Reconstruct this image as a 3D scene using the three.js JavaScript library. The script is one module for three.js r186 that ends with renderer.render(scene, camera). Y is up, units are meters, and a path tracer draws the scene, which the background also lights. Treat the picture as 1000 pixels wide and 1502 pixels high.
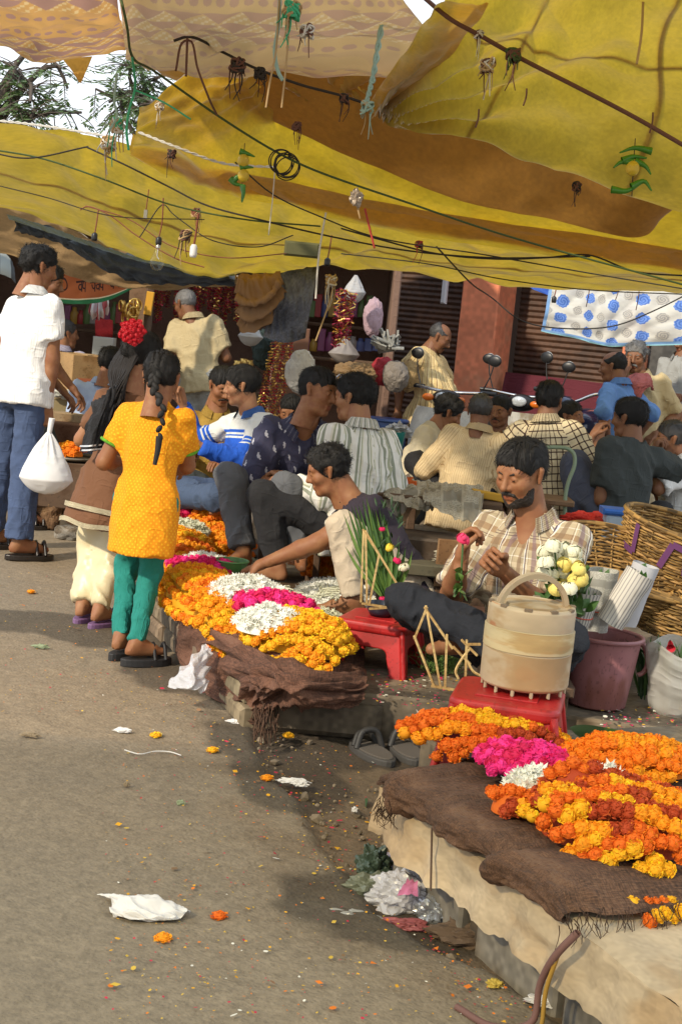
import * as THREE from 'three';
import { mergeGeometries } from 'three/addons/utils/BufferGeometryUtils.js';
import { ImprovedNoise } from 'three/addons/math/ImprovedNoise.js';

// ------------------------------------------------------------------ camera, sky, sun, exposure
const scene = new THREE.Scene();
const EYE = 1.4, FPX = 2150, TILT = Math.atan(275 / FPX), ROLL = Math.atan(0.098);
const camera = new THREE.PerspectiveCamera(2 * Math.atan(751 / FPX) * 180 / Math.PI, 681 / 1024, 0.1, 400);
const FW = new THREE.Vector3(0, -Math.sin(TILT), -Math.cos(TILT));
const UP0 = new THREE.Vector3(0, Math.cos(TILT), -Math.sin(TILT));
camera.position.set(0, EYE, 0);
camera.up.copy(UP0).multiplyScalar(Math.cos(ROLL)).addScaledVector(new THREE.Vector3(1, 0, 0), -Math.sin(ROLL));
camera.lookAt(camera.position.clone().add(FW));
camera.updateMatrixWorld();

const SUN_AZ = 42, SUN_EL = 34;                       // degrees left of straight behind the camera, and up
const sunDir = new THREE.Vector3(-Math.sin(SUN_AZ * Math.PI / 180) * Math.cos(SUN_EL * Math.PI / 180), Math.sin(SUN_EL * Math.PI / 180), Math.cos(SUN_AZ * Math.PI / 180) * Math.cos(SUN_EL * Math.PI / 180));
{
  const w = 256, h = 128, d = new Float32Array(w * h * 4);
  for (let j = 0; j < h; j++) for (let i = 0; i < w; i++) {
    const el = ((j + 0.5) / h - 0.5) * Math.PI, k = Math.pow(Math.max(0, Math.sin(el)), 0.6), o = (j * w + i) * 4;
    // hazy white air, a little bluer overhead
    d[o] = 1.02 - 0.34 * k; d[o + 1] = 1.04 - 0.22 * k; d[o + 2] = 1.06 - 0.06 * k; d[o + 3] = 1;
    if (el < 0) { d[o] = 0.42; d[o + 1] = 0.4; d[o + 2] = 0.36; }
  }
  const sky = new THREE.DataTexture(d, w, h, THREE.RGBAFormat, THREE.FloatType);
  sky.mapping = THREE.EquirectangularReflectionMapping; sky.magFilter = THREE.LinearFilter; sky.minFilter = THREE.LinearFilter; sky.needsUpdate = true;
  scene.background = sky; scene.environment = sky;
}
scene.backgroundIntensity = 1; scene.environmentIntensity = 1;
const sun = new THREE.DirectionalLight(new THREE.Color().setRGB(1, 0.88, 0.7), 2.95);
sun.position.copy(sunDir).multiplyScalar(40).add(new THREE.Vector3(0, 0, -7)); sun.target.position.set(0, 0, -7);
sun.castShadow = true; sun.shadow.mapSize.set(4096, 4096); sun.shadow.radius = 4;
Object.assign(sun.shadow.camera, { left: -16, right: 16, top: 16, bottom: -16, near: 1, far: 90 });
scene.add(sun, sun.target);

const renderer = new THREE.WebGLRenderer({ antialias: true });
renderer.setSize(681, 1024);
renderer.shadowMap.enabled = true;
renderer.toneMapping = THREE.LinearToneMapping;
renderer.toneMappingExposure = 1.36;
// ------------------------------------------------------------------ helpers
let seed = 7;
const rnd = (a = 1, b) => { seed = (seed * 1664525 + 1013904223) >>> 0; const r = seed / 4294967296; return b === undefined ? r * a : a + r * (b - a); };
const reseed = s => { seed = s >>> 0; rnd(); rnd(); };
const V = (x, y, z) => new THREE.Vector3(x, y, z);
const clamp = (x, a = 0, b = 1) => Math.min(b, Math.max(a, x));
const lerp = (a, b, t) => a + (b - a) * t;
const sstep = (a, b, x) => { const t = clamp((x - a) / (b - a)); return t * t * (3 - 2 * t); };
const noise = new ImprovedNoise();
const N = (x, y, z = 0) => noise.noise(x + 31.7, y + 17.3, z + 5.1);
const fbm = (x, y, z = 0, o = 4) => { let s = 0, a = 0.5; for (let i = 0; i < o; i++) { s += a * N(x, y, z); x *= 2.03; y *= 2.03; z *= 2.03; a *= 0.5; } return s; };
// a place in the market: along the line of sight of a point of the survey photograph, at a depth in metres or at a height
const cR = Math.cos(ROLL), sR = Math.sin(ROLL);
function sight(px, py) { const dx = px - 500, dy = py - 751, h = cR * dx + sR * dy, v = -sR * dx + cR * dy; return V(h / FPX, 0, 0).add(FW).addScaledVector(UP0, -v / FPX); }
function P(px, py, d) { return V(0, EYE, 0).addScaledVector(sight(px, py), d); }
function G(px, py, y = 0) { const r = sight(px, py); return V(0, EYE, 0).addScaledVector(r, (y - EYE) / r.y); }

const names = {};
const numbered = n => { const k = names[n] = (names[n] ?? -1) + 1; return k ? n + '_' + String(k).padStart(3, '0') : n; };
function shade(o) { o.traverse(m => { if (m.isMesh) { m.castShadow = true; m.receiveShadow = true; } }); return o; }
function thing(name, label, category, pos, group, turn = 0) {
  const o = new THREE.Group(); o.name = numbered(name); o.userData = { label, category }; if (group) o.userData.group = group;
  if (pos) o.position.copy(pos); o.rotation.y = turn; scene.add(o); return o;
}
function mesh(name, geo, mat, parent) { const m = new THREE.Mesh(Array.isArray(geo) ? merge(geo) : geo, mat); m.name = name; m.castShadow = m.receiveShadow = true; if (parent) parent.add(m); return m; }
function single(name, label, category, geo, mat, pos, group) { const m = mesh(numbered(name), geo, mat); m.userData = { label, category }; if (group) m.userData.group = group; if (pos) m.position.copy(pos); scene.add(m); return m; }
function struct(name, geo, mat) { const m = mesh(numbered(name), geo, mat); m.userData = { kind: 'structure' }; scene.add(m); return m; }
function copyOf(o, label) { const c = o.clone(); c.name = numbered(o.name.replace(/_\d{3}$/, '')); c.userData = { ...o.userData }; if (label) c.userData.label = label; scene.add(c); return c; }

function merge(list) {
  const keys = ['position', 'normal', 'uv', 'color'];
  const has = keys.map(k => list.some(g => g.attributes[k]));
  return mergeGeometries(list.map(g0 => {
    const g = g0.index ? g0.toNonIndexed() : g0.clone();
    for (const k of Object.keys(g.attributes)) if (!keys.includes(k)) g.deleteAttribute(k);
    const n = g.attributes.position.count;
    if (!g.attributes.normal) g.computeVertexNormals();
    if (has[2] && !g.attributes.uv) g.setAttribute('uv', new THREE.BufferAttribute(new Float32Array(n * 2), 2));
    if (has[3] && !g.attributes.color) g.setAttribute('color', new THREE.BufferAttribute(new Float32Array(n * 3).fill(1), 3));
    g.morphAttributes = {}; g.clearGroups(); return g;
  }));
}
const place = (g, x = 0, y = 0, z = 0, rx = 0, ry = 0, rz = 0, s = 1) => { const m = new THREE.Matrix4().compose(V(x, y, z), new THREE.Quaternion().setFromEuler(new THREE.Euler(rx, ry, rz)), Array.isArray(s) ? V(...s) : V(s, s, s)); return g.clone().applyMatrix4(m); };
function box(w, h, d, b = 0.004) {            // a box with chamfered edges
  b = Math.min(b, w / 3, h / 3, d / 3);
  const s = new THREE.Shape(), x = w / 2 - b, y = h / 2 - b; s.moveTo(-x, -y); s.lineTo(x, -y); s.lineTo(x, y); s.lineTo(-x, y);
  const g = new THREE.ExtrudeGeometry(s, { depth: d - 2 * b, bevelEnabled: true, bevelThickness: b, bevelSize: b, bevelSegments: 1, steps: 1 });
  g.translate(0, 0, -(d - 2 * b) / 2); return g;
}
function tube(pts, r, seg = 6, n) { const c = new THREE.CatmullRomCurve3(pts); return new THREE.TubeGeometry(c, n || Math.max(4, pts.length * 4), r, seg, false); }
function taper(pts, r0, r1, seg = 6, n = 12) {
  const c = new THREE.CatmullRomCurve3(pts), g = new THREE.TubeGeometry(c, n, 1, seg, false), p = g.attributes.position;
  const cs = []; for (let i = 0; i <= n; i++) cs.push(c.getPointAt(i / n));
  for (let i = 0; i < p.count; i++) { const k = Math.floor(i / (seg + 1)), q = cs[k], r = lerp(r0, r1, k / n); p.setXYZ(i, q.x + (p.getX(i) - q.x) * r, q.y + (p.getY(i) - q.y) * r, q.z + (p.getZ(i) - q.z) * r); }
  return g;
}
function bar(a, b, w, h = w) { const d = b.clone().sub(a), L = d.length(), g = box(w, h, L, Math.min(w, h) * 0.2); const m = new THREE.Matrix4().lookAt(b, a, Math.abs(d.y) > 0.95 * L ? V(1, 0, 0) : V(0, 1, 0)); m.setPosition(a.clone().add(b).multiplyScalar(0.5)); return g.applyMatrix4(m); }
function lathe(prof, seg = 32) { return new THREE.LatheGeometry(prof.map(p => new THREE.Vector2(p[0], p[1])), seg); }
function tint(g, c) { const n = g.attributes.position.count, a = new Float32Array(n * 3); for (let i = 0; i < n; i++) { const k = typeof c === 'function' ? c(i, g) : c; a[i * 3] = k[0]; a[i * 3 + 1] = k[1]; a[i * 3 + 2] = k[2]; } g.setAttribute('color', new THREE.BufferAttribute(a, 3)); return g; }
function sheetGeo(nu, nv, f, uvs = 1) {        // a surface through f(u, v), uv in metres
  const pos = [], uv = [], idx = [];
  for (let j = 0; j <= nv; j++) for (let i = 0; i <= nu; i++) { const p = f(i / nu, j / nv); pos.push(p.x, p.y, p.z); uv.push(p.u ?? i / nu * uvs, p.v ?? j / nv * uvs); }
  for (let j = 0; j < nv; j++) for (let i = 0; i < nu; i++) { const a = j * (nu + 1) + i, b = a + 1, c = a + nu + 1, d = c + 1; idx.push(a, b, d, a, d, c); }
  const g = new THREE.BufferGeometry(); g.setAttribute('position', new THREE.Float32BufferAttribute(pos, 3)); g.setAttribute('uv', new THREE.Float32BufferAttribute(uv, 2)); g.setIndex(idx); g.computeVertexNormals(); return g;
}
// a cloth spanned over rows of points (Catmull-Rom both ways), creased by wr(u, v) metres
function cr(p0, p1, p2, p3, t) { const a = 2 * p1, b = p2 - p0, c = 2 * p0 - 5 * p1 + 4 * p2 - p3, d = -p0 + 3 * p1 - 3 * p2 + p3; return 0.5 * (a + b * t + c * t * t + d * t * t * t); }
function patchFn(rows) {
  const R = rows.length, C = rows[0].length, g = (r, c) => rows[clamp(r, 0, R - 1)][clamp(c, 0, C - 1)];
  return (u, v) => {
    const x = u * (C - 1), y = v * (R - 1), i = Math.min(C - 2, Math.floor(x)), j = Math.min(R - 2, Math.floor(y)), s = x - i, t = y - j, o = V(0, 0, 0);
    for (const k of ['x', 'y', 'z']) { const q = []; for (let m = -1; m < 3; m++) q.push(cr(g(j + m, i - 1)[k], g(j + m, i)[k], g(j + m, i + 1)[k], g(j + m, i + 2)[k], s)); o[k] = cr(...q, t); }
    return o;
  };
}
function clothFn(rows, wr, lift = 0) {
  const f = patchFn(rows), e = 0.004;
  return (u, v) => {
    const p = f(u, v); if (wr) { const a = f(clamp(u + e), v).sub(f(clamp(u - e), v)), b = f(u, clamp(v + e)).sub(f(u, clamp(v - e))); const n = a.cross(b).normalize(); p.addScaledVector(n, wr(u, v, p) + lift); }
    return p;
  };
}
function clothGeo(rows, nu, nv, wr, scale = [1, 1]) { const f = clothFn(rows, wr); const g = sheetGeo(nu, nv, (u, v) => { const p = f(u, v); p.u = u * scale[0]; p.v = v * scale[1]; return p; }); g.userData = { rows, wr }; return g; }
// a stitched seam: a narrow doubled strip along a line (u0, v0)-(u1, v1) of a cloth
function seamGeo(g, u0, v0, u1, v1, w, lift) { const f = clothFn(g.userData.rows, g.userData.wr, lift), L = Math.hypot(u1 - u0, v1 - v0), nx = -(v1 - v0) / L, ny = (u1 - u0) / L; return sheetGeo(2, 90, (a, t) => f(clamp(lerp(u0, u1, t) + nx * w * (a - 0.5)), clamp(lerp(v0, v1, t) + ny * w * (a - 0.5)))); }

// ---- textures
const texCache = {};
function tex(w, h, f, srgb = true, rep) {
  const d = new Uint8Array(w * h * 4);
  for (let j = 0; j < h; j++) for (let i = 0; i < w; i++) { const c = f(i / w, j / h, i, j), o = (j * w + i) * 4; d[o] = clamp(c[0], 0, 255); d[o + 1] = clamp(c[1], 0, 255); d[o + 2] = clamp(c[2], 0, 255); d[o + 3] = c[3] ?? 255; }
  const t = new THREE.DataTexture(d, w, h); t.wrapS = t.wrapT = THREE.RepeatWrapping; t.magFilter = THREE.LinearFilter; t.minFilter = THREE.LinearMipmapLinearFilter; t.generateMipmaps = true;
  if (srgb) t.colorSpace = THREE.SRGBColorSpace; if (rep) t.repeat.set(...rep); t.needsUpdate = true; return t;
}
const h2 = (i, j, s) => { let n = (Math.imul(i, 374761393) + Math.imul(j, 668265263) + Math.imul(s + 11, 1442695041)) | 0; n = Math.imul(n ^ (n >>> 13), 1274126177); n ^= n >>> 16; return (n >>> 0) / 2147483648 - 1; };
const tn = (x, y, per, s = 0) => { // tiling noise over the unit square, per cells a side
  per = Math.max(2, Math.round(per / 2)); s = Math.round(s * 10); const X = x * per, Y = y * per, i = Math.floor(X), j = Math.floor(Y), u = X - i, v = Y - j, w = k => ((k % per) + per) % per, q = t => t * t * t * (t * (t * 6 - 15) + 10), a = q(u), b = q(v);
  return 0.8 * lerp(lerp(h2(w(i), w(j), s), h2(w(i + 1), w(j), s), a), lerp(h2(w(i), w(j + 1), s), h2(w(i + 1), w(j + 1), s), a), b); };
const tfbm = (x, y, per, s = 0, o = 4) => { let v = 0, a = 0.5; for (let i = 0; i < o; i++) { v += a * tn(x, y, per, s + i * 1.7); per *= 2.1; a *= 0.55; } return v; };
const weaveBump = tex(128, 128, (u, v) => { const a = Math.sin(u * 6.2832 * 32) * 0.5 + Math.sin(v * 6.2832 * 32) * 0.5, n = tfbm(u, v, 10, 3) * 90; const g = 128 + a * 34 + n; return [g, g, g]; }, false);
const roughBump = tex(256, 256, (u, v) => { const g = 128 + tfbm(u, v, 12, 1, 5) * 190; return [g, g, g]; }, false);
const L3 = (r, g, b) => new THREE.Color().setRGB(r, g, b);
function M(c, rough = 0.8, o = {}) { const m = new THREE.MeshStandardMaterial({ color: c.isColor ? c : new THREE.Color(c), roughness: rough, ...o }); if (!o.side) m.side = THREE.DoubleSide; return m; }
const creaseBump = tex(512, 512, (u, v) => { const r = (p, s) => 1 - Math.min(1, Math.abs(tn(u + 0.06 * tn(u, v, 8, s + 4), v, p, s)) * 4.5); const k = 90 + 70 * r(12, 3) + 55 * r(22, 9) + 34 * tfbm(u, v, 30, 5, 3) + 12 * tn(u, v, 250, 2); return [k, k, k]; }, false, [2.2, 2.2]);
function fabric(c, o = {}) { const { bump = 0.007, ...r } = o; return M(c, 0.9, { bumpMap: creaseBump, bumpScale: bump, ...r }); }
function thin(c, t = 0.4, o = {}) { return new THREE.MeshPhysicalMaterial({ color: c.isColor ? c : new THREE.Color(c), roughness: 1, transmission: t, thickness: 0, side: THREE.DoubleSide, ...o }); }

// ---- meshing a distance field (surface nets), with blocks far from the surface skipped
function nets(f, lo, hi, h, grad = true) {
  const nx = Math.ceil((hi[0] - lo[0]) / h) + 2, ny = Math.ceil((hi[1] - lo[1]) / h) + 2, nz = Math.ceil((hi[2] - lo[2]) / h) + 2, B = 5;
  const val = new Float32Array(nx * ny * nz), done = new Uint8Array(nx * ny * nz);
  const rad = B * h * 0.8661 * 1.5 + 0.012;
  for (let bz = 0; bz < nz; bz += B) for (let by = 0; by < ny; by += B) for (let bx = 0; bx < nx; bx += B) {
    const d = f(lo[0] + (bx + B / 2) * h, lo[1] + (by + B / 2) * h, lo[2] + (bz + B / 2) * h), near = Math.abs(d) < rad;
    for (let z = bz; z <= Math.min(bz + B, nz - 1); z++) for (let y = by; y <= Math.min(by + B, ny - 1); y++) for (let x = bx; x <= Math.min(bx + B, nx - 1); x++) {
      const i = (z * ny + y) * nx + x; if (done[i] === 2) continue;
      if (near) { val[i] = f(lo[0] + x * h, lo[1] + y * h, lo[2] + z * h); done[i] = 2; } else if (!done[i]) { val[i] = d; done[i] = 1; }
    }
  }
  const vid = new Int32Array(nx * ny * nz).fill(-1), pos = [], idx = [];
  const off = [0, 1, nx, nx + 1, nx * ny, nx * ny + 1, nx * ny + nx, nx * ny + nx + 1], E = [[0, 1], [0, 2], [0, 4], [1, 3], [1, 5], [2, 3], [2, 6], [3, 7], [4, 5], [4, 6], [5, 7], [6, 7]];
  for (let z = 0; z < nz - 1; z++) for (let y = 0; y < ny - 1; y++) for (let x = 0; x < nx - 1; x++) {
    const i = (z * ny + y) * nx + x; let m = 0; for (let k = 0; k < 8; k++) if (val[i + off[k]] < 0) m |= 1 << k;
    if (m === 0 || m === 255) continue;
    let sx = 0, sy = 0, sz = 0, n = 0;
    for (const [a, b] of E) { if (((m >> a) & 1) === ((m >> b) & 1)) continue; const va = val[i + off[a]], vb = val[i + off[b]], t = va / (va - vb); sx += (a & 1) + ((b & 1) - (a & 1)) * t; sy += ((a >> 1) & 1) + (((b >> 1) & 1) - ((a >> 1) & 1)) * t; sz += (a >> 2) + ((b >> 2) - (a >> 2)) * t; n++; }
    vid[i] = pos.length / 3; pos.push(lo[0] + (x + sx / n) * h, lo[1] + (y + sy / n) * h, lo[2] + (z + sz / n) * h);
  }
  const quad = (a, b, c, d, flip) => { if (a < 0 || b < 0 || c < 0 || d < 0) return; if (flip) idx.push(a, c, b, a, d, c); else idx.push(a, b, c, a, c, d); };
  for (let z = 1; z < nz - 1; z++) for (let y = 1; y < ny - 1; y++) for (let x = 1; x < nx - 1; x++) {
    const i = (z * ny + y) * nx + x, s = val[i] < 0;
    if (s !== (val[i + 1] < 0)) quad(vid[i - nx - nx * ny], vid[i - nx * ny], vid[i], vid[i - nx], !s);
    if (s !== (val[i + nx] < 0)) quad(vid[i - 1 - nx * ny], vid[i - 1], vid[i], vid[i - nx * ny], !s);
    if (s !== (val[i + nx * ny] < 0)) quad(vid[i - 1 - nx], vid[i - nx], vid[i], vid[i - 1], !s);
  }
  if (!grad) { const g = new THREE.BufferGeometry(); g.setAttribute('position', new THREE.Float32BufferAttribute(pos, 3)); g.setIndex(idx); g.computeVertexNormals(); return g; }
  const nor = new Float32Array(pos.length), e = h * 0.6;
  for (let i = 0; i < pos.length; i += 3) { const x = pos[i], y = pos[i + 1], z = pos[i + 2]; let a = f(x + e, y, z) - f(x - e, y, z), b = f(x, y + e, z) - f(x, y - e, z), c = f(x, y, z + e) - f(x, y, z - e); const l = Math.hypot(a, b, c) || 1; nor[i] = a / l; nor[i + 1] = b / l; nor[i + 2] = c / l; }
  const g = new THREE.BufferGeometry(); g.setAttribute('position', new THREE.Float32BufferAttribute(pos, 3)); g.setAttribute('normal', new THREE.BufferAttribute(nor, 3)); g.setIndex(idx); return g;
}
const smin = (a, b, k) => { const h = Math.max(k - Math.abs(a - b), 0) / k; return Math.min(a, b) - h * h * k * 0.25; };
const smax = (a, b, k) => -smin(-a, -b, k);
function cone(a, b, r1, r2) {                    // distance to a tapered capsule
  const ax = a.x, ay = a.y, az = a.z, dx = b.x - ax, dy = b.y - ay, dz = b.z - az, l2 = dx * dx + dy * dy + dz * dz || 1e-9;
  return (x, y, z) => { const px = x - ax, py = y - ay, pz = z - az, t = clamp((px * dx + py * dy + pz * dz) / l2); return Math.hypot(px - dx * t, py - dy * t, pz - dz * t) - (r1 + (r2 - r1) * t); };
}
const ell = (cx, cy, cz, rx, ry, rz) => (x, y, z) => { const a = (x - cx) / rx, b = (y - cy) / ry, c = (z - cz) / rz, k = Math.hypot(a, b, c); return (k - 1) * Math.min(rx, ry, rz) * (k > 1 ? 1 : 1); };
// a crumpled bag or paper
function crumple(rx, ry, rz, s, amp = 0.35, det = 12, flat = true) {
  const g = new THREE.IcosahedronGeometry(1, det), p = g.attributes.position;
  for (let i = 0; i < p.count; i++) {
    const x = p.getX(i), y = p.getY(i), z = p.getZ(i);
    const k = 1 + amp * (Math.abs(N(x * 1.6 + s, y * 1.6, z * 1.6)) * 2 - 0.6) + amp * 0.5 * (Math.abs(N(x * 4 + s, y * 4 - s, z * 4)) * 2 - 0.5);
    let Y = y * k * ry; if (flat) Y = Math.max(-ry * 0.35, Y) + ry * 0.35;
    p.setXYZ(i, x * k * rx, Y, z * k * rz);
  }
  g.computeVertexNormals(); return g;
}
// ------------------------------------------------------------------ people
const heads = {}, hands = {}, hairs = {};
function headField(o = {}) {
  const w = o.wide ?? 1, jaw = o.jaw ?? 1, nose = o.nose ?? 1;
  const add = [
    [ell(0, 0.032, -0.012, 0.074 * w, 0.083, 0.095), 0.02],
    [ell(0, -0.036, 0.026, 0.057 * w * jaw, 0.079, 0.065), 0.035],
    [cone(V(-0.03 * jaw, -0.088, 0.035), V(0.03 * jaw, -0.088, 0.035), 0.022, 0.022), 0.03],
    [cone(V(-0.009, -0.1, 0.066), V(0.009, -0.1, 0.066), 0.017, 0.017), 0.025],
    [cone(V(-0.043, -0.024, 0.056), V(-0.043, -0.024, 0.058), 0.022, 0.022), 0.025],
    [cone(V(0.043, -0.024, 0.056), V(0.043, -0.024, 0.058), 0.022, 0.022), 0.025],
    [cone(V(-0.042, 0.026, 0.071), V(0.042, 0.026, 0.071), 0.0125, 0.0125), 0.018],
    [cone(V(0, 0.016, 0.085), V(0, -0.026, 0.106 * nose), 0.0075, 0.0125), 0.013],
    [cone(V(-0.011, -0.032, 0.092), V(0.011, -0.032, 0.092), 0.0095, 0.0095), 0.01],
  ];
  const sock = [cone(V(-0.031, 0.003, 0.1), V(-0.031, 0.003, 0.11), 0.0165, 0.02), cone(V(0.031, 0.003, 0.1), V(0.031, 0.003, 0.11), 0.0165, 0.02)];
  const lids = [cone(V(-0.032, 0.004, 0.0755), V(-0.03, 0.004, 0.0755), 0.0145, 0.0145), cone(V(0.03, 0.004, 0.0755), V(0.032, 0.004, 0.0755), 0.0145, 0.0145)];
  const lipU = cone(V(-0.019, -0.0625, 0.084), V(0.019, -0.0625, 0.084), 0.0065, 0.0065), lipL = cone(V(-0.015, -0.0735, 0.083), V(0.015, -0.0735, 0.083), 0.0078, 0.0078);
  const earL = cone(V(0.078 * w, 0.018, -0.012), V(0.075 * w, -0.026, 0.0), 0.014, 0.009), earR = cone(V(-0.078 * w, 0.018, -0.012), V(-0.075 * w, -0.026, 0.0), 0.014, 0.009);
  const neck = cone(V(0, -0.06, -0.022), V(0, -0.21, -0.045), 0.052, 0.06);
  return (x, y, z) => {
    let d = 1; for (const [f, k] of add) d = smin(d, f(x, y, z), k);
    d = smin(d, neck(x, y, z), 0.035);
    d = smax(d, -sock[0](x, y, z), 0.012); d = smax(d, -sock[1](x, y, z), 0.012);
    d = smin(d, lids[0](x, y, z), 0.004); d = smin(d, lids[1](x, y, z), 0.004);
    d = smin(d, lipU(x, y, z), 0.007); d = smin(d, lipL(x, y, z), 0.007);
    const ea = Math.max(x > 0 ? earL(x, y, z) : earR(x, y, z), Math.abs(Math.abs(x) - 0.083 * w) - 0.008);
    return smin(d, ea, 0.008);
  };
}
function headGeo(kind) {
  if (heads[kind]) return heads[kind];
  const o = { man: {}, broad: { wide: 1.07, jaw: 1.12, nose: 1.03 }, thin: { wide: 0.95, jaw: 0.9 }, girl: { wide: 0.98, jaw: 0.88, nose: 0.96 } }[kind];
  const f = headField(o), g = nets(f, [-0.11, -0.2, -0.13], [0.11, 0.135, 0.135], 0.004), p = g.attributes.position;
  tint(g, i => {
    const x = p.getX(i), y = p.getY(i), z = p.getZ(i), ax = Math.abs(x);
    if (z > 0.06) {
      const ex = (ax - 0.031) / 0.0135, ey = (y + 0.001) / 0.0034;
      if (ex * ex + ey * ey < 1) return Math.hypot(ax - 0.031, y) < 0.0062 ? [0.03, 0.02, 0.015] : [1.7, 1.9, 2.3];
      if (Math.abs(y + 0.068) < 0.0125 && ax < 0.024 - Math.abs(y + 0.068) * 0.7 && z > 0.075) return Math.abs(y + 0.068) < 0.0018 ? [0.3, 0.22, 0.22] : [0.88, 0.6, 0.62];
    }
    const m = 1 + 0.16 * N(x * 40, y * 40, z * 40) + 0.1 * N(x * 110, y * 110, z * 110); return [m, m * m * 0.99, m * m * 0.98];
  });
  return heads[kind] = { g, f };
}
// hair in head space; the hairline, the ears and the nape stay free
function hairGeo(style, kind) {
  const key = style + kind; if (hairs[key]) return hairs[key];
  const o = { short: [0.009, 0.008, 26, 0.068], crop: [0.006, 0.003, 60, 0.066], messy: [0.013, 0.013, 28, 0.062], curly: [0.014, 0.015, 34, 0.06], thick: [0.014, 0.012, 24, 0.066], bald: [0.006, 0.003, 50, 0.092], fringe: [0.015, 0.01, 24, 0.052] }[style];
  const [th, am, fr, line] = o, skull = ell(0, 0.034, -0.014, 0.074 + th, 0.085 + th, 0.097 + th);
  const nrm = V(0, -0.68, 0.733), y0 = line, z0 = 0.088, parting = style === 'bald', curl = style === 'curly' || style === 'messy';
  const f = (x, y, z) => {
    let d = skull(x, y, z) + (curl ? am * (N(x * fr, y * fr * 0.6, z * fr * 0.6) + 0.5 * N(x * fr * 2.3, y * fr, z * fr * 1.2)) : am * (0.8 * N(x * fr * 0.7, y * fr * 0.5, z * fr * 0.5) + 0.75 * N((Math.abs(x) - z * 0.25) * fr * 3.2, y * fr * 0.5, z * fr * 0.3)));
    const wob = 0.012 * N(x * 38, y * 20, 3) + 0.008 * N(x * 90, y * 30, 7);
    const side = Math.max(0, Math.abs(x) - 0.045) * 0.35;
    d = smax(d, nrm.y * (y - y0) + nrm.z * (z - z0) + wob - side * 0.4, 0.008);
    d = smax(d, -(y + 0.078) + wob, 0.012);
    d = smax(d, -(Math.hypot((Math.abs(x) - 0.085) / 0.7, y + 0.004, z - 0.004) - 0.033), 0.006);
    if (parting) d = smax(d, -(Math.hypot(x * 0.9, (y - 0.14) * 0.9, z - 0.03) - 0.088), 0.01);
    return d;
  };
  const shell = nets(f, [-0.12, -0.11, -0.15], [0.12, 0.16, 0.14], 0.0042);
  const p = shell.attributes.position, n = shell.attributes.normal, pos = [], nor = []; reseed(style.length * 77 + 5);
  const curly = style === 'curly' || style === 'messy', cnt = style === 'bald' || style === 'crop' ? 600 : 1500, len = { short: 0.03, crop: 0.012, messy: 0.034, curly: 0.026, thick: 0.045, bald: 0.016, fringe: 0.05 }[style];
  const a = V(0, 0, 0), nn = V(0, 0, 0), d = V(0, 0, 0), w = V(0, 0, 0);
  for (let k = 0; k < cnt; k++) {
    const i = Math.floor(rnd(p.count)); a.fromBufferAttribute(p, i); nn.fromBufferAttribute(n, i); if (nn.dot(V(0, 0.7, -0.7)) < -0.35) continue;
    d.set((a.x > 0.02 ? 0.5 : -0.5) + rnd(-0.25, 0.25), -0.45 + rnd(-0.2, 0.2), a.z > 0 ? 0.55 : -0.35); if (curly) d.set(rnd(-1, 1), rnd(-1, 1), rnd(-1, 1)); d.addScaledVector(nn, -d.dot(nn)).normalize(); w.copy(nn).cross(d);
    const L = len * rnd(0.6, 1.3), wd = 0.0018, lift = (curly ? 0.014 : 0.009) * (rnd() < 0.15 ? 1.9 : 1), pts = []; for (let q = 0; q <= 3; q++) { const t = q / 3, c = a.clone().addScaledVector(d, L * t - L * 0.3).addScaledVector(nn, -0.0015 + lift * Math.sin(t * 2.6) - (curly ? 0.01 * t : 0.014 * t * t)); if (curly) c.addScaledVector(w, 0.008 * Math.sin(t * 5)); const ww = wd * (1 - t * 0.75); pts.push(c.clone().addScaledVector(w, ww), c.clone().addScaledVector(w, -ww)); }
    for (let q = 0; q < 3; q++) for (const ix of [0, 1, 3, 0, 3, 2]) { const v = pts[q * 2 + ix]; pos.push(v.x, v.y, v.z); nor.push(nn.x, nn.y, nn.z); }
  }
  const st = new THREE.BufferGeometry(); st.setAttribute('position', new THREE.Float32BufferAttribute(pos, 3)); st.setAttribute('normal', new THREE.Float32BufferAttribute(nor, 3));
  return hairs[key] = merge([shell, st]);
}
function beardGeo(kind) {
  const key = 'beard' + kind; if (hairs[key]) return hairs[key];
  const hf = headGeo(kind).f;
  const f = (x, y, z) => {
    let d = hf(x, y, z) - 0.0012 - 0.0018 * N(x * 130, y * 130, z * 130);
    const ax = Math.abs(x);
    d = smax(d, y + 0.07 - Math.max(0, ax - 0.05) * 1.5 + Math.max(0, 0.03 - ax) * 0.9 + 0.004 * N(x * 90, y * 90, z * 90), 0.004);           // cheek line
    d = smax(d, -(Math.hypot(ax * 0.62, y + 0.068, (z - 0.09) * 0.5) - 0.0165), 0.004);             // mouth
    d = smax(d, -(y + 0.122), 0.006); d = smax(d, 0.0 - z + 0.002 + ax * 0.1, 0.006);
    return d;
  };
  return hairs[key] = nets(f, [-0.1, -0.135, -0.03], [0.1, 0.03, 0.12], 0.0034);
}
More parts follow.
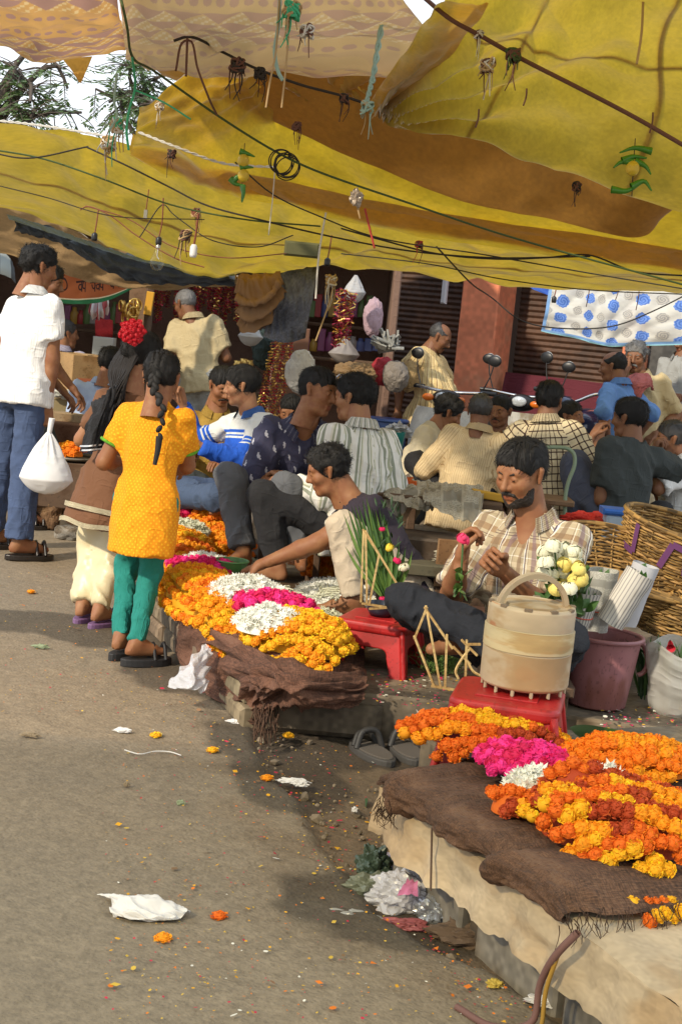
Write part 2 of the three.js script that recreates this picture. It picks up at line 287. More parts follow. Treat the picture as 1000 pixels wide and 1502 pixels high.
function browGeo(mous) {
  const key = 'brow' + mous; if (hairs[key]) return hairs[key];
  const cs = [];
  for (const s of [-1, 1]) { cs.push(cone(V(s * 0.014, 0.02, 0.0865), V(s * 0.034, 0.026, 0.0835), 0.0042, 0.0045), cone(V(s * 0.034, 0.026, 0.0835), V(s * 0.052, 0.019, 0.069), 0.0045, 0.003)); if (mous) cs.push(cone(V(0, -0.0505, 0.0945), V(s * 0.024, -0.058, 0.0845), 0.0068 * mous, 0.0062 * mous), cone(V(s * 0.024, -0.058, 0.0845), V(s * 0.033, -0.071, 0.074), 0.0062 * mous, 0.0035)); }
  const f = (x, y, z) => { let d = 1; for (const c of cs) d = smin(d, c(x, y, z), 0.004); return d + 0.0018 * N(x * 160, y * 90, z * 90); };
  return hairs[key] = nets(f, [-0.065, -0.09, 0.05], [0.065, 0.045, 0.115], 0.0032);
}
// hand: wrist at the origin, fingers along +y, palm towards +z, thumb on +x
function handGeo(pose) {
  if (hands[pose]) return hands[pose];
  const [c1, c2, c3, sp, th] = { relaxed: [0.35, 0.5, 0.35, 0.02, 0.3], grip: [1.25, 1.45, 0.9, 0, 0.95], pinch: [0.95, 0.85, 0.55, 0.01, 0.75], flat: [0.15, 0.2, 0.15, 0.06, 0.1], loose: [0.65, 0.85, 0.6, 0.01, 0.5] }[pose];
  const cs = [], lens = [0.078, 0.088, 0.082, 0.064];
  for (let i = 0; i < 4; i++) {
    const x = 0.029 - i * 0.0195, k = V(x, 0.088 - Math.abs(i - 1.2) * 0.004, 0), c = pose === 'pinch' ? i * 0.18 : i * 0.06;
    cs.push([cone(V(x * 0.62, 0.006, 0), k, 0.0135, 0.0105), 0.012]);
    let a = c1 + c, p = k, L = lens[i]; const dx = (1.2 - i) * -sp;
    for (const [q, cc] of [[0.46, 0], [0.3, c2 + c * 0.5], [0.24, c3]]) { a += cc; const n = V(p.x - dx * L * q * 2, p.y + Math.cos(a) * L * q, p.z + Math.sin(a) * L * q); cs.push([cone(p, n, 0.0095 - (0.46 - q) * 0.006, 0.0092 - (0.46 - q) * 0.008), 0.003]); p = n; }
  }
  const b = V(0.018, 0.016, 0.004), t1 = V(0.04, 0.045, 0.012 + th * 0.014), t2 = V(0.05 - th * 0.02, 0.073 - th * 0.006, 0.016 + th * 0.034), t3 = V(0.052 - th * 0.038, 0.095 - th * 0.014, 0.018 + th * 0.045);
  cs.push([cone(b, t1, 0.014, 0.0125), 0.012], [cone(t1, t2, 0.0115, 0.0102), 0.004], [cone(t2, t3, 0.0102, 0.0086), 0.003], [cone(V(0, -0.05, 0), V(0, 0.012, 0), 0.025, 0.021), 0.02], [cone(V(-0.022, 0.02, 0.004), V(-0.026, 0.07, 0.004), 0.013, 0.011), 0.012]);
  const f = (x, y, z) => { let d = 1; for (const [c, k] of cs) d = smin(d, c(x, y, z), k); return d; };
  return hands[pose] = nets(f, [-0.06, -0.045, -0.05], [0.09, 0.2, 0.13], 0.0042);
}
function ik(a, b, l1, l2, hint) {
  const d = b.clone().sub(a); let L = d.length(); d.normalize(); L = clamp(L, Math.abs(l1 - l2) + 0.02, l1 + l2 - 0.002); const e = a.clone().addScaledVector(d, L);
  const x = (l1 * l1 - l2 * l2 + L * L) / (2 * L), h = Math.sqrt(Math.max(0, l1 * l1 - x * x)), p = hint.clone().sub(a); p.addScaledVector(d, -p.dot(d)); if (p.length() < 1e-4) p.set(0, -1, 0); p.normalize();
  return [a.clone().addScaledVector(d, x).addScaledVector(p, h), e];
}
const curve = pts => y => { if (y <= pts[0][0]) return pts[0][1]; for (let i = 1; i < pts.length; i++) if (y <= pts[i][0]) return lerp(pts[i - 1][1], pts[i][1], sstep(0, 1, (y - pts[i - 1][0]) / (pts[i][0] - pts[i - 1][0])) * 0.5 + 0.5 * (y - pts[i - 1][0]) / (pts[i][0] - pts[i - 1][0])); return pts[pts.length - 1][1]; };
const SKIN = { a: [0.33, 0.15, 0.07], b: [0.27, 0.112, 0.047], c: [0.2, 0.083, 0.036], d: [0.36, 0.17, 0.085] };
const skinMat = new THREE.MeshPhysicalMaterial({ vertexColors: true, roughness: 0.62, side: THREE.DoubleSide });
const hairMat = M(L3(0.006, 0.005, 0.0045), 0.72);
const greyHair = M(L3(0.16, 0.155, 0.15), 0.6), saltHair = M(L3(0.05, 0.046, 0.043), 0.55), browHair = M(L3(0.018, 0.012, 0.009), 0.7);

// uv of a garment: per triangle, from the bone it lies on
function dress(g0, bones, O) {
  const g = g0.toNonIndexed(), p = g.attributes.position, n = p.count, uv = new Float32Array(n * 2), fr = bones.map(b => {
    const ax = b.b.clone().sub(b.a), L = ax.length(); ax.normalize(); const rf = b.ref.clone().addScaledVector(ax, -b.ref.dot(ax)).normalize(), sd = ax.clone().cross(rf); return { ...b, ax, L, rf, sd }; });
  const q = V(0, 0, 0), c = V(0, 0, 0);
  for (let t = 0; t < n; t += 3) {
    c.set(0, 0, 0); for (let k = 0; k < 3; k++) c.add(q.fromBufferAttribute(p, t + k)); c.multiplyScalar(1 / 3).add(O);
    let best = null, bd = 1e9; for (const f of fr) { const d = f.f(c.x, c.y, c.z); if (d < bd) { bd = d; best = f; } }
    let u0 = 0; for (let k = 0; k < 3; k++) {
      q.fromBufferAttribute(p, t + k).add(O).sub(best.a); const y = q.dot(best.ax), an = Math.atan2(q.dot(best.sd), q.dot(best.rf)); let u = an; if (k === 0) u0 = u; else { if (u - u0 > Math.PI) u -= 6.28319; if (u0 - u > Math.PI) u += 6.28319; }
      uv[(t + k) * 2] = u * best.R; uv[(t + k) * 2 + 1] = y + (best.v0 ?? 0);
    }
  }
  g.setAttribute('uv', new THREE.BufferAttribute(uv, 2)); return g;
}
const bounds = (pts, m) => { const lo = [1e9, 1e9, 1e9], hi = [-1e9, -1e9, -1e9]; for (const p of pts) { const a = [p.x, p.y, p.z]; for (let k = 0; k < 3; k++) { lo[k] = Math.min(lo[k], a[k] - m); hi[k] = Math.max(hi[k], a[k] + m); } } return [lo, hi]; };
const YAW = a => V(Math.sin(a * Math.PI / 180), 0, Math.cos(a * Math.PI / 180));

function person(o) {
  const s = o.s ?? 1, at = q => P(q[0], q[1], o.d + (q[2] ?? 0));
  // joints
  const hip0 = at(o.hip), neck0 = at(o.neck), t = neck0.clone().sub(hip0).normalize(), hip = neck0.clone().addScaledVector(t, -0.5 * s), neck = neck0;
  const f0 = YAW(o.yaw), r = t.clone().cross(f0).normalize(), f = r.clone().cross(t).normalize();
  const head = o.head ? at(o.head) : neck.clone().addScaledVector(t, 0.135 * s).addScaledVector(f, 0.04 * s);
  const hs = (o.hs ?? 0.9) * s, sh = 0.158 * s * (o.broad ?? 0.97), S = neck.clone().addScaledVector(t, -0.078 * s);
  const root = thing('person', o.label, 'person', V(hip.x, o.base ?? 0, hip.z), o.group);
  const O = root.position, toL = v => v.clone().sub(O);
  const cell = o.cell ?? 0.014;
  const arm = (spec, sg) => {
    const a = S.clone().addScaledVector(r, sh * sg); if (spec?.sh) a.add(V(...spec.sh));
    const local = (x, y, z) => hip.clone().addScaledVector(r, x * s * sg).addScaledVector(t, y * s).addScaledVector(f, z * s);
    const h = spec?.h ? at(spec.h) : local(0.2, 0.02, 0.22), e = spec?.e ? at(spec.e) : local(0.5, 0.1, -0.2);
    const [el, wr] = ik(a, h, 0.275 * s, 0.245 * s, e); return { a, el, wr, spec: spec || {}, sg };
  };
  const leg = (spec, sg) => {
    const a = hip.clone().addScaledVector(r, 0.088 * s * sg), local = (x, y, z) => hip.clone().addScaledVector(r, x * s * sg).addScaledVector(V(0, 1, 0), y * s).addScaledVector(f0, z * s);
    const h = spec?.f ? at(spec.f) : local(0.05, -0.1, 0.3), e = spec?.k ? at(spec.k) : local(0.5, 0.2, 0.5);
    if (o.sandal) h.y = 0.075 * s + 0.026 * (o.sandalH ?? 1) * s;
    let [kn, an] = ik(a, h, 0.42 * s, 0.4 * s, e); if (spec?.kx) { kn = at(spec.kx); an = kn.clone().addScaledVector(h.clone().sub(kn).normalize(), Math.min(0.4 * s, h.distanceTo(kn))); }
    return { a, kn, an, toe: YAW(spec?.toe ?? o.yaw), spec: spec || {}, sg };
  };
  const A = [arm(o.aL, 1), arm(o.aR, -1)], Lg = [leg(o.lL, 1), leg(o.lR, -1)];
  // torso: an elliptical column along the spine
  const torso = (prof, deep, belly = 0, drop = 0) => (x, y, z) => {
    const dx = x - hip.x, dy = y - hip.y, dz = z - hip.z; const Y = (dx * t.x + dy * t.y + dz * t.z) / s, X = dx * r.x + dy * r.y + dz * r.z; let Z = dx * f.x + dy * f.y + dz * f.z;
    Z -= belly * s * Math.exp(-(((Y - 0.14) / 0.13) ** 2)) * 0.5; const b = 1 + (Z > 0 ? belly * 3.2 * Math.exp(-(((Y - 0.13) / 0.15) ** 2)) : 0);
    const R = prof(Y) * s; let d = (Math.hypot(X, Z / (deep * b)) - R) * Math.min(1, deep * 1.1); d = Math.max(d, (Y - 0.5) * s, (-drop - Y) * s); return d;
  };
  const ls = o.legS ?? 1, bd = o.broad ?? 0.94, skin = SKIN[o.skin ?? 'b'];
  const world = (pts, m, fn, c) => { const [lo, hi] = bounds(pts, m); const g = nets(fn, lo, hi, c, false); g.translate(-O.x, -O.y, -O.z); return g; };
  // body
  {
    const tf = torso(curve([[-0.1, 0.12], [0, 0.13 * bd], [0.15, 0.11 * bd], [0.3, 0.125 * bd], [0.4, 0.115 * bd], [0.46, 0.075], [0.5, 0.052]]), 0.66, (o.belly ?? 0) * 0.8, 0.1), cs = [];
    for (const a of A) cs.push([cone(a.a, a.el, 0.05 * s, 0.04 * s), 0.03], [cone(a.el, a.el.clone().lerp(a.wr, 0.3), 0.038 * s, 0.039 * s), 0.02], [cone(a.el.clone().lerp(a.wr, 0.3), a.wr, 0.039 * s, 0.0255 * s), 0.02]);
    for (const l of Lg) {
      cs.push([cone(l.a, l.kn, 0.064 * ls * s, 0.044 * ls * s), 0.03], [cone(l.kn, l.kn.clone().lerp(l.an, 0.35), 0.042 * ls * s, 0.046 * ls * s), 0.02], [cone(l.kn.clone().lerp(l.an, 0.35), l.an, 0.045 * ls * s, 0.033 * s), 0.02]);
      const toe = l.an.clone().addScaledVector(l.toe, 0.15 * s); toe.y = l.an.y - 0.048 * s; const heel = l.an.clone().addScaledVector(l.toe, -0.025 * s); heel.y -= 0.04 * s;
      cs.push([cone(heel, toe, 0.03 * s, 0.022 * s), 0.02], [cone(l.an, l.an.clone().lerp(toe, 0.6), 0.033 * s, 0.028 * s), 0.02]); l.toeP = toe; l.heel = heel;
    }
    cs.push([cone(neck.clone().addScaledVector(t, -0.05 * s), neck.clone().lerp(head, 0.75).addScaledVector(f, -0.018 * s), 0.06 * s, 0.05 * s), 0.03]);
    const fn = (x, y, z) => { let d = tf(x, y, z); for (const [c, k] of cs) d = smin(d, c(x, y, z), k); return d; };
    const pts = [hip, neck, head, ...A.flatMap(a => [a.a, a.el, a.wr]), ...Lg.flatMap(l => [l.kn, l.an, l.toeP])];
    const parts = [tint(world(pts, 0.17 * s, fn, o.skinCell ?? 0.016), (i, g) => { const p = g.attributes.position, k = 1 + 0.16 * N(p.getX(i) * 22, p.getY(i) * 22, p.getZ(i) * 22) + 0.1 * N(p.getX(i) * 70, p.getY(i) * 70, p.getZ(i) * 70); return [skin[0] * k, skin[1] * k * k, skin[2] * k * k]; })];
    // head
    const kind = o.face ?? 'man', E = new THREE.Euler((o.hp ?? 0) * Math.PI / 180, (o.hy ?? o.yaw) * Math.PI / 180, (o.hr ?? 0) * Math.PI / 180, 'YXZ');
    const hm = new THREE.Matrix4().compose(head.clone().sub(O), new THREE.Quaternion().setFromEuler(E), V(hs, hs, hs));
    const hg = headGeo(kind).g.clone().applyMatrix4(hm), cc = hg.attributes.color = hg.attributes.color.clone();
    for (let i = 0; i < cc.count; i++) cc.setXYZ(i, Math.min(0.75, cc.getX(i) * skin[0]), Math.min(0.7, cc.getY(i) * skin[1]), Math.min(0.65, cc.getZ(i) * skin[2]));
    parts.push(hg);
    for (const a of A) {
      if (a.spec.hide) continue;
      const dir = a.spec.dir ? V(...a.spec.dir).normalize() : a.wr.clone().sub(a.el).normalize(), pal = V(...(a.spec.pal ?? [0, -1, 0])); pal.addScaledVector(dir, -pal.dot(dir)).normalize();
      const th = dir.clone().cross(pal), m = new THREE.Matrix4().makeBasis(th, dir, pal), flip = a.spec.flip ?? a.sg; const sc = s * (o.handS ?? 1);
      const g = handGeo(a.spec.hand ?? 'relaxed').clone(); g.scale(flip * sc, sc, sc); if (flip < 0) { const ix = g.index.array; for (let i = 0; i < ix.length; i += 3) { const q = ix[i]; ix[i] = ix[i + 1]; ix[i + 1] = q; } }
      m.setPosition(a.wr.clone().sub(O).addScaledVector(dir, 0.01)); g.applyMatrix4(m); parts.push(tint(g, skin)); a.handM = m;
    }
    mesh('body', merge(parts), skinMat, root);
    const inHead = (name, g, m) => { const q = mesh(name, g, m, root); q.applyMatrix4(hm); return q; };
    if (o.hair) inHead('hair', hairGeo(o.hair, kind), o.hairM ?? hairMat);
    if (o.brow !== false) inHead(o.mous ? 'moustache_and_brows' : 'eyebrows', browGeo(o.mous ?? 0), o.mousM ?? browHair);
    if (o.beard) inHead('beard', beardGeo(kind), browHair);
    root.userData_hm = hm; root.inHead = inHead;
  }
  // shirt
  const folds = (x, y, z, amp, fr) => amp * clamp(Math.abs(N(x * fr + y * 2, y * fr * 0.6, z * fr)) * 3.4 + Math.abs(N(x * fr * 2.1, y * fr * 1.3 + x * 3, z * fr * 2.1)) * 1.5 - 1.15, -1.2, 0.3);
  if (o.shirt) {
    const q = o.shirt, fl = q.flare ?? 0, hem = q.hem ?? 0.1, ease = q.ease ?? 0.0;
    const pr = curve([[-hem, (0.18 + fl + ease) * bd], [0, (0.174 + fl * 0.4 + ease) * bd], [0.13, (0.148 + ease) * bd], [0.28, (0.158 + ease * 0.6) * bd], [0.38, 0.15 * bd], [0.43, 0.122 * bd], [0.47, 0.086], [0.5, q.neckR ?? 0.066]]);
    const tf = torso(pr, q.deep ?? 0.75, o.belly ?? 0, hem), bones = [{ a: hip, b: neck, ref: f, R: 0.16 * s, f: tf }], cs = [], cuts = [];
    for (const a of A) {
      const sl = a.spec.sleeve ?? q.sleeve ?? 0.55, r1 = (q.wide ?? 0.06) * s, up = Math.min(1, sl), c1 = a.a.clone().lerp(a.el, up), d1 = a.el.clone().sub(a.a).normalize();
      const k1 = cone(a.a, c1.clone().addScaledVector(d1, 0.06), r1 * 0.94, (sl <= 1 ? r1 * 1.08 : r1 * 0.86));
      const cutU = sl < 1 ? ((x, y, z) => Math.max(k1(x, y, z), (x - c1.x) * d1.x + (y - c1.y) * d1.y + (z - c1.z) * d1.z)) : cone(a.a, a.el, r1, r1 * 0.86);
      cs.push([cutU, 0.06 * s]); bones.push({ a: a.a, b: a.el, ref: f, R: 0.065 * s, v0: 1, f: cutU });
      if (sl > 1) { const c2 = a.el.clone().lerp(a.wr, sl - 1), d2 = a.wr.clone().sub(a.el).normalize(), k2 = cone(a.el, c2.clone().addScaledVector(d2, 0.05), r1 * 0.86, r1 * (q.cuff ?? 0.66)); const cl = (x, y, z) => Math.max(k2(x, y, z), (x - c2.x) * d2.x + (y - c2.y) * d2.y + (z - c2.z) * d2.z); cs.push([cl, 0.02]); bones.push({ a: a.el, b: a.wr, ref: f, R: 0.055 * s, v0: 1.28, f: cl }); }
    }
    const nk = cone(neck.clone().addScaledVector(t, -0.015 * s), neck.clone().addScaledVector(t, 0.2 * s), (q.scoop ?? 0.055) * s, 0.08 * s), vee = q.vee ? cone(neck.clone().addScaledVector(f, 0.07 * s).addScaledVector(t, -0.02 * s), neck.clone().addScaledVector(f, 0.14 * s).addScaledVector(t, -(q.vee) * s), 0.045 * s, 0.006 * s) : null;
    const am = q.fold ?? 0.013, frq = q.foldF ?? 9;
    const fn = (x, y, z) => { let d = tf(x, y, z); for (const [c, k] of cs) d = smin(d, c(x, y, z), k); if (Math.abs(d) < 0.04) d += folds(x, y, z, am, frq); d = Math.max(d, -nk(x, y, z)); if (vee) d = Math.max(d, -vee(x, y, z)); return d; };
    const pts = [hip.clone().addScaledVector(t, -hem * s), hip, neck, ...A.flatMap(a => [a.a, a.el, ...((a.spec.sleeve ?? q.sleeve ?? 0.55) > 1 ? [a.wr] : [])])];
    const m = mesh(q.name ?? 'shirt', dress(world(pts, (0.21 + fl) * s, fn, q.cell ?? cell), bones, O), q.mat, root);
    if (q.collar) {
      const gp = q.open ?? 0.5, cg = new THREE.CylinderGeometry(0.066 * s, 0.085 * s, 0.042 * s, 20, 2, true, gp, 6.283 - 2 * gp); const pp = cg.attributes.position; for (let i = 0; i < pp.count; i++) { const an = Math.atan2(pp.getX(i), pp.getZ(i)), fr = Math.max(0, Math.cos(an)); pp.setY(i, pp.getY(i) - fr * 0.045 * s); pp.setZ(i, pp.getZ(i) * 1.0 + fr * 0.012 * s); }
      cg.computeVertexNormals(); const out = cg.clone().scale(1.09, 1, 1.09).translate(0, -0.006 * s, 0); const both = merge([cg, out]);
      const bm = new THREE.Matrix4().makeBasis(r, t, f).setPosition(neck.clone().sub(O).addScaledVector(t, 0.006 * s)); both.applyMatrix4(bm); mesh('collar', both, q.collarM ?? q.mat, m);
    }
  }
  if (o.pants) {
    const q = o.pants, w1 = q.thigh ?? 0.084, w2 = q.knee ?? 0.07, w3 = q.ankle ?? 0.06, len = q.len ?? 0.92;
    const tf = torso(curve([[-0.12, 0.12 * bd], [-0.03, 0.15 * bd], [0.06, 0.14 * bd], [0.14, 0.13 * bd]]), 0.68, (o.belly ?? 0) * 0.7, 0.12), bones = [], cs = [];
    const top = (x, y, z) => Math.max(tf(x, y, z), ((x - hip.x) * t.x + (y - hip.y) * t.y + (z - hip.z) * t.z) - 0.06 * s);
    bones.push({ a: hip, b: neck, ref: f, R: 0.16 * s, f: top });
    for (const l of Lg) {
      const e = l.kn.clone().lerp(l.an, len), d2 = l.an.clone().sub(l.kn).normalize(), k1 = cone(l.a, l.kn, w1 * s, w2 * s), k2 = cone(l.kn, e.clone().addScaledVector(d2, 0.06), w2 * s, w3 * s), kc = (x, y, z) => Math.max(k2(x, y, z), (x - e.x) * d2.x + (y - e.y) * d2.y + (z - e.z) * d2.z);
      cs.push([k1, 0.03], [kc, 0.03]); bones.push({ a: l.a, b: l.kn, ref: f, R: 0.08, f: k1 }, { a: l.kn, b: l.an, ref: f, R: 0.065, v0: 0.42, f: kc });
    }
    const fn = (x, y, z) => { let d = top(x, y, z); for (const [c, k] of cs) d = smin(d, c(x, y, z), k); if (Math.abs(d) < 0.04) d += folds(x, y, z, q.fold ?? 0.009, q.foldF ?? 10); return d; };
    mesh(q.name ?? 'trousers', dress(world([hip, hip.clone().addScaledVector(t, 0.13 * s), ...Lg.flatMap(l => [l.kn, l.an])], 0.2 * s, fn, q.cell ?? cell), bones, O), q.mat, root);
  }
  if (o.sandal) for (const l of Lg) {
    const sp = new THREE.Shape(); for (let i = 0; i < 24; i++) { const a = i / 24 * 6.2832, x = Math.cos(a) * 0.046 * s * (1 + 0.12 * Math.sin(a)), y = Math.sin(a) * 0.13 * s; i ? sp.lineTo(x, -y) : sp.moveTo(x, -y); } const g = new THREE.ExtrudeGeometry(sp, { depth: 0.02 * s * (o.sandalH ?? 1), bevelEnabled: true, bevelSize: 0.004, bevelThickness: 0.004, bevelSegments: 2, curveSegments: 14 }); g.rotateX(-Math.PI / 2);
    const c = l.heel.clone().lerp(l.toeP, 0.5), an = Math.atan2(l.toe.x, l.toe.z), bs = l.heel.y - 0.03 * s - 0.028 * s * (o.sandalH ?? 1); const sd = mesh('sandal', place(g, c.x - O.x, bs - O.y, c.z - O.z, 0, an, 0), o.sandal, root);
    const right = V(l.toe.z, 0, -l.toe.x), mid = c.clone().addScaledVector(l.toe, 0.03 * s); for (const off of [0, 0.045]) mesh('strap', tube([mid.clone().addScaledVector(l.toe, off).addScaledVector(right, -0.046 * s).setY(bs + 0.025), mid.clone().addScaledVector(l.toe, off).setY(l.toeP.y + 0.045 * s), mid.clone().addScaledVector(l.toe, off).addScaledVector(right, 0.046 * s).setY(bs + 0.025)], 0.009 * s, 6, 10).translate(-O.x, -O.y, -O.z), o.strapM ?? o.sandal, sd);
  }
  return Object.assign(root, { J: { hip, neck, head, t, r, f, A, Lg, O, hm: root.userData_hm, s } });
}
// ------------------------------------------------------------------ ground
const edgePts = [[330, 1010], [372, 1085], [388, 1135], [438, 1172], [446, 1212], [472, 1246], [505, 1272], [540, 1330], [640, 1392], [735, 1425], [820, 1502], [1000, 1700]].map(p => G(...p));
function edgeX(z) { for (let i = 1; i < edgePts.length; i++) if (z <= edgePts[i].z) { const a = edgePts[i - 1], b = edgePts[i], t = clamp((z - a.z) / (b.z - a.z)); return lerp(a.x, b.x, t) + 0.03 * N(z * 9, 2) + 0.012 * N(z * 40, 5); } return edgePts[edgePts.length - 1].x; }
const wet = [[[150, 925], 0.75, 0.17], [[60, 915], 0.7, 0.15], [[300, 1000], 0.42, 0.16], [[250, 985], 0.3, 0.12], [[460, 1085], 0.5, 0.2], [[560, 1080], 0.6, 0.24], [[620, 1335], 0.4, 0.15], [[430, 1120], 0.22, 0.25]].map(([p, a, b]) => [G(...p), a, b]);  // patches of darker ground; those along the gutter are damp
{
  const axis = (a, b, h, far, n) => { const s = []; for (let x = a; x <= b + 1e-6; x += h) s.push(x); const lo = [], hi = []; for (let i = 1; i <= n; i++) { const k = (Math.pow(1.42, i) - 1) * h * 2.4; lo.unshift(Math.max(-far, a - k)); hi.push(Math.min(far, b + k)); } return [...lo, ...s, ...hi]; };
  const xs = axis(-2.2, 1.6, 0.024, 160, 24), zs = axis(-9.2, -2.2, 0.03, 190, 24), nu = xs.length - 1, nv = zs.length - 1;
  const g = sheetGeo(nu, nv, (u, v) => {
    const x = xs[Math.round(u * nu)], z = zs[Math.round(v * nv)], e = edgeX(z), near = z > -5.6 && z < -1.5 && x < 3;
    let y = 0.012 * fbm(x * 0.8, z * 0.8, 1) + 0.004 * N(x * 9, z * 9);
    if (near) { const k = sstep(-0.012, 0.02, x - e); y -= k * (0.024 + 0.016 * fbm(x * 5, z * 5, 4)); if (k > 0.5) y += 0.01 * Math.abs(N(x * 26, z * 26)); }
    const p = V(x, y, z); p.u = x / 1.7; p.v = z / 1.7; return p;
  });
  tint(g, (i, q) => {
    const p = q.attributes.position, x = p.getX(i), z = p.getZ(i), dirt = z > -5.6 && z < -1.5 && x < 3 ? sstep(-0.01, 0.03, x - edgeX(z)) : 0;
    let c = [0.315, 0.258, 0.186]; const dust = sstep(-0.25, 0.35, fbm(x * 0.9, z * 0.7, 2) + (z < -4.6 ? 0.22 : -0.12)); c = [lerp(c[0], 0.35, dust), lerp(c[1], 0.272, dust), lerp(c[2], 0.182, dust)];
    const gut = sstep(-0.55, 0, x - edgeX(z)) * 0.6 * (z > -4.9 ? 1 : 0) * sstep(-0.2, 0.3, fbm(x * 4, z * 4, 8)); const dd = Math.max(dirt, gut);
    c = [lerp(c[0], 0.21, dd), lerp(c[1], 0.15, dd), lerp(c[2], 0.093, dd)];
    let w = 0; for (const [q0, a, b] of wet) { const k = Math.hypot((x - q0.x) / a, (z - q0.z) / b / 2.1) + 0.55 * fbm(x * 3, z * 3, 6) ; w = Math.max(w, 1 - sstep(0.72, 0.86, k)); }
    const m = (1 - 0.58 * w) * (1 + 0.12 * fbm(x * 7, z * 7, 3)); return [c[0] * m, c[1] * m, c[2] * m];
  });
  const map = tex(1024, 1024, (u, v, i, j) => { const grit = tn(u, v, 260, 5), gr = tfbm(u, v, 120, 2, 3), h = (((i * 7919 + j * 104729) ^ (i * j * 31)) % 97) / 97; const k = 222 + gr * 20 + grit * 16 + (h > 0.965 ? 26 : h < 0.03 ? -44 : 0); return [k, k * 0.995, k * 0.98]; });
  const bmp = tex(1024, 1024, (u, v) => { const k = 128 + tn(u, v, 500, 5) * 100 + tfbm(u, v, 200, 2, 3) * 120; return [k, k, k]; }, false);
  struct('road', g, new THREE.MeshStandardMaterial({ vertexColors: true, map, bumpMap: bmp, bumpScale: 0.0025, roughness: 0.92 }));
}
// ------------------------------------------------------------------ raised stone platforms
const stoneMap = tex(512, 512, (u, v) => { const k = 205 + tfbm(u, v, 8, 3, 5) * 110 + tn(u, v, 120, 6) * 30; const st = sstep(0.12, 0.3, tfbm(u, v, 5, 9)); return [k * (1 - 0.22 * st), k * (1 - 0.27 * st) * 0.97, k * (1 - 0.33 * st) * 0.92]; });
const stoneMat = M(L3(0.36, 0.345, 0.32), 0.85, { map: stoneMap, bumpMap: roughBump, bumpScale: 0.006 });
const dirtyStone = M(L3(0.24, 0.2, 0.15), 0.9, { map: stoneMap, bumpMap: roughBump, bumpScale: 0.008 });
const darkStone = M(L3(0.16, 0.125, 0.095), 0.9, { map: stoneMap, bumpMap: roughBump, bumpScale: 0.008 });
const KC = V(0.222, 0, -3.645), KE = V(0.43, 0, 0.903), KN = V(0.903, 0, -0.43), KANG = Math.atan2(-KE.z, KE.x);
const K = (a, b, y = 0) => KC.clone().addScaledVector(KE, a).addScaledVector(KN, b).setY(y);
{
  const t = thing('stone_platform', 'grey slab platform at the roadside under canvas and brown sacking', 'platform');
  const slab = (a0, a1, b0, b1, y0, y1, mat, name) => { const c = K((a0 + a1) / 2, (b0 + b1) / 2, (y0 + y1) / 2), g = box(a1 - a0, y1 - y0, b1 - b0, 0.008); const uv = g.attributes.uv; for (let i = 0; i < uv.count; i++) uv.setXY(i, uv.getX(i) + a0 * 2, uv.getY(i)); mesh(name, place(g, c.x, c.y, c.z, 0, KANG, 0), mat, t); };
  slab(0.05, 2.6, 0.05, 1.9, -0.06, 0.232, dirtyStone, 'core'); slab(-0.46, 0.044, 0.3, 1.9, -0.06, 0.23, dirtyStone, 'core');
  let a = 0; [0.36, 0.06, 0.34, 0.03, 0.47, 0.44, 0.46, 0.4].forEach((w, i) => { const sm = w < 0.1; slab(a + 0.0015, a + w - 0.0015, sm ? 0.02 : rnd(-0.006, 0.004), 0.046, -0.06, sm ? 0.16 : 0.228, sm ? darkStone : stoneMat, sm ? 'rubble_filler' : 'kerb_stone'); a += w; });
}
const MIDY = 0.14;
{
  const t = thing('stone_platform', 'low weathered stone platform where the flower sellers sit', 'platform');
  const sh = new THREE.Shape(); [[-0.2, 4.98], [0.5, 4.98], [1.7, 4.85], [2.6, 4.8], [2.6, 9.6], [-0.9, 9.6], [-0.98, 7.2], [-0.8, 6.55], [-0.5, 5.8]].forEach(([x, z], i) => i ? sh.lineTo(x, z) : sh.moveTo(x, z));
  const g = new THREE.ExtrudeGeometry(sh, { depth: MIDY + 0.05, bevelEnabled: true, bevelSize: 0.01, bevelThickness: 0.01, bevelSegments: 2 }); g.rotateX(-Math.PI / 2).translate(0, -0.06, 0); mesh('slab', g, dirtyStone, t);
  const pl = [[-0.2, -4.9], [-0.55, -5.82], [-0.85, -6.58], [-1.03, -7.3]];
  for (let i = 0; i < 3; i++) { const A = V(pl[i][0], 0, pl[i][1]), B = V(pl[i + 1][0], 0, pl[i + 1][1]), L = A.distanceTo(B), n = 3; for (let k = 0; k < n; k++) for (let r = 0; r < 2; r++) { const c = A.clone().lerp(B, (k + 0.5 + r * 0.18) / n), gg = box(L / n - 0.012, 0.07, 0.11 + rnd(0.03), 0.014); mesh('kerb_stone', place(gg, c.x + rnd(-0.012, 0.012), 0.032 + r * 0.074, c.z, 0, Math.atan2(-(B.z - A.z), B.x - A.x) + rnd(-0.03, 0.03), 0), M(L3(0.33 + rnd(0.08), 0.29 + rnd(0.05), 0.23), 0.9, { map: stoneMap, bumpMap: roughBump, bumpScale: 0.008 }), t); } }
  mesh('kerb_stone', place(box(0.42, 0.12, 0.06, 0.02), 0.0, 0.045, -4.95, 0, 0.03, 0), dirtyStone, t);
}
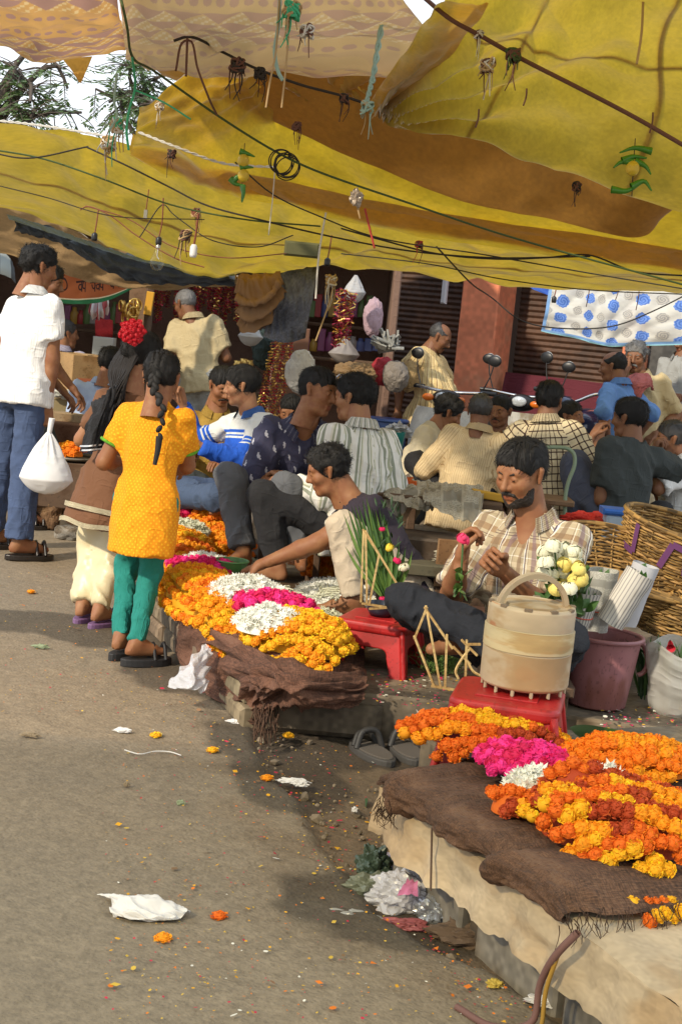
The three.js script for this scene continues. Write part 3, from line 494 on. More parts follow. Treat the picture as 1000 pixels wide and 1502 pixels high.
// ------------------------------------------------------------------ building with shutters behind
const B0 = P(716, 560, 13.2).setY(0), BR = V(0.86, 0, 0.51), BN = V(-0.51, 0, 0.86), BANG = Math.atan2(-BR.z, BR.x);
const BP = (t, o, y) => B0.clone().addScaledVector(BR, t).addScaledVector(BN, o).setY(y);
{
  const plaster = tex(512, 512, (u, v) => { const k = 1 + tfbm(u, v, 5, 2, 5) * 0.25 + tn(u, v, 90, 7) * 0.08; const w = sstep(0.1, 0.26, tfbm(u, v, 4, 12, 5)); return [236 * k * (1 - 0.1 * w) + 20 * w, 166 * k + 16 * w, 132 * k + 18 * w]; });
  const salmon = M(L3(0.95, 0.68, 0.56), 0.9, { map: plaster, bumpMap: roughBump, bumpScale: 0.004 }), dark = M(L3(0.3, 0.22, 0.17), 0.9), greyW = M(L3(0.12, 0.125, 0.13), 0.8, { map: stoneMap }), shut = M(L3(0.11, 0.052, 0.028), 0.6, { map: stoneMap, metalness: 0.2 });
  const t = thing('shop_building', 'shop building with salmon pillars and closed brown roller shutters', 'building');
  const bx = (t0, t1, o0, o1, y0, y1, m, name, b = 0.012) => { const c = BP((t0 + t1) / 2, (o0 + o1) / 2, (y0 + y1) / 2), g = box(t1 - t0, y1 - y0, o1 - o0, b), uv = g.attributes.uv; for (let i = 0; i < uv.count; i++) uv.setXY(i, uv.getX(i) * 0.6, uv.getY(i) * 0.6); return mesh(name, place(g, c.x, c.y, c.z, 0, BANG, 0), m, t); };
  bx(-2.9, 5, -0.6, -0.25, 0, 2.74, dark, 'wall'); bx(-1.0, 5, -0.24, 0.3, 2.75, 3.0, salmon, 'upper_wall'); bx(-2.9, 5, -0.24, 0.5, 0, 0.16, dirtyStone, 'step');
  bx(-0.18, 0.18, 0, 0.36, 0.165, 2.74, salmon, 'pillar'); bx(1.27, 1.46, -0.2, 0.14, 0.165, 2.74, salmon, 'pillar'); bx(-2.75, -2.4, 0, 0.36, 0.165, 2.74, salmon, 'pillar');
  const shutter = (t0, t1, name) => { const n = 150, f = (u, v) => { const y = 0.17 + v * 2.5, ph = v * n / 3, w = ph - Math.floor(ph), o = -0.1 + 0.011 * (w < 0.75 ? Math.sin(w / 0.75 * Math.PI) : 0); const p = BP(lerp(t0, t1, u), o, y); p.u = u * (t1 - t0) * 0.6; p.v = v * 1.5; return p; }; mesh(name, sheetGeo(2, n * 2, f), shut, t); };
  shutter(-2.4, -0.18, 'roller_shutter'); shutter(0.18, 1.27, 'roller_shutter');
  bx(1.46, 1.95, -0.22, 0.02, 0.165, 2.74, greyW, 'grey_wall'); bx(1.98, 2.06, -0.22, 0.06, 0.165, 2.74, M(L3(0.3, 0.34, 0.36), 0.5), 'door_frame'); 
  bx(-1.0, 5, 0.31, 0.75, 2.76, 2.9, salmon, 'concrete_canopy');
  bx(-0.36, -0.31, 0.36, 0.41, 1.66, 2.7, M(L3(0.6, 0.6, 0.62), 0.4), 'light_tube');
}
// ------------------------------------------------------------------ tree behind the awnings
{
  const bark = M(L3(0.09, 0.07, 0.055), 0.9), leafM = thin(L3(0.09, 0.16, 0.035), 0.3, { roughness: 0.8 });
  const mk = (label, trunkP, top, twigs, sd) => {
    reseed(sd); const t = thing('feathery_tree', label, 'tree', trunkP.clone().setY(0), 'trees behind the awnings'); const O = t.position, bg = [], lg = [];
    bg.push(taper([V(0, -0.1, 0), top.clone().sub(O).multiplyScalar(0.5).add(V(0.2, 0.1, 0)), top.clone().sub(O)], 0.17, 0.09, 8, 14));
    const leafPos = [], leafIdx = [];
    for (const [e, n] of twigs) {
      const a = top.clone().lerp(trunkP.clone().setY(top.y * 0.75), rnd(0.6)), pts = [a, a.clone().lerp(e, 0.5).add(V(rnd(-0.3, 0.3), rnd(0.1, 0.5), rnd(-0.3, 0.3))), e]; bg.push(taper(pts.map(p => p.clone().sub(O)), 0.05, 0.014, 6, 10));
      const c = new THREE.CatmullRomCurve3(pts);
      for (let k = 0; k < n; k++) {
        const q = c.getPoint(rnd(0.45, 1)), d = V(rnd(-1, 1), rnd(-0.75, 0.5), rnd(-0.7, 0.7)).normalize(), L = rnd(0.25, 0.55), tip = q.clone().addScaledVector(d, L).add(V(0, -0.1, 0)); bg.push(taper([q, q.clone().lerp(tip, 0.5).add(V(0, 0.05, 0)), tip].map(p => p.clone().sub(O)), 0.007, 0.003, 4, 5));
        for (let m = 0; m < 22; m++) { const b = q.clone().lerp(tip, 0.25 + 0.75 * m / 22).sub(O), sd2 = m % 2 ? 1 : -1, w = d.clone().cross(V(0, 1, 0.3)).normalize().multiplyScalar(sd2).addScaledVector(d, 0.6).add(V(0, rnd(-0.5, 0.1), 0)).normalize(), l = rnd(0.06, 0.11), x = w.clone().cross(V(rnd(-1, 1), 1, rnd(-1, 1))).normalize().multiplyScalar(0.013), i0 = leafPos.length / 3; for (const p of [b, b.clone().addScaledVector(w, l * 0.5).add(x), b.clone().addScaledVector(w, l), b.clone().addScaledVector(w, l * 0.5).sub(x)]) leafPos.push(p.x, p.y, p.z); leafIdx.push(i0, i0 + 1, i0 + 2, i0, i0 + 2, i0 + 3); }
      }
    }
    mesh('trunk', bg, bark, t); const g = new THREE.BufferGeometry(); g.setAttribute('position', new THREE.Float32BufferAttribute(leafPos, 3)); g.setIndex(leafIdx); g.computeVertexNormals(); const cr2 = mesh('crown', g, leafM, t); cr2.userData.kind = 'stuff';
  };
  mk('feathery tree behind the printed cloth with drooping leaf sprays', P(235, 330, 17), P(240, 200, 17), [[P(205, 95, 16.5), 16], [P(240, 110, 16.5), 16], [P(180, 130, 16.8), 14], [P(225, 150, 16.4), 16], [P(255, 135, 17), 14], [P(160, 150, 16.6), 8], [P(200, 70, 16.6), 12], [P(250, 160, 16.2), 12], [P(140, 130, 16.9), 7], [P(270, 90, 17), 12]], 11);
  mk('dark branching tree at the left with sparse sprays against the sky', P(-10, 330, 15), P(-20, 150, 15), [[P(45, 150, 14.6), 14], [P(20, 170, 14.8), 16], [P(40, 180, 14.7), 14], [P(10, 130, 15), 10], [P(100, 130, 15.2), 6], [P(70, 170, 14.8), 8], [P(120, 165, 15.1), 6], [P(5, 90, 15), 8], [P(90, 100, 15), 4]], 29);
}
// ------------------------------------------------------------------ tarpaulins and cloths overhead
const PR = (d, ...p) => p.map(([x, y, dd = 0]) => P(x, y, d + dd));
const tarpMap = tex(512, 512, (u, v) => { const k = 1 + tfbm(u, v, 4, 5, 5) * 0.12 + tn(u, v, 180, 2) * 0.05, w = tn(u, v, 400, 9) * 0.03, st = sstep(0.16, 0.3, tfbm(u, v, 6, 21, 4)) * 0.05; const m = (k + w) * (1 - st); return [236 * m, 228 * m, 190 * m * (1 - st * 0.5)]; });
const tarpBump = tex(512, 512, (u, v) => { const k = 128 + 110 * Math.abs(tfbm(u, v, 5, 31, 3)) + 60 * Math.abs(tn(u, v, 22, 8)); return [k, k, k]; }, false);
const tarpM = (c, t = 0.42) => thin(c, t, { map: tarpMap, bumpMap: tarpBump, bumpScale: 0.008, roughness: 0.95 });
const yellowA = tarpM(L3(0.6, 0.44, 0.045), 0.7), yellowB = tarpM(L3(0.7, 0.47, 0.03), 0.72), yellowC = tarpM(L3(0.68, 0.49, 0.05), 0.7);
const crease = (s, am, fu, fv) => (u, v) => am * (Math.abs(N(u * fu + s, v * fv, s)) * 1.7 - 0.45 + 0.4 * N(u * fu * 2.3, v * fv * 2.3 + s, 2));
const pull = (pu, pv, n, am, rr) => (u, v) => { const a = Math.atan2(v - pv, u - pu), r = Math.hypot(u - pu, v - pv); return am * Math.sin(a * n) * Math.exp(-r / rr) * sstep(0, 0.06, r); };
{
  const c0 = clothGeo([
    PR(8.2, [-160, 168, 0.2], [50, 184], [165, 205], [300, 255], [430, 288], [540, 310], [660, 332], [800, 352], [1000, 377], [1220, 400]),
    PR(8.75, [-160, 215, 0.2], [50, 238], [175, 275], [300, 318], [430, 340], [540, 352], [660, 366], [800, 384], [1000, 402], [1220, 420]),
    PR(9.3, [-160, 250, 0.2], [50, 285], [180, 335], [300, 372], [425, 378], [530, 380], [650, 396], [800, 410], [1000, 420], [1220, 436]),
    PR(9.75, [-160, 284, 0.2], [50, 316], [190, 371], [310, 405], [420, 396], [520, 388], [650, 408], [800, 420], [1000, 427], [1220, 440])], 190, 70,
    (u, v) => crease(1, 0.035, 14, 3)(u, v) + 0.04 * Math.sin(u * 55 + v * 9) * sstep(0.1, 0.8, v) * N(u * 7, 2) + 0.008 * N(u * 50, v * 3), [2.2, 0.9]);
  const tc = single('yellow_tarpaulin', 'long yellow tarpaulin whose sagging hem hangs in front of the shops', 'tarpaulin', c0, yellowC);
  const b0 = clothGeo([
    PR(6.6, [205, 160, 0.4], [270, 113], [335, 82], [405, 42], [540, 72], [700, 85], [850, 125], [1000, 155], [1220, 185]),
    PR(7.0, [200, 190, 0.4], [275, 165], [340, 145], [412, 125], [545, 160], [700, 180], [850, 212], [1000, 235], [1220, 262]),
    PR(7.45, [196, 212, 0.2], [280, 225], [345, 228], [425, 225], [550, 262], [700, 285], [850, 312], [1000, 335], [1220, 362]),
    PR(7.9, [190, 232], [285, 268], [350, 288], [430, 306], [555, 334], [700, 358], [850, 381], [1000, 403], [1220, 430])], 170, 60,
    (u, v) => crease(5, 0.03, 9, 3)(u, v) + 0.02 * Math.sin((u * 2 - v) * 22) * N(u * 5, v * 3 + 3) + pull(0.45, 0.3, 17, 0.03, 0.2)(u, v), [1.9, 0.9]);
  const tb = single('yellow_tarpaulin', 'middle yellow tarpaulin stretched above the green rope', 'tarpaulin', b0, yellowB);
  mesh('doubled_hem', clothGeo([PR(7.6, [194, 205, 0.1], [285, 240], [350, 260], [430, 276], [555, 304], [700, 330], [850, 352], [1000, 375], [1220, 402]), PR(7.86, [190, 230], [285, 266], [350, 286], [430, 304], [555, 332], [700, 356], [850, 379], [1000, 401], [1220, 428])].map(r => r.map(p => p.setY(p.y + 0.03))), 120, 8, crease(7, 0.01, 9, 2), [1.9, 0.15]), tarpM(L3(0.66, 0.4, 0.03), 0.5), tb);
  // doubled layer laid over the upper half of the middle tarpaulin
  const d0 = clothGeo([
    PR(6.5, [215, 86, 0.2], [385, 20], [540, 55], [700, 68], [850, 105], [1000, 135], [1220, 170]),
    PR(6.85, [225, 108, 0.2], [385, 105], [545, 135], [700, 165], [850, 205], [960, 255], [1220, 262]),
    PR(7.25, [240, 122, 0.2], [390, 185], [535, 250], [680, 306], [810, 332], [945, 356], [990, 262])], 130, 50,
    (u, v, p) => crease(8, 0.012, 8, 3)(u, v), [1.6, 0.6]);
  single('brown_tarpaulin', 'folded second layer of tarpaulin lying over the middle one', 'tarpaulin', d0, tarpM(L3(0.5, 0.26, 0.04), 0.3), V(0, 0.035, 0));
  const a0 = clothGeo([
    PR(2.9, [900, -420, 0.2], [1000, -430], [1100, -430], [1250, -420], [1400, -410]),
    PR(3.9, [720, -150], [830, -140], [940, -130], [1080, -120], [1300, -100]),
    PR(4.9, [655, -5], [760, 20], [860, 35], [1000, 55], [1250, 90]),
    PR(5.6, [600, 85], [720, 110], [830, 130], [1000, 165], [1230, 200]),
    PR(6.25, [548, 160], [660, 192], [790, 238], [960, 298], [1220, 365])], 150, 130,
    (u, v) => crease(3, 0.03, 5, 5)(u, v) + 0.02 * Math.sin((u * 0.6 + v) * 26 + 4 * N(u * 3, v * 3)) * N(u * 4, v * 4 + 7) + pull(0, 1, 19, 0.08, 0.3)(u, v), [1.5, 1.6]);
  const ta = single('yellow_tarpaulin', 'big olive yellow tarpaulin tied by its corner to a teal rope', 'tarpaulin', a0, yellowA);
  const seamM = tarpM(L3(0.5, 0.34, 0.03), 0.5); for (const [q, g0, ...s] of [[ta, a0, 0.34, 0.02, 0.3, 0.98, 0.012], [ta, a0, 0.72, 0.02, 0.7, 0.98, 0.012], [ta, a0, 0.02, 0.62, 0.98, 0.6, 0.01]]) mesh('seam', seamGeo(g0, ...s, 0.006), seamM, q);
  for (const s of [[0.02, 0.5, 0.98, 0.5, 0.02]]) mesh('seam', seamGeo(c0, ...s, 0.006), seamM, tc);
  const hem = clothGeo([PR(4.75, [640, 5], [672, 2], [716, 8]), PR(5.4, [598, 70], [625, 78], [668, 72]), PR(6.0, [556, 128], [572, 140], [598, 135]), PR(6.2, [538, 158], [546, 166], [556, 162])], 14, 60, crease(9, 0.02, 3, 5), [0.15, 1.2]); mesh('folded_hem', hem, yellowB, ta);

  // printed cloth: orange ground with bands of violet zigzag
  const zig = (base, vio, pale, dens) => tex(512, 512, (u, v) => {
    const bandU = (v * 3) % 1, inB = bandU > 0.3 && bandU < 0.78, k = 1 + tfbm(u, v, 6, 3, 4) * 0.3; let c = base;
    if (inB) { const q = (bandU - 0.3) / 0.48 * 4, row = Math.floor(q), tri = Math.abs(((u * 9 + row * 0.5) % 1) - 0.5) * 2, y = q - row; c = y < tri * 0.95 ? vio : (Math.floor(u * 90) + Math.floor(v * 120)) % 3 ? base : pale; } else if (Math.abs(bandU - 0.22) < 0.05 || Math.abs(bandU - 0.88) < 0.05) { c = Math.hypot(((u * 26) % 1) - 0.5, (bandU - (bandU < 0.5 ? 0.22 : 0.88)) * 12) < 0.34 ? vio : base; } else { const fl = tn(u, v, 34, 6); if (fl > 0.22) c = [lerp(base[0], vio[0], dens), lerp(base[1], vio[1], dens), lerp(base[2], vio[2], dens)]; }
    return [c[0] * k, c[1] * k, c[2] * k];
  });
  const printM = thin(L3(1, 0.95, 0.9), 0.4, { map: zig([208, 164, 98], [174, 136, 122], [222, 196, 142], 0.2), roughness: 1 });
  const printF = thin(L3(0.82, 0.78, 0.74), 0.35, { map: zig([212, 184, 132], [192, 160, 134], [222, 204, 164], 0.25), roughness: 1 });
  const e0 = clothGeo([PR(4.0, [-420, -330], [-120, -320], [60, -300], [160, -280]), PR(5.3, [-300, -40], [-60, -20], [80, -10], [172, -10]), PR(5.75, [-240, 20], [-20, 45], [75, 50], [180, 40]), PR(6.05, [-200, 40], [-8, 62], [62, 92], [184, 72])], 80, 70, crease(2, 0.02, 5, 5), [0.62, 0.62]);
  const te = single('printed_cloth', 'orange printed cloth with violet zigzag bands at the tarpaulins edge', 'cloth', e0, printM);
  mesh('torn_flap', clothGeo([PR(6.05, [92, 86], [136, 82]), PR(6.1, [106, 104], [128, 102]), PR(6.1, [116, 121], [119, 122])], 8, 8, crease(1, 0.008, 3, 3), [0.1, 0.1]), tarpM(L3(0.75, 0.42, 0.1), 0.45), te);
  const f0 = clothGeo([PR(3.6, [40, -430], [250, -430], [450, -420], [560, -400]), PR(4.6, [130, -230], [300, -215], [440, -200], [540, -170]), PR(5.5, [174, -12], [310, -5], [470, 0], [592, -2]), PR(6.1, [182, 62], [290, 70], [430, 62], [640, 62]), PR(6.6, [186, 84], [268, 112], [430, 110], [650, 122])], 100, 100, crease(6, 0.03, 6, 6), [0.9, 0.8]);
  single('printed_cloth', 'beige printed sheet hung above the brown tarpaulin', 'cloth', f0, printF);

  // awnings of the shops at the left
  const brownM = tarpM(L3(0.42, 0.29, 0.19), 0.25), blueM = tarpM(L3(0.07, 0.09, 0.17), 0.12), blueEdge = tarpM(L3(0.22, 0.32, 0.62), 0.25);
  single('brown_awning', 'brown sagging shop awning at the left behind the yellow hem', 'awning', clothGeo([PR(9.9, [-120, 280], [40, 310], [140, 350], [240, 380], [345, 395]), PR(10.1, [-120, 320], [40, 348], [140, 385], [240, 405], [350, 408]), PR(10.2, [-120, 355], [30, 378], [110, 408], [220, 425], [352, 416])], 90, 24, crease(4, 0.04, 9, 3), [2, 0.5]), brownM);
  single('blue_awning', 'dark blue tarpaulin folded along the shop awning', 'awning', clothGeo([PR(9.8, [20, 318], [80, 338], [150, 362], [240, 384], [345, 398]), PR(9.75, [24, 330], [85, 352], [155, 385], [245, 400], [345, 410]), PR(9.8, [22, 336], [95, 356], [182, 408], [250, 417], [345, 416])], 70, 20, crease(12, 0.05, 12, 3), [2, 0.5]), blueM);
  single('blue_edging', 'strip of light blue cloth edging the brown awning', 'cloth', clothGeo([PR(9.72, [10, 314], [70, 332], [140, 357], [220, 382], [345, 402]), PR(9.7, [14, 322], [74, 342], [142, 364], [222, 387], [344, 405])], 60, 6, crease(2, 0.012, 20, 2), [2, 0.1]), blueEdge);
  const cv = document.createElement('canvas'); cv.width = 512; cv.height = 128; const x2 = cv.getContext('2d'); x2.fillStyle = '#b5612f'; x2.fillRect(0, 0, 512, 128); x2.fillStyle = '#2f7a4a'; x2.fillRect(0, 108, 512, 20); x2.fillStyle = '#e9d9b0'; x2.fillRect(0, 103, 512, 5); x2.strokeStyle = '#3a1d12'; x2.lineWidth = 5; x2.lineCap = 'round';
  // Devanagari strokes of the faded shop lettering
  const word = (x, w) => { x2.beginPath(); x2.moveTo(x, 52); x2.lineTo(x + w, 48); x2.stroke(); };
  word(180, 44); word(250, 60); word(340, 90);
  for (const [x, k] of [[196, 0], [214, 1], [262, 2], [284, 0], [302, 1], [352, 2], [374, 1], [396, 0], [420, 1]]) { x2.beginPath(); x2.moveTo(x + 10, 50); x2.lineTo(x + 10, 80); if (k === 0) x2.arc(x + 3, 66, 8, 0, 5); if (k === 1) { x2.moveTo(x, 52); x2.quadraticCurveTo(x - 8, 72, x + 8, 70); } if (k === 2) { x2.moveTo(x - 4, 60); x2.quadraticCurveTo(x + 2, 84, x + 12, 60); } x2.stroke(); }
  x2.beginPath(); x2.arc(120, 62, 15, 0, 6.3); x2.stroke();
  const ct = new THREE.CanvasTexture(cv); ct.colorSpace = THREE.SRGBColorSpace; ct.flipY = true; ct.magFilter = THREE.LinearFilter;
  single('shop_banner', 'orange shop banner with dark lettering and a green lower edge', 'banner', clothGeo([PR(10.3, [60, 440], [110, 446], [160, 440], [215, 412]), PR(10.3, [62, 415], [110, 420], [160, 418], [212, 408]), PR(10.3, [60, 372], [110, 385], [160, 398], [210, 404])], 40, 14, crease(7, 0.015, 6, 2)), thin(L3(0.95, 0.95, 0.95), 0.25, { map: ct }));
  single('striped_awning', 'grey and white striped awning behind the man in white', 'awning', clothGeo([PR(10.4, [-80, 350], [0, 366], [22, 392]), PR(10.2, [-80, 400], [0, 402], [24, 416])], 12, 8, crease(2, 0.01, 5, 2), [0.5, 0.3]), thin(L3(0.5, 0.52, 0.5), 0.2, { map: tex(64, 64, (u, v) => (Math.floor(u * 8) % 2 ? [90, 92, 96] : [220, 225, 222])) }));
  // cloths hanging under the hem
  single('brown_sackcloth', 'brown sacking slung in loops under the yellow hem', 'cloth', clothGeo([PR(9.6, [345, 404], [362, 402], [385, 402], [412, 400]), PR(9.45, [346, 424], [366, 436], [392, 432], [412, 412]), PR(9.5, [350, 446], [370, 460], [396, 446], [414, 424]), PR(9.6, [352, 462], [356, 482], [385, 474], [412, 436])], 40, 40, (u, v) => 0.04 * Math.sin(v * 22 + u * 3) * sstep(0, 0.2, v) + crease(4, 0.025, 6, 6)(u, v), [0.5, 0.5]), fabric(L3(0.26, 0.15, 0.075), { bump: 0.004 }));
  single('blue_grey_sheet', 'worn blue grey sheet hanging from the tarpaulin by the tinsel strands', 'cloth', clothGeo([PR(9.55, [405, 402], [430, 396], [465, 392]), PR(9.55, [402, 440], [428, 440], [460, 430]), PR(9.6, [392, 470], [420, 472], [452, 470]), PR(9.6, [386, 494], [418, 503], [448, 496])], 40, 50, crease(14, 0.02, 7, 4), [0.6, 0.8]), thin(L3(0.17, 0.2, 0.3), 0.12, { map: stoneMap, bumpMap: tarpBump, bumpScale: 0.01 }));
  // cloth with blue roses
  const roses = tex(1024, 512, (u, v) => {
    const n = tfbm(u, v, 20, 3, 3); let c = [208 + n * 34, 205 + n * 34, 196 + n * 28];
    const blot = (cx, cy, r, col) => { const dx = (u - cx) * 2.1, dy = v - cy, d = Math.hypot(dx, dy), a = Math.atan2(dy, dx), R = r * (1 + 0.05 * Math.sin(a * 11 + cx * 40) + 0.06 * Math.sin(a * 4 + cy * 30)); if (d < R) { const sw = Math.sin(d / R * 15 + a * 2); c = [col[0] + sw * 24, col[1] + sw * 22, col[2] + sw * 16]; } };
    for (let i = 0; i < 6; i++) for (let j = 0; j < 4; j++) { blot(0.12 + i * 0.19, 0.1 + j * 0.27 + (i % 2) * 0.1, 0.085, [92, 130, 204]); }
    for (let i = 0; i < 6; i++) for (let j = 0; j < 4; j++) { blot(0.03 + i * 0.19, 0.2 + j * 0.27 + (i % 2) * 0.06, 0.07, [176, 172, 164]); }
    if (v < 0.09 || u < 0.035) c = [120, 160, 205]; if (v < 0.03) c = [150, 205, 210]; return c;
  });
  single('blue_rose_cloth', 'white cloth printed with blue roses hung as a shop sunshade', 'cloth', clothGeo([PR(10.6, [793, 486], [845, 497], [890, 508], [945, 507], [1020, 505], [1080, 500]), PR(10.6, [800, 452], [850, 458], [892, 464], [946, 464], [1020, 462], [1080, 458]), PR(10.7, [806, 414], [855, 416], [895, 418], [948, 418], [1020, 416], [1080, 414])], 70, 30, crease(5, 0.03, 7, 3), [1.18, 1]), thin(L3(0.95, 0.95, 0.95), 0.25, { map: roses, roughness: 0.9 }));
  single('blue_tarpaulin', 'scrap of bright blue sheet beside the rose printed cloth', 'cloth', clothGeo([PR(11, [770, 416], [808, 412]), PR(11, [780, 424], [806, 434])], 6, 6, crease(3, 0.01, 3, 3)), M(L3(0.03, 0.1, 0.45), 0.6));
  // unseen sheet added behind the viewpoint, softening the sun on the near platform
  single('added_shade_sheet', 'pale translucent sheet added out of view to shade the near stall', 'tarpaulin', clothGeo([[V(-5.6, 3.0, -1.3), V(-3.4, 2.75, -1.5), V(-1.4, 2.7, -1.9), V(0.6, 2.72, -2.4), V(3.4, 2.95, -2.4)], [V(-5.6, 2.8, 0.8), V(-3.4, 2.5, 0.8), V(-1.4, 2.45, 0.6), V(0.6, 2.5, 0.4), V(3.4, 2.8, 0.2)], [V(-5.6, 3.1, 3.2), V(-3.4, 2.95, 3.2), V(-1.4, 2.9, 3.2), V(0.6, 2.9, 3.2), V(3.4, 3.1, 3.2)]], 60, 40, crease(5, 0.05, 8, 4), [3, 2]), thin(L3(0.93, 0.86, 0.62), 0.95, { roughness: 0.62 }));
}
// ------------------------------------------------------------------ flowers
function petalBall(np, sd, o = {}) {            // marigold: ruffled petals in rings round a small core, radius 1
  reseed(sd); const pos = [], nor = [], col = []; const pv = (...a) => a.forEach(v => pos.push(v.x, v.y, v.z));
  for (let i = 0; i < np; i++) {
    const y = 1 - (i + 0.5) / np * (o.low ?? 1.5), a = i * 2.39996 + rnd(-0.3, 0.3), r = Math.sqrt(Math.max(0.02, 1 - y * y)), d = V(Math.cos(a) * r, y, Math.sin(a) * r), w = d.clone().cross(V(rnd(-0.4, 0.4), 1, rnd(-0.4, 0.4))).normalize(), up = w.clone().cross(d).normalize();
    const L = rnd(0.82, 1.12), W = (o.w ?? 0.27) * rnd(0.8, 1.2), tilt = up.clone().multiplyScalar(rnd(0.05, 0.3)), b = d.clone().multiplyScalar(0.7), m = d.clone().multiplyScalar(L * 0.9), tp = d.clone().multiplyScalar(L).add(tilt);
    const l = m.clone().addScaledVector(w, W).addScaledVector(up, rnd(-0.12, 0.12)), q = m.clone().addScaledVector(w, -W).addScaledVector(up, rnd(-0.12, 0.12)), c = m.clone().addScaledVector(up, 0.12);
    pv(b, l, c, b, c, q, c, l, tp, c, tp, q); const k = rnd(0.82, 1.18), h = rnd(); for (let n = 0; n < 12; n++) col.push(k, k * (h > 0.75 ? 1.25 : 0.95), k);
  }
  const g = new THREE.BufferGeometry(); g.setAttribute('position', new THREE.Float32BufferAttribute(pos, 3)); g.setAttribute('color', new THREE.Float32BufferAttribute(col, 3)); g.computeVertexNormals();
  const core = tint(new THREE.IcosahedronGeometry(0.8, 1), [0.95, 0.85, 0.9]); core.deleteAttribute('uv');
  return merge([g, core]);
}
const marigolds = [71, 72, 73, 74, 75].map(s => petalBall(54, s)), smallMarigolds = [81, 82, 83].map(s => petalBall(30, s, { w: 0.36 }));
const flM = (r, g, b) => M(L3(r, g, b), 0.8, { vertexColors: true });
const MG = { yellow: flM(0.84, 0.48, 0.008), gold: flM(0.84, 0.35, 0.005), orange: flM(0.84, 0.24, 0.004), deep: flM(0.74, 0.165, 0.005), rust: flM(0.44, 0.06, 0.008), red: flM(0.34, 0.015, 0.02) };
function roseGeo(sd) { // a rose or a clump of its petals: wide curled petals
  reseed(sd); const gs = []; for (let i = 0; i < 15; i++) { const a = i * 2.4, k = Math.sqrt((i + 0.6) / 15), g = new THREE.SphereGeometry(0.62, 5, 4, 0, 1.9, 0.35, 1.15); g.rotateY(a + rnd(-0.3, 0.3)); g.rotateX(rnd(-0.3, 0.3)); const s = 0.45 + k * 0.7; gs.push(place(g, Math.cos(a) * 0.12 * k + rnd(-0.1, 0.1), -0.2 * k + rnd(-0.1, 0.12), Math.sin(a) * 0.12 * k, rnd(-0.35, 0.35), 0, rnd(-0.35, 0.35), [s, s * 0.95, s])); }
  return tint(merge(gs), (i) => { const k = 0.85 + 0.3 * ((i * 7 % 13) / 13); return [k, k, k]; });
}
const frills = [91, 92, 93].map(s => petalBall(26, s, { w: 0.42, low: 1.35 }));
const roses3 = [31, 32, 33, 34].map(roseGeo), magenta = [flM(0.72, 0.012, 0.17), flM(0.62, 0.01, 0.1), flM(0.8, 0.03, 0.26)], whiteFl = thin(L3(0.88, 0.88, 0.8), 0.12, { vertexColors: true, roughness: 0.8 }), creamFl = thin(L3(0.68, 0.68, 0.5), 0.2, { vertexColors: true, roughness: 0.8 });
function starGeo(sd, n = 6) { reseed(sd); const gs = []; for (let i = 0; i < n; i++) { const a = i / n * 6.283 + rnd(-0.2, 0.2), t = rnd(0.15, 0.7), p = [V(0, 0, 0), V(0.42, 0.2 * t, 0.24), V(1, t * 0.7, 0), V(0.42, 0.2 * t, -0.24)], g = new THREE.BufferGeometry(); g.setAttribute('position', new THREE.Float32BufferAttribute([0, 1, 2, 0, 2, 3].flatMap(k => [p[k].x, p[k].y, p[k].z]), 3)); g.computeVertexNormals(); gs.push(g.rotateY(a)); } gs.push(new THREE.CylinderGeometry(0.16, 0.1, 1.1, 4, 1, true).translate(0, -0.5, 0)); return tint(merge(gs), [1, 1, 1]); }
const stars = [41, 42, 43].map(s => starGeo(s));
const dome = (x, z, p = 2) => Math.pow(Math.max(0, 1 - Math.pow(Math.abs(x), p) - Math.pow(Math.abs(z), p)), 0.5);
const pick = (a, w) => { let r = rnd(a.reduce((s, x) => s + x[1], 0)); for (const x of a) { r -= x[1]; if (r <= 0) return x[0]; } return a[0][0]; };
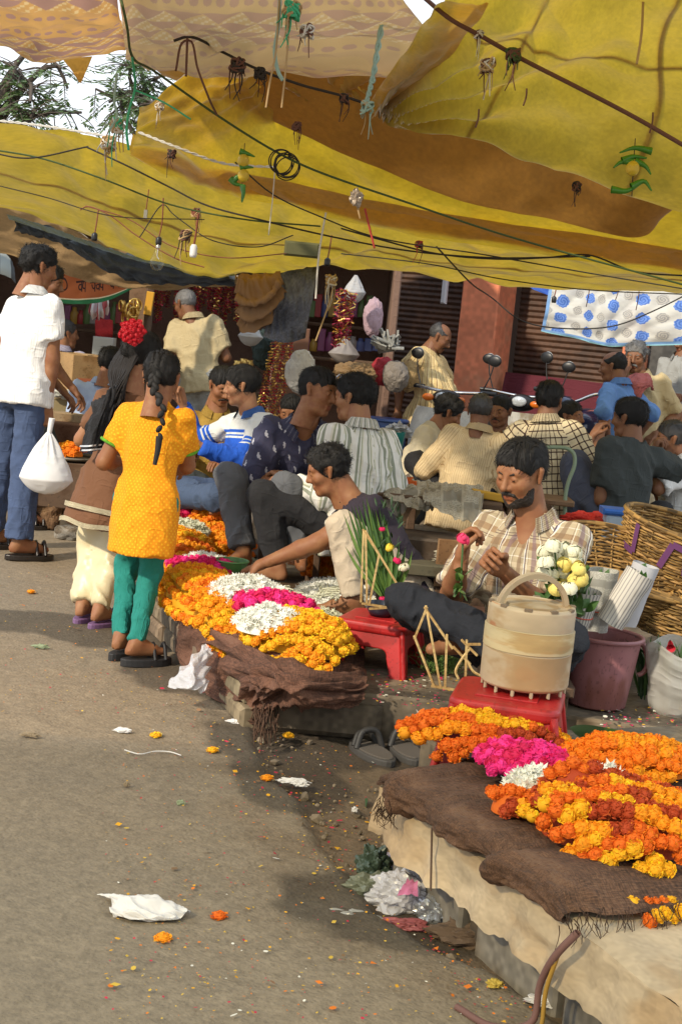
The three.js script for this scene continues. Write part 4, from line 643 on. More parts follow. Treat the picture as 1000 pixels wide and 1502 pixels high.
// garlands lying side by side over a mound: each row is a garland, each flower a part of it
function garlands(o) {
  const { c, rx, rz, h, yaw = 0, r = 0.021, mix, label, group, geos = marigolds, seed: sd = 1, rows, drop = 0, along = 'x', fill = 0.6, clump = 3 } = o; reseed(sd * 131 + 7);
  const cy = Math.cos(yaw), sy = Math.sin(yaw), nr = rows ?? Math.max(2, Math.round((along === 'x' ? rz : rx) * 2 / (r * 1.4)));
  const O = c; let made = 0;
  for (let k = 0; k < nr; k++) {
    const q = nr > 1 ? lerp(-1 + 2 * k / (nr - 1), Math.sin((-1 + 2 * k / (nr - 1)) * Math.PI / 2), 0.75) : 0, half = Math.sqrt(Math.max(0.16, 1 - q * q * 0.84)); const L = (along === 'x' ? rx : rz) * half, n = Math.max(3, Math.round(2 * L / (r * 2 * fill)));
    const t = thing(o.name ?? 'marigold_garland', label, 'garland', O, group, yaw); let m = pick(mix), left = 0;
    if (k === Math.floor(nr / 2) && h > 0.035 && o.core !== false) { const pm = MG[mix[0][0]], core = new THREE.SphereGeometry(1, 28, 10, 0, 6.2832, 0, Math.PI / 2).scale(rx * 0.82, h + r * 0.2, rz * 0.82), cp = core.attributes.position; for (let i = 0; i < cp.count; i++) cp.setY(i, cp.getY(i) + (cp.getY(i) > 0.01 ? 0.012 * N(cp.getX(i) * 40, cp.getZ(i) * 40, 3) : 0)); core.computeVertexNormals(); mesh('packed_flowers', tint(core, [0.85, 0.75, 0.8]), pm, t); }
    for (let i = 0; i < n; i++) {
      let u = -half + 2 * half * (i + 0.5) / n, w = q + 0.07 * N(u * 4 + k * 3.7, sd) + rnd(-0.02, 0.02), x = (along === 'x' ? u : w) * rx, z = (along === 'x' ? w : u) * rz;
      const dm = dome(x / rx * 0.97, z / rz * 0.97); let y = h * dm + r * 0.75 + rnd(-0.004, 0.006) + 0.012 * N(x * 22, z * 22, sd); if (drop) y -= drop * sstep(0.6, 1, Math.max(Math.abs(u), Math.abs(q)));
      if (left-- <= 0) { m = pick(mix); left = Math.floor(rnd(clump * 2)); }
      const f = new THREE.Mesh(geos[Math.floor(rnd(geos.length))], MG[m] || m); f.name = 'flower'; f.castShadow = f.receiveShadow = true; const s = r * rnd(0.92, 1.2) * (o.scale ?? 1); f.scale.set(s, s * 0.9, s); f.position.set(x, y, z);
      const nx = x / rx * 0.9, nz = z / rz * 0.9; f.rotation.set(nz * 1.1 + rnd(-0.5, 0.5), rnd(6.28), -nx * 1.1 + rnd(-0.5, 0.5)); t.add(f); made++;
    }
  }
  return made;
}
// a loose mound of small blossoms, too small to tell apart one by one
function mound(o) {
  const { c, rx, rz, h, yaw = 0, r = 0.012, n = 500, mat, label, group, geos = stars, seed: sd = 1, name = 'blossom_mound', spread = 1 } = o; reseed(sd * 97 + 3); const gs = [];
  for (let i = 0; i < n; i++) { const a = rnd(6.283), k = Math.sqrt(rnd()) * spread, x = Math.cos(a) * k, z = Math.sin(a) * k, y = h * dome(x * 0.96, z * 0.96) * (1 + 0.25 * N(x * 3, z * 3, sd)); gs.push(place(geos[i % geos.length], x * rx, y + rnd(-0.006, 0.01), z * rz, z * 0.9 + rnd(-0.9, 0.9), rnd(6.28), -x * 0.9 + rnd(-0.9, 0.9), r * rnd(0.75, 1.25))); }
  const t = thing(name, label, 'flowers', c, group, yaw); const core = new THREE.SphereGeometry(1, 20, 8, 0, 6.2832, 0, Math.PI / 2).scale(rx * 0.9, h * 0.8, rz * 0.9); mesh('packed_blossoms', core, mat.coreM ?? mat, t); const b = mesh('blossoms', merge(gs), mat, t); b.userData.kind = 'stuff'; return t;
}
whiteFl.coreM = M(L3(0.78, 0.78, 0.66), 0.9); creamFl.coreM = M(L3(0.5, 0.5, 0.34), 0.9);
function roseHeap(o) {
  const { c, rx, rz, h, yaw = 0, r = 0.022, n = 60, label, group, seed: sd = 1, mats = magenta } = o; reseed(sd * 53 + 1); const t = thing('rose_heap', label, 'flowers', c, group, yaw);
  for (let i = 0; i < n; i++) { const a = i * 2.39996, k = Math.sqrt((i + 0.5) / n), x = Math.cos(a) * k + rnd(-0.06, 0.06), z = Math.sin(a) * k + rnd(-0.06, 0.06); const f = new THREE.Mesh(frills[i % 3], mats[Math.floor(rnd(mats.length))]); f.name = 'rose_bloom'; f.castShadow = f.receiveShadow = true; const s = r * rnd(0.85, 1.25); f.scale.set(s, s, s); f.position.set(x * rx, h * dome(x * 0.94, z * 0.94) + rnd(-0.004, 0.008), z * rz); f.rotation.set(z + rnd(-0.6, 0.6), rnd(6.28), -x + rnd(-0.6, 0.6)); t.add(f); }
  return t;
}
// ---- near platform
const gN = (px, py, y) => G(px, py, y);
garlands({ c: gN(900, 1225, 0.30), rx: 0.225, rz: 0.185, h: 0.1, yaw: -0.12, r: 0.021, mix: [['rust', 2.4], ['deep', 4], ['yellow', 2.6], ['gold', 2.6]], label: 'rust red and yellow marigold garland in the coiled heap on brown sacking', group: 'mixed marigold garlands on the near sacking', seed: 3, rows: 13, clump: 2, drop: 0.02 });
garlands({ c: gN(842, 1168, 0.37), rx: 0.075, rz: 0.06, h: 0.06, r: 0.02, mix: [['rust', 3], ['deep', 3], ['gold', 2]], label: 'short rust marigold garland looped on top of the coiled heap', group: 'top loops of the near heap', seed: 8, rows: 3 });
garlands({ c: gN(745, 1190, 0.31), rx: 0.05, rz: 0.05, h: 0.04, r: 0.018, mix: [['deep', 3], ['rust', 2], ['gold', 1]], label: 'small rust orange garland end beside the white blossoms', group: 'garland ends by the white blossoms', seed: 9, rows: 3 });
garlands({ c: gN(708, 1108, 0.285), rx: 0.24, rz: 0.095, h: 0.095, yaw: -0.02, r: 0.0195, mix: [['deep', 4], ['gold', 3], ['yellow', 2], ['rust', 1.4]], label: 'orange and yellow marigold garland heaped against the front red stool', group: 'garlands against the front stool', core: false, seed: 4, rows: 9, clump: 3 });
garlands({ c: gN(925, 1130, 0.29), rx: 0.2, rz: 0.1, h: 0.07, yaw: 0.16, r: 0.018, mix: [['orange', 5], ['gold', 3]], geos: smallMarigolds, label: 'plain orange marigold garland in the long heap behind the mixed one', group: 'plain orange garlands on the near sacking', seed: 5, rows: 9 });
roseHeap({ c: gN(768, 1136, 0.31), rx: 0.125, rz: 0.11, h: 0.065, r: 0.021, n: 95, label: 'mound of bright magenta rose blooms on the near sacking', seed: 4 });
mound({ c: gN(785, 1168, 0.32), rx: 0.08, rz: 0.075, h: 0.055, r: 0.017, n: 260, mat: whiteFl, label: 'small mound of white tuberose blossoms between magenta and rust flowers', seed: 5 });
mound({ c: gN(888, 1152, 0.36), rx: 0.04, rz: 0.035, h: 0.04, r: 0.018, n: 60, mat: whiteFl, label: 'tuft of white tuberose behind the coiled rust heap', seed: 6 });
garlands({ c: K(0.87, 0.16, 0.246), rx: 0.15, rz: 0.03, h: 0.008, yaw: Math.atan2(-KN.z, KN.x), r: 0.016, mix: [['deep', 2], ['yellow', 2], ['rust', 2]], label: 'flattened marigold garland peeping out under the sacking', group: 'garlands under the near sacking', seed: 6, rows: 2 });
// ---- middle platform
const gm = (px, py, y = 0.26) => G(px, py, y);
garlands({ c: gm(438, 952, 0.245), rx: 0.205, rz: 0.2, h: 0.11, yaw: 0.05, r: 0.0205, mix: [['yellow', 7], ['gold', 2], ['orange', 0.8]], label: 'golden yellow marigold garland in the round heap on folded sacking', group: 'yellow garlands heaped on the middle sacking', seed: 11, rows: 13, drop: 0.03 });
garlands({ c: gm(300, 895, 0.2), rx: 0.17, rz: 0.62, h: 0.13, yaw: 0.33, r: 0.0205, mix: [['yellow', 6], ['gold', 4], ['orange', 1.6], ['deep', 0.4]], label: 'yellow orange marigold garland in the long bank along the kerb', group: 'garlands banked along the kerb', seed: 12, rows: 40, along: 'x', clump: 4, drop: 0.06 });
garlands({ c: gm(484, 836, 0.2), rx: 0.21, rz: 0.22, h: 0.08, r: 0.02, mix: [['orange', 4], ['gold', 3]], geos: smallMarigolds, label: 'orange marigold garland heaped before the squatting youth', group: 'orange garlands before the squatting youth', seed: 13, rows: 14 });
garlands({ c: gm(318, 795, 0.16), rx: 0.24, rz: 0.62, h: 0.22, yaw: 0.12, r: 0.0215, mix: [['orange', 5], ['gold', 2.4]], geos: smallMarigolds, label: 'bright orange marigold garland in the tall heap beside the tin box', group: 'orange garlands in the tall heap', seed: 14, rows: 34 });
garlands({ c: gm(262, 820, 0.19), rx: 0.17, rz: 0.3, h: 0.12, yaw: 0.2, r: 0.022, mix: [['gold', 4], ['deep', 2], ['yellow', 2]], label: 'amber marigold garland hanging in rows behind the girl in yellow', group: 'amber garlands behind the girl', seed: 15, rows: 14, geos: smallMarigolds });
roseHeap({ c: gm(402, 898, 0.3), rx: 0.16, rz: 0.12, h: 0.06, yaw: -0.1, r: 0.022, n: 62, label: 'spread of magenta rose blooms between two white flower mounds', seed: 14 });
roseHeap({ c: gm(300, 842, 0.3), rx: 0.165, rz: 0.07, h: 0.05, yaw: 0.05, r: 0.024, n: 64, label: 'thick roll of magenta roses in front of the green bowl', seed: 15 });
roseHeap({ c: gm(275, 760, 0.3), rx: 0.085, rz: 0.12, h: 0.05, r: 0.027, n: 30, label: 'dark pink roses beside the tall orange heap', seed: 16, mats: [magenta[1], flM(0.5, 0.008, 0.07)] });
mound({ c: gm(364, 886, 0.29), rx: 0.16, rz: 0.19, h: 0.095, yaw: 0.5, r: 0.014, n: 800, mat: whiteFl, label: 'broad mound of white tuberose blossoms left of the magenta roses', seed: 21 });
mound({ c: gm(396, 924, 0.31), rx: 0.135, rz: 0.12, h: 0.075, yaw: 0.4, r: 0.013, n: 600, mat: whiteFl, label: 'white jasmine mound between magenta roses and yellow garlands', seed: 22 });
mound({ c: gm(492, 885, 0.2), rx: 0.19, rz: 0.28, h: 0.08, r: 0.014, n: 900, mat: whiteFl, label: 'wide white jasmine mound beside the red stool with palm leaves', seed: 23 });
mound({ c: gm(470, 920, 0.22), rx: 0.12, rz: 0.1, h: 0.06, r: 0.014, n: 360, mat: creamFl, label: 'cream buds tucked behind the yellow heap', seed: 24 });
mound({ c: gm(303, 832, 0.31), rx: 0.11, rz: 0.09, h: 0.05, r: 0.013, n: 380, mat: whiteFl, label: 'strip of white blossoms behind the magenta roll', seed: 25 });
mound({ c: gm(270, 785, 0.27), rx: 0.13, rz: 0.16, h: 0.07, r: 0.014, n: 500, mat: creamFl, label: 'greenish cream blossom mound above the amber garlands', seed: 26 });
mound({ c: gm(272, 742, 0.28), rx: 0.16, rz: 0.16, h: 0.07, r: 0.016, n: 480, mat: whiteFl, label: 'white blossom mound at the far end of the flower stall', seed: 27 });
mound({ c: gm(362, 838, 0.2), rx: 0.08, rz: 0.1, h: 0.05, r: 0.014, n: 200, mat: creamFl, label: 'cream blossoms heaped by the green bowl', seed: 28 });
{ // loose tuberose stems
  reseed(5); for (let i = 0; i < 14; i++) { const b = G(430 + rnd(-50, 45), 872 + rnd(-12, 14), 0.3), gs = [taper([b, b.clone().add(V(0.05, 0.015, rnd(-0.03, 0.03))), b.clone().add(V(0.09, 0.02, rnd(-0.05, 0.05)))], 0.005, 0.003, 4, 4)]; for (let k = 0; k < 6; k++) gs.push(place(new THREE.ConeGeometry(0.005, 0.035, 4), b.x + rnd(0.09), b.y + 0.015, b.z + rnd(-0.03, 0.03), rnd(-1, 1), 0, rnd(-1, 1))); single('tuberose_stem', 'loose white tuberose bud stem lying among the magenta roses', 'flower', gs.map(g => tint(g, [1, 1, 1])), creamFl, null, 'loose tuberose stems'); }
}
// ------------------------------------------------------------------ sacking and canvas
const sackMap = tex(512, 512, (u, v) => { const w = 0.16 * h2(Math.floor(u * 256), Math.floor(v * 24), 3) + 0.16 * h2(Math.floor(u * 24), Math.floor(v * 256), 7), k = 1 + tfbm(u, v, 6, 4, 5) * 0.4 + tn(u, v, 150, 3) * 0.1 + w; return [226 * k, 214 * k, 206 * k]; });
const sackM = M(L3(0.15, 0.085, 0.052), 0.95, { map: sackMap, bumpMap: weaveBump, bumpScale: 0.006 });
const canvasMap = tex(1024, 512, (u, v) => { const k = 1 + tfbm(u, v, 9, 2, 5) * 0.2 + tn(u, v, 220, 3) * 0.05, st = sstep(0.05, 0.26, tfbm(u, v, 5, 13, 5)), d = sstep(0.14, 0.22, tn(u * 1.0, v, 40, 17)) * 0.12; return [224 * k * (1 - 0.04 * st - d * 0.4), 208 * k * (1 - 0.08 * st - d * 0.4), 180 * k * (1 - 0.13 * st - d * 0.4)]; });
const canvasM = M(L3(0.64, 0.6, 0.56), 0.9, { map: canvasMap, bumpMap: roughBump, bumpScale: 0.006 });
{
  // pale canvas over the kerb of the near platform, torn along its lower edge
  const top = (a, b) => 0.241 + 0.006 * fbm(a * 6, b * 6, 2) + 0.004;
  const g = sheetGeo(150, 60, (u, v) => {
    const a = -0.03 + u * 2.2, tear = 0.03 * N(a * 7, 3) + 0.014 * N(a * 31, 8) + 0.03 * sstep(0.5, 1.4, a), hang = 0.12 + tear; let b, y;
    if (v < 0.4) { const t = v / 0.4; b = -0.045 - 0.012 * Math.sin(a * 9) * (1 - t) - 0.02 * (1 - t) + 0.01 * N(a * 14, t * 3, 4); y = 0.238 - hang * (1 - t); } else { const t = (v - 0.4) / 0.6; b = -0.045 + t * 0.9; y = top(a, b) - 0.012 * (1 - sstep(0, 0.05, t)); }
    y += 0.006 * N(a * 10, v * 8, 5); if (v < 0.45) b += 0.014 * Math.sin(a * 34 + 3 * N(a * 5, 1)) * (0.45 - v) * 2; const p = K(a, b, y); p.u = a * 0.8; p.v = (v < 0.4 ? v * 0.4 : 0.16 + (v - 0.4) * 1.2) * 1.3; return p;
  });
  single('canvas_sheet', 'dirty white canvas draped over the near stone kerb', 'cloth', g, canvasM);
  // brown sacking folded thick on it
  const prof = [[0.02, 0.236], [-0.05, 0.238], [-0.085, 0.252], [-0.092, 0.276], [-0.075, 0.298], [-0.03, 0.31], [0.06, 0.306], [0.22, 0.292], [0.5, 0.282], [0.95, 0.27]];
  const rows = prof.map(([b, y]) => Array.from({ length: 15 }, (_, i) => { const a0 = -0.03 - 0.42 * clamp(b, 0, 0.6), a = a0 + i / 14 * (0.86 - a0), e = Math.min(1, Math.min(i, 14 - i) / 1.6), k = lerp(0.35, 1, Math.sqrt(e)); return K(a + (i === 14 ? 0.02 * Math.sin(b * 30) : 0), b * (b < 0 ? lerp(0.6, 1, e) : 1) + 0.012 * Math.sin(i * 1.7), 0.238 + (y - 0.238) * k); }));
  const sk = clothGeo(rows, 170, 110, (u, v) => { const fr = 1 - sstep(0.35, 0.75, v); return fr * (0.012 * (Math.abs(N(u * 9 + v * 2, v * 5, 3)) * 1.8 - 0.5) + 0.02 * Math.exp(-(((u - 0.72 - (v - 0.3) * 0.16) / 0.035) ** 2)) - 0.022 * Math.exp(-(((u - 0.64 - (v - 0.3) * 0.2) / 0.04) ** 2)) + 0.022 * Math.exp(-(((u - 0.2 + (v - 0.3) * 0.1) / 0.012) ** 2))) + 0.006 * N(u * 40, v * 24, 4); }, [3, 3]);
  const ts = single('brown_sacking', 'thick folded brown jute sacking on the canvas of the near platform', 'sackcloth', sk, sackM);
  reseed(9); const fr = []; for (let i = 0; i < 90; i++) { const b = -0.1 + rnd(0.55), p = K(0.895 + rnd(-0.01, 0.01), b, 0.262 + rnd(-0.01, 0.03)); fr.push(taper([p, p.clone().add(V(rnd(-0.01, 0.015), -0.012, 0.02)), p.clone().add(V(rnd(-0.015, 0.02), -0.02 - rnd(0.02), 0.028))], 0.0014, 0.0007, 3, 3)); } for (let i = 0; i < 40; i++) { const p = K(0.1 + rnd(0.06), -0.11 + rnd(-0.02, 0.02), 0.265 - rnd(0.04)); fr.push(taper([p, p.clone().add(V(rnd(-0.02, 0.01), -0.015, 0.012)), p.clone().add(V(rnd(-0.02, 0.02), -0.035, 0.015))], 0.0014, 0.0007, 3, 3)); }
  const frm = mesh('frayed_threads', fr, sackM, ts); frm.userData.kind = 'stuff';
  // cords
  single('dropped_string', 'thin brown cord hanging over the canvas below the sacking', 'cord', tube([[640, 1212], [636, 1232], [628, 1250], [616, 1268], [612, 1278], [618, 1284]].map(([x, y], i) => K(0.3 + i * 0.012, -0.072 - i * 0.004, 0.245 - i * 0.026)), 0.0028, 5, 24), M(L3(0.1, 0.06, 0.04)));
  single('twisted_rag_rope', 'twisted rope and rag hanging from the near sacking corner to the ground', 'cord', tube([K(0.93, -0.085, 0.26), K(0.9, -0.11, 0.2), K(0.86, -0.11, 0.12), K(0.86, -0.12, 0.04), K(0.8, -0.17, 0.008), K(0.7, -0.2, 0.006)], 0.008, 6, 30), M(L3(0.16, 0.08, 0.07)));
  single('yellow_ribbon', 'mustard yellow strip dangling beside the twisted rope', 'cord', tube([K(0.9, -0.105, 0.2), K(0.885, -0.112, 0.12), K(0.885, -0.112, 0.05), K(0.88, -0.115, 0.015)], 0.005, 5, 20), M(L3(0.35, 0.2, 0.03)));
}
{
  const q = (x, y, h) => G(x, y, h);
  const rows = [
    [q(256, 925, 0.0), q(258, 922, 0.06), q(266, 906, 0.165), q(300, 885, 0.21), q(400, 893, 0.2), q(520, 905, 0.16)],
    [q(262, 968, 0.012), q(262, 952, 0.06), q(278, 925, 0.18), q(320, 918, 0.235), q(410, 930, 0.235), q(532, 950, 0.17)],
    [q(305, 1016, 0.012), q(306, 995, 0.06), q(318, 960, 0.17), q(350, 955, 0.235), q(428, 975, 0.245), q(538, 985, 0.175)],
    [q(352, 1048, 0.012), q(352, 1028, 0.06), q(362, 1000, 0.16), q(385, 990, 0.23), q(440, 1000, 0.235), q(536, 1003, 0.185)],
    [q(372, 1062, 0.012), q(372, 1044, 0.05), q(386, 1022, 0.12), q(405, 1012, 0.185), q(450, 1020, 0.19), q(530, 1018, 0.165)],
    [q(378, 1066, 0.008), q(378, 1056, 0.03), q(394, 1044, 0.07), q(412, 1034, 0.12), q(450, 1038, 0.125), q(520, 1032, 0.135)]];
  const g = clothGeo(rows, 120, 110, (u, v) => 0.045 * (Math.abs(N(u * 5 + v * 2, v * 7 - u * 2, 3)) * 1.8 - 0.45) * sstep(0.1, 0.4, v) + 0.02 * (Math.abs(N(u * 13, v * 13, 7)) * 1.6 - 0.4) * sstep(0.3, 0.7, v) + 0.004 * N(u * 50, v * 50), [2.2, 2.2]);
  const t = single('brown_sacking', 'crumpled brown sacking spilling over the low kerb under yellow garlands', 'sackcloth', g, M(L3(0.17, 0.085, 0.055), 0.95, { map: sackMap, bumpMap: weaveBump, bumpScale: 0.003 }));
  reseed(31); const fr = []; for (let i = 0; i < 60; i++) { const p = G(380 + rnd(-8, 30), 1040 + rnd(-14, 18), 0.1).setY(0.06 + rnd(0.06)); fr.push(taper([p, p.clone().add(V(rnd(-0.01, 0.01), -0.03, 0.015)), p.clone().add(V(rnd(-0.02, 0.02), -0.06, 0.02))], 0.003, 0.001, 4, 4)); }
  const f2 = mesh('frayed_threads', fr, sackM, t); f2.userData.kind = 'stuff';
  single('red_cloth', 'strip of faded red brown cloth under the kerbside garlands', 'cloth', clothGeo([[q(232, 868, 0.17), q(245, 862, 0.2), q(270, 870, 0.19)], [q(238, 880, 0.14), q(258, 892, 0.16), q(290, 905, 0.18)], [q(245, 893, 0.11), q(262, 908, 0.12), q(275, 922, 0.13)]], 20, 20, crease(3, 0.015, 4, 4)), M(L3(0.25, 0.09, 0.06), 0.95, { map: sackMap }));
}
// ------------------------------------------------------------------ stools, thermos, bucket
const dirtMap = tex(512, 512, (u, v) => { const st = sstep(0.08, 0.3, tfbm(u, v, 6, 7, 5)), k = 1 + tfbm(u, v, 14, 3, 4) * 0.16, sc = tn(u, v, 240, 12) > 0.55 ? 0.12 : 0; return [240 * k * (1 - st * 0.16 - sc), 236 * k * (1 - st * 0.22 - sc), 228 * k * (1 - st * 0.3 - sc)]; });
function stool(label, pos, yaw, w, h) {
  const t = thing('plastic_stool', label, 'stool', pos, null, yaw), m = new THREE.MeshPhysicalMaterial({ color: L3(0.52, 0.022, 0.024), roughness: 0.42, map: dirtMap, side: THREE.DoubleSide, bumpMap: roughBump, bumpScale: 0.0015 });
  const s = new THREE.Shape(), a = w / 2 - 0.03; s.absarc(a, a, 0.03, 0, Math.PI / 2); s.absarc(-a, a, 0.03, Math.PI / 2, Math.PI); s.absarc(-a, -a, 0.03, Math.PI, Math.PI * 1.5); s.absarc(a, -a, 0.03, Math.PI * 1.5, Math.PI * 2);
  const seat = new THREE.ExtrudeGeometry(s, { depth: 0.012, bevelEnabled: true, bevelSize: 0.014, bevelThickness: 0.014, bevelSegments: 4, curveSegments: 6 }); seat.rotateX(-Math.PI / 2).translate(0, h - 0.026, 0); mesh('seat', seat, m, t);
  mesh('seat_rib', place(box(w * 0.62, 0.006, w * 0.62, 0.003), 0, h + 0.0015, 0), m, t);
  const wt = w * 1.0, wb = w * 1.24, hh = h - 0.02, tilt = Math.atan((wb - wt) / 2 / hh);
  for (let k = 0; k < 4; k++) {
    const sh = new THREE.Shape(); sh.moveTo(-wb / 2, 0); sh.lineTo(-wt / 2, hh); sh.lineTo(wt / 2, hh); sh.lineTo(wb / 2, 0); const x = wb * 0.3, y = hh * 0.62, c = 0.035; sh.lineTo(x + 0.01, 0); sh.lineTo(x * 0.86, y - c); sh.quadraticCurveTo(x * 0.84, y, x * 0.84 - c, y); sh.lineTo(-x * 0.84 + c, y); sh.quadraticCurveTo(-x * 0.84, y, -x * 0.86, y - c); sh.lineTo(-x - 0.01, 0); sh.closePath();
    const g = new THREE.ExtrudeGeometry(sh, { depth: 0.006, bevelEnabled: true, bevelSize: 0.004, bevelThickness: 0.004, bevelSegments: 2, curveSegments: 6 }); g.translate(0, 0, -0.01); g.rotateX(-tilt); g.translate(0, 0, wb / 2); g.rotateY(k * Math.PI / 2); mesh('side_panel', g, m, t);
    const e = wb / 2 - 0.002, e2 = wt / 2 - 0.002, an = Math.PI / 4 + k * Math.PI / 2, q = Math.SQRT2; mesh('leg', taper([V(Math.cos(an) * e * q, 0, Math.sin(an) * e * q), V(Math.cos(an) * (e + e2) / 2 * q, hh / 2, Math.sin(an) * (e + e2) / 2 * q), V(Math.cos(an) * e2 * q, hh, Math.sin(an) * e2 * q)], 0.011, 0.012, 8, 6), m, t);
  }
  return t;
}
const ST1 = G(746, 1016, 0.428).setY(0.232); stool('red plastic stool carrying the beige insulated tiffin', ST1, -0.2, 0.275, 0.196);
const ST2 = G(558, 903, 0.335).setY(MIDY); stool('red plastic stool carrying the palm leaf arrangement', ST2, -0.3, 0.245, 0.19);
{
  const c = G(766, 1012, 0.428), t = thing('insulated_tiffin', 'beige round insulated tiffin carrier with loop handle on red stool', 'tiffin', c.clone().setY(0.432), null, 0.3);
  const m = new THREE.MeshPhysicalMaterial({ color: L3(0.58, 0.525, 0.44), roughness: 0.55, side: THREE.DoubleSide, map: tex(512, 512, (u, v) => { const k = 1 + tfbm(u, v, 10, 3, 4) * 0.14, st = sstep(0.0, 0.28, tfbm(u, v, 7, 5, 5)), sc = sstep(0.3, 0.45, tn(u, v, 26, 8)) * (v < 0.4 && u > 0.3 && u < 0.8 ? 1 : 0.15); return [238 * k * (1 - 0.1 * st), 226 * k * (1 - 0.17 * st - 0.16 * sc), 204 * k * (1 - 0.27 * st - 0.22 * sc)]; }), bumpMap: roughBump, bumpScale: 0.001 });
  t.scale.set(1.1, 1.2, 1.1); const mb = m.clone(); mb.color = L3(0.63, 0.6, 0.45); const R = 0.113;
  mesh('lower_shell', lathe([[0.0, 0.012], [R * 0.9, 0.012], [R * 0.97, 0.016], [R, 0.022], [R * 1.005, 0.096], [R * 0.99, 0.1]], 56), m, t);
  mesh('middle_band', lathe([[R * 0.98, 0.1], [R * 1.018, 0.102], [R * 1.018, 0.15], [R * 0.99, 0.153]], 56), mb, t);
  mesh('lid', lathe([[R * 0.985, 0.153], [R * 0.985, 0.196], [R * 0.96, 0.204], [R * 0.86, 0.206], [R * 0.84, 0.2], [R * 0.6, 0.198], [R * 0.58, 0.204], [0, 0.206]], 56), m, t);
  for (let i = 0; i < 14; i++) { const a = i / 14 * 6.283; mesh('foot', place(box(0.007, 0.014, 0.009, 0.002), Math.cos(a) * R * 0.93, 0.008, Math.sin(a) * R * 0.93, 0, -a, 0), m, t); }
  for (let i = 0; i < 10; i++) { const a = i / 10 * 6.283 + 0.2; mesh('lid_notch', place(box(0.012, 0.006, 0.02, 0.001), Math.cos(a) * R * 0.93, 0.2045, Math.sin(a) * R * 0.93, 0, -a, 0), M(L3(0.2, 0.15, 0.1)), t); }
  const hp = []; for (let i = 0; i <= 14; i++) { const a = Math.PI * i / 14; hp.push(V(-Math.cos(a) * R * 0.83, 0.185 + Math.sin(a) * 0.088, 0.012 * Math.sin(a))); }
  const cs = new THREE.Shape(); cs.moveTo(-0.006, -0.009); cs.lineTo(0.006, -0.009); cs.lineTo(0.006, -0.003); cs.lineTo(0.002, 0); cs.lineTo(0.006, 0.003); cs.lineTo(0.006, 0.009); cs.lineTo(-0.006, 0.009); const hg = new THREE.ExtrudeGeometry(cs, { steps: 40, extrudePath: new THREE.CatmullRomCurve3(hp) }); mesh('handle', hg, m, t);
}
const paperMap = tex(512, 512, (u, v) => { const ln = Math.floor(v * 64), in1 = (u * 4) % 1 > 0.06 && (u * 4) % 1 < 0.94, tx = in1 && (v * 64) % 1 < 0.55 && h2(Math.floor(u * 150), ln, 3) > -0.35, hd = h2(Math.floor(u * 4), Math.floor(v * 8), 5) > 0.82, k = 1 + tfbm(u, v, 8, 2) * 0.12; const c = hd && in1 ? 176 : tx ? 184 : 222; return [c * k, c * k, c * k * 0.96]; });
const paperM = M(L3(0.75, 0.74, 0.72), 0.85, { map: paperMap }), stripePaper = M(L3(0.75, 0.73, 0.7), 0.85, { map: tex(128, 128, (u, v) => ((u * 26) % 1 < 0.3 ? [150, 148, 150] : [228, 224, 216])) });
function bagGeo(w, h, d, sd) { return sheetGeo(48, 36, (u, v) => { const a = u * 6.2832, prof = v < 0.4 ? Math.pow(v / 0.4, 0.45) : lerp(1, 0.12, Math.pow((v - 0.4) / 0.6, 0.9)), fold = 1 + 0.12 * Math.sin(a * 8 + 3 * N(a, v, sd)) * sstep(0.35, 0.9, v) + 0.1 * N(Math.cos(a) * 2 + sd, v * 4, Math.sin(a) * 2); return V(Math.cos(a) * w * prof * fold, (v - 0.5) * h, Math.sin(a) * d * prof * fold); }); }
function roll(r0, r1, L, turns = 1.35, sd = 1) { return sheetGeo(40, 16, (u, v) => { const a = u * turns * 6.283, r = lerp(r0, r1, v) * (1 + 0.06 * u) + 0.003 * N(u * 9, v * 5, sd), p = V(Math.cos(a) * r, v * L + 0.006 * N(u * 6, 2, sd), Math.sin(a) * r * 0.92); p.u = u * 1.2; p.v = v; return p; }); }
const leafGreen = thin(L3(0.05, 0.13, 0.02), 0.25, { roughness: 0.6 }), darkGreen = thin(L3(0.025, 0.07, 0.02), 0.2, { roughness: 0.6 }), paleGreen = thin(L3(0.13, 0.24, 0.04), 0.3, { roughness: 0.6 });
function leafShape(L, W, bend = 0.3) { return sheetGeo(4, 8, (u, v) => { const w = W * Math.sin(Math.PI * Math.min(1, v * 0.97 + 0.03)) * (1 - v * 0.25), x = (u - 0.5) * 2 * w; return V(x, v * L * Math.cos(bend * v), v * v * L * Math.sin(bend) + Math.abs(x) * 0.35); }); }
const BK = G(872, 1034, MIDY);
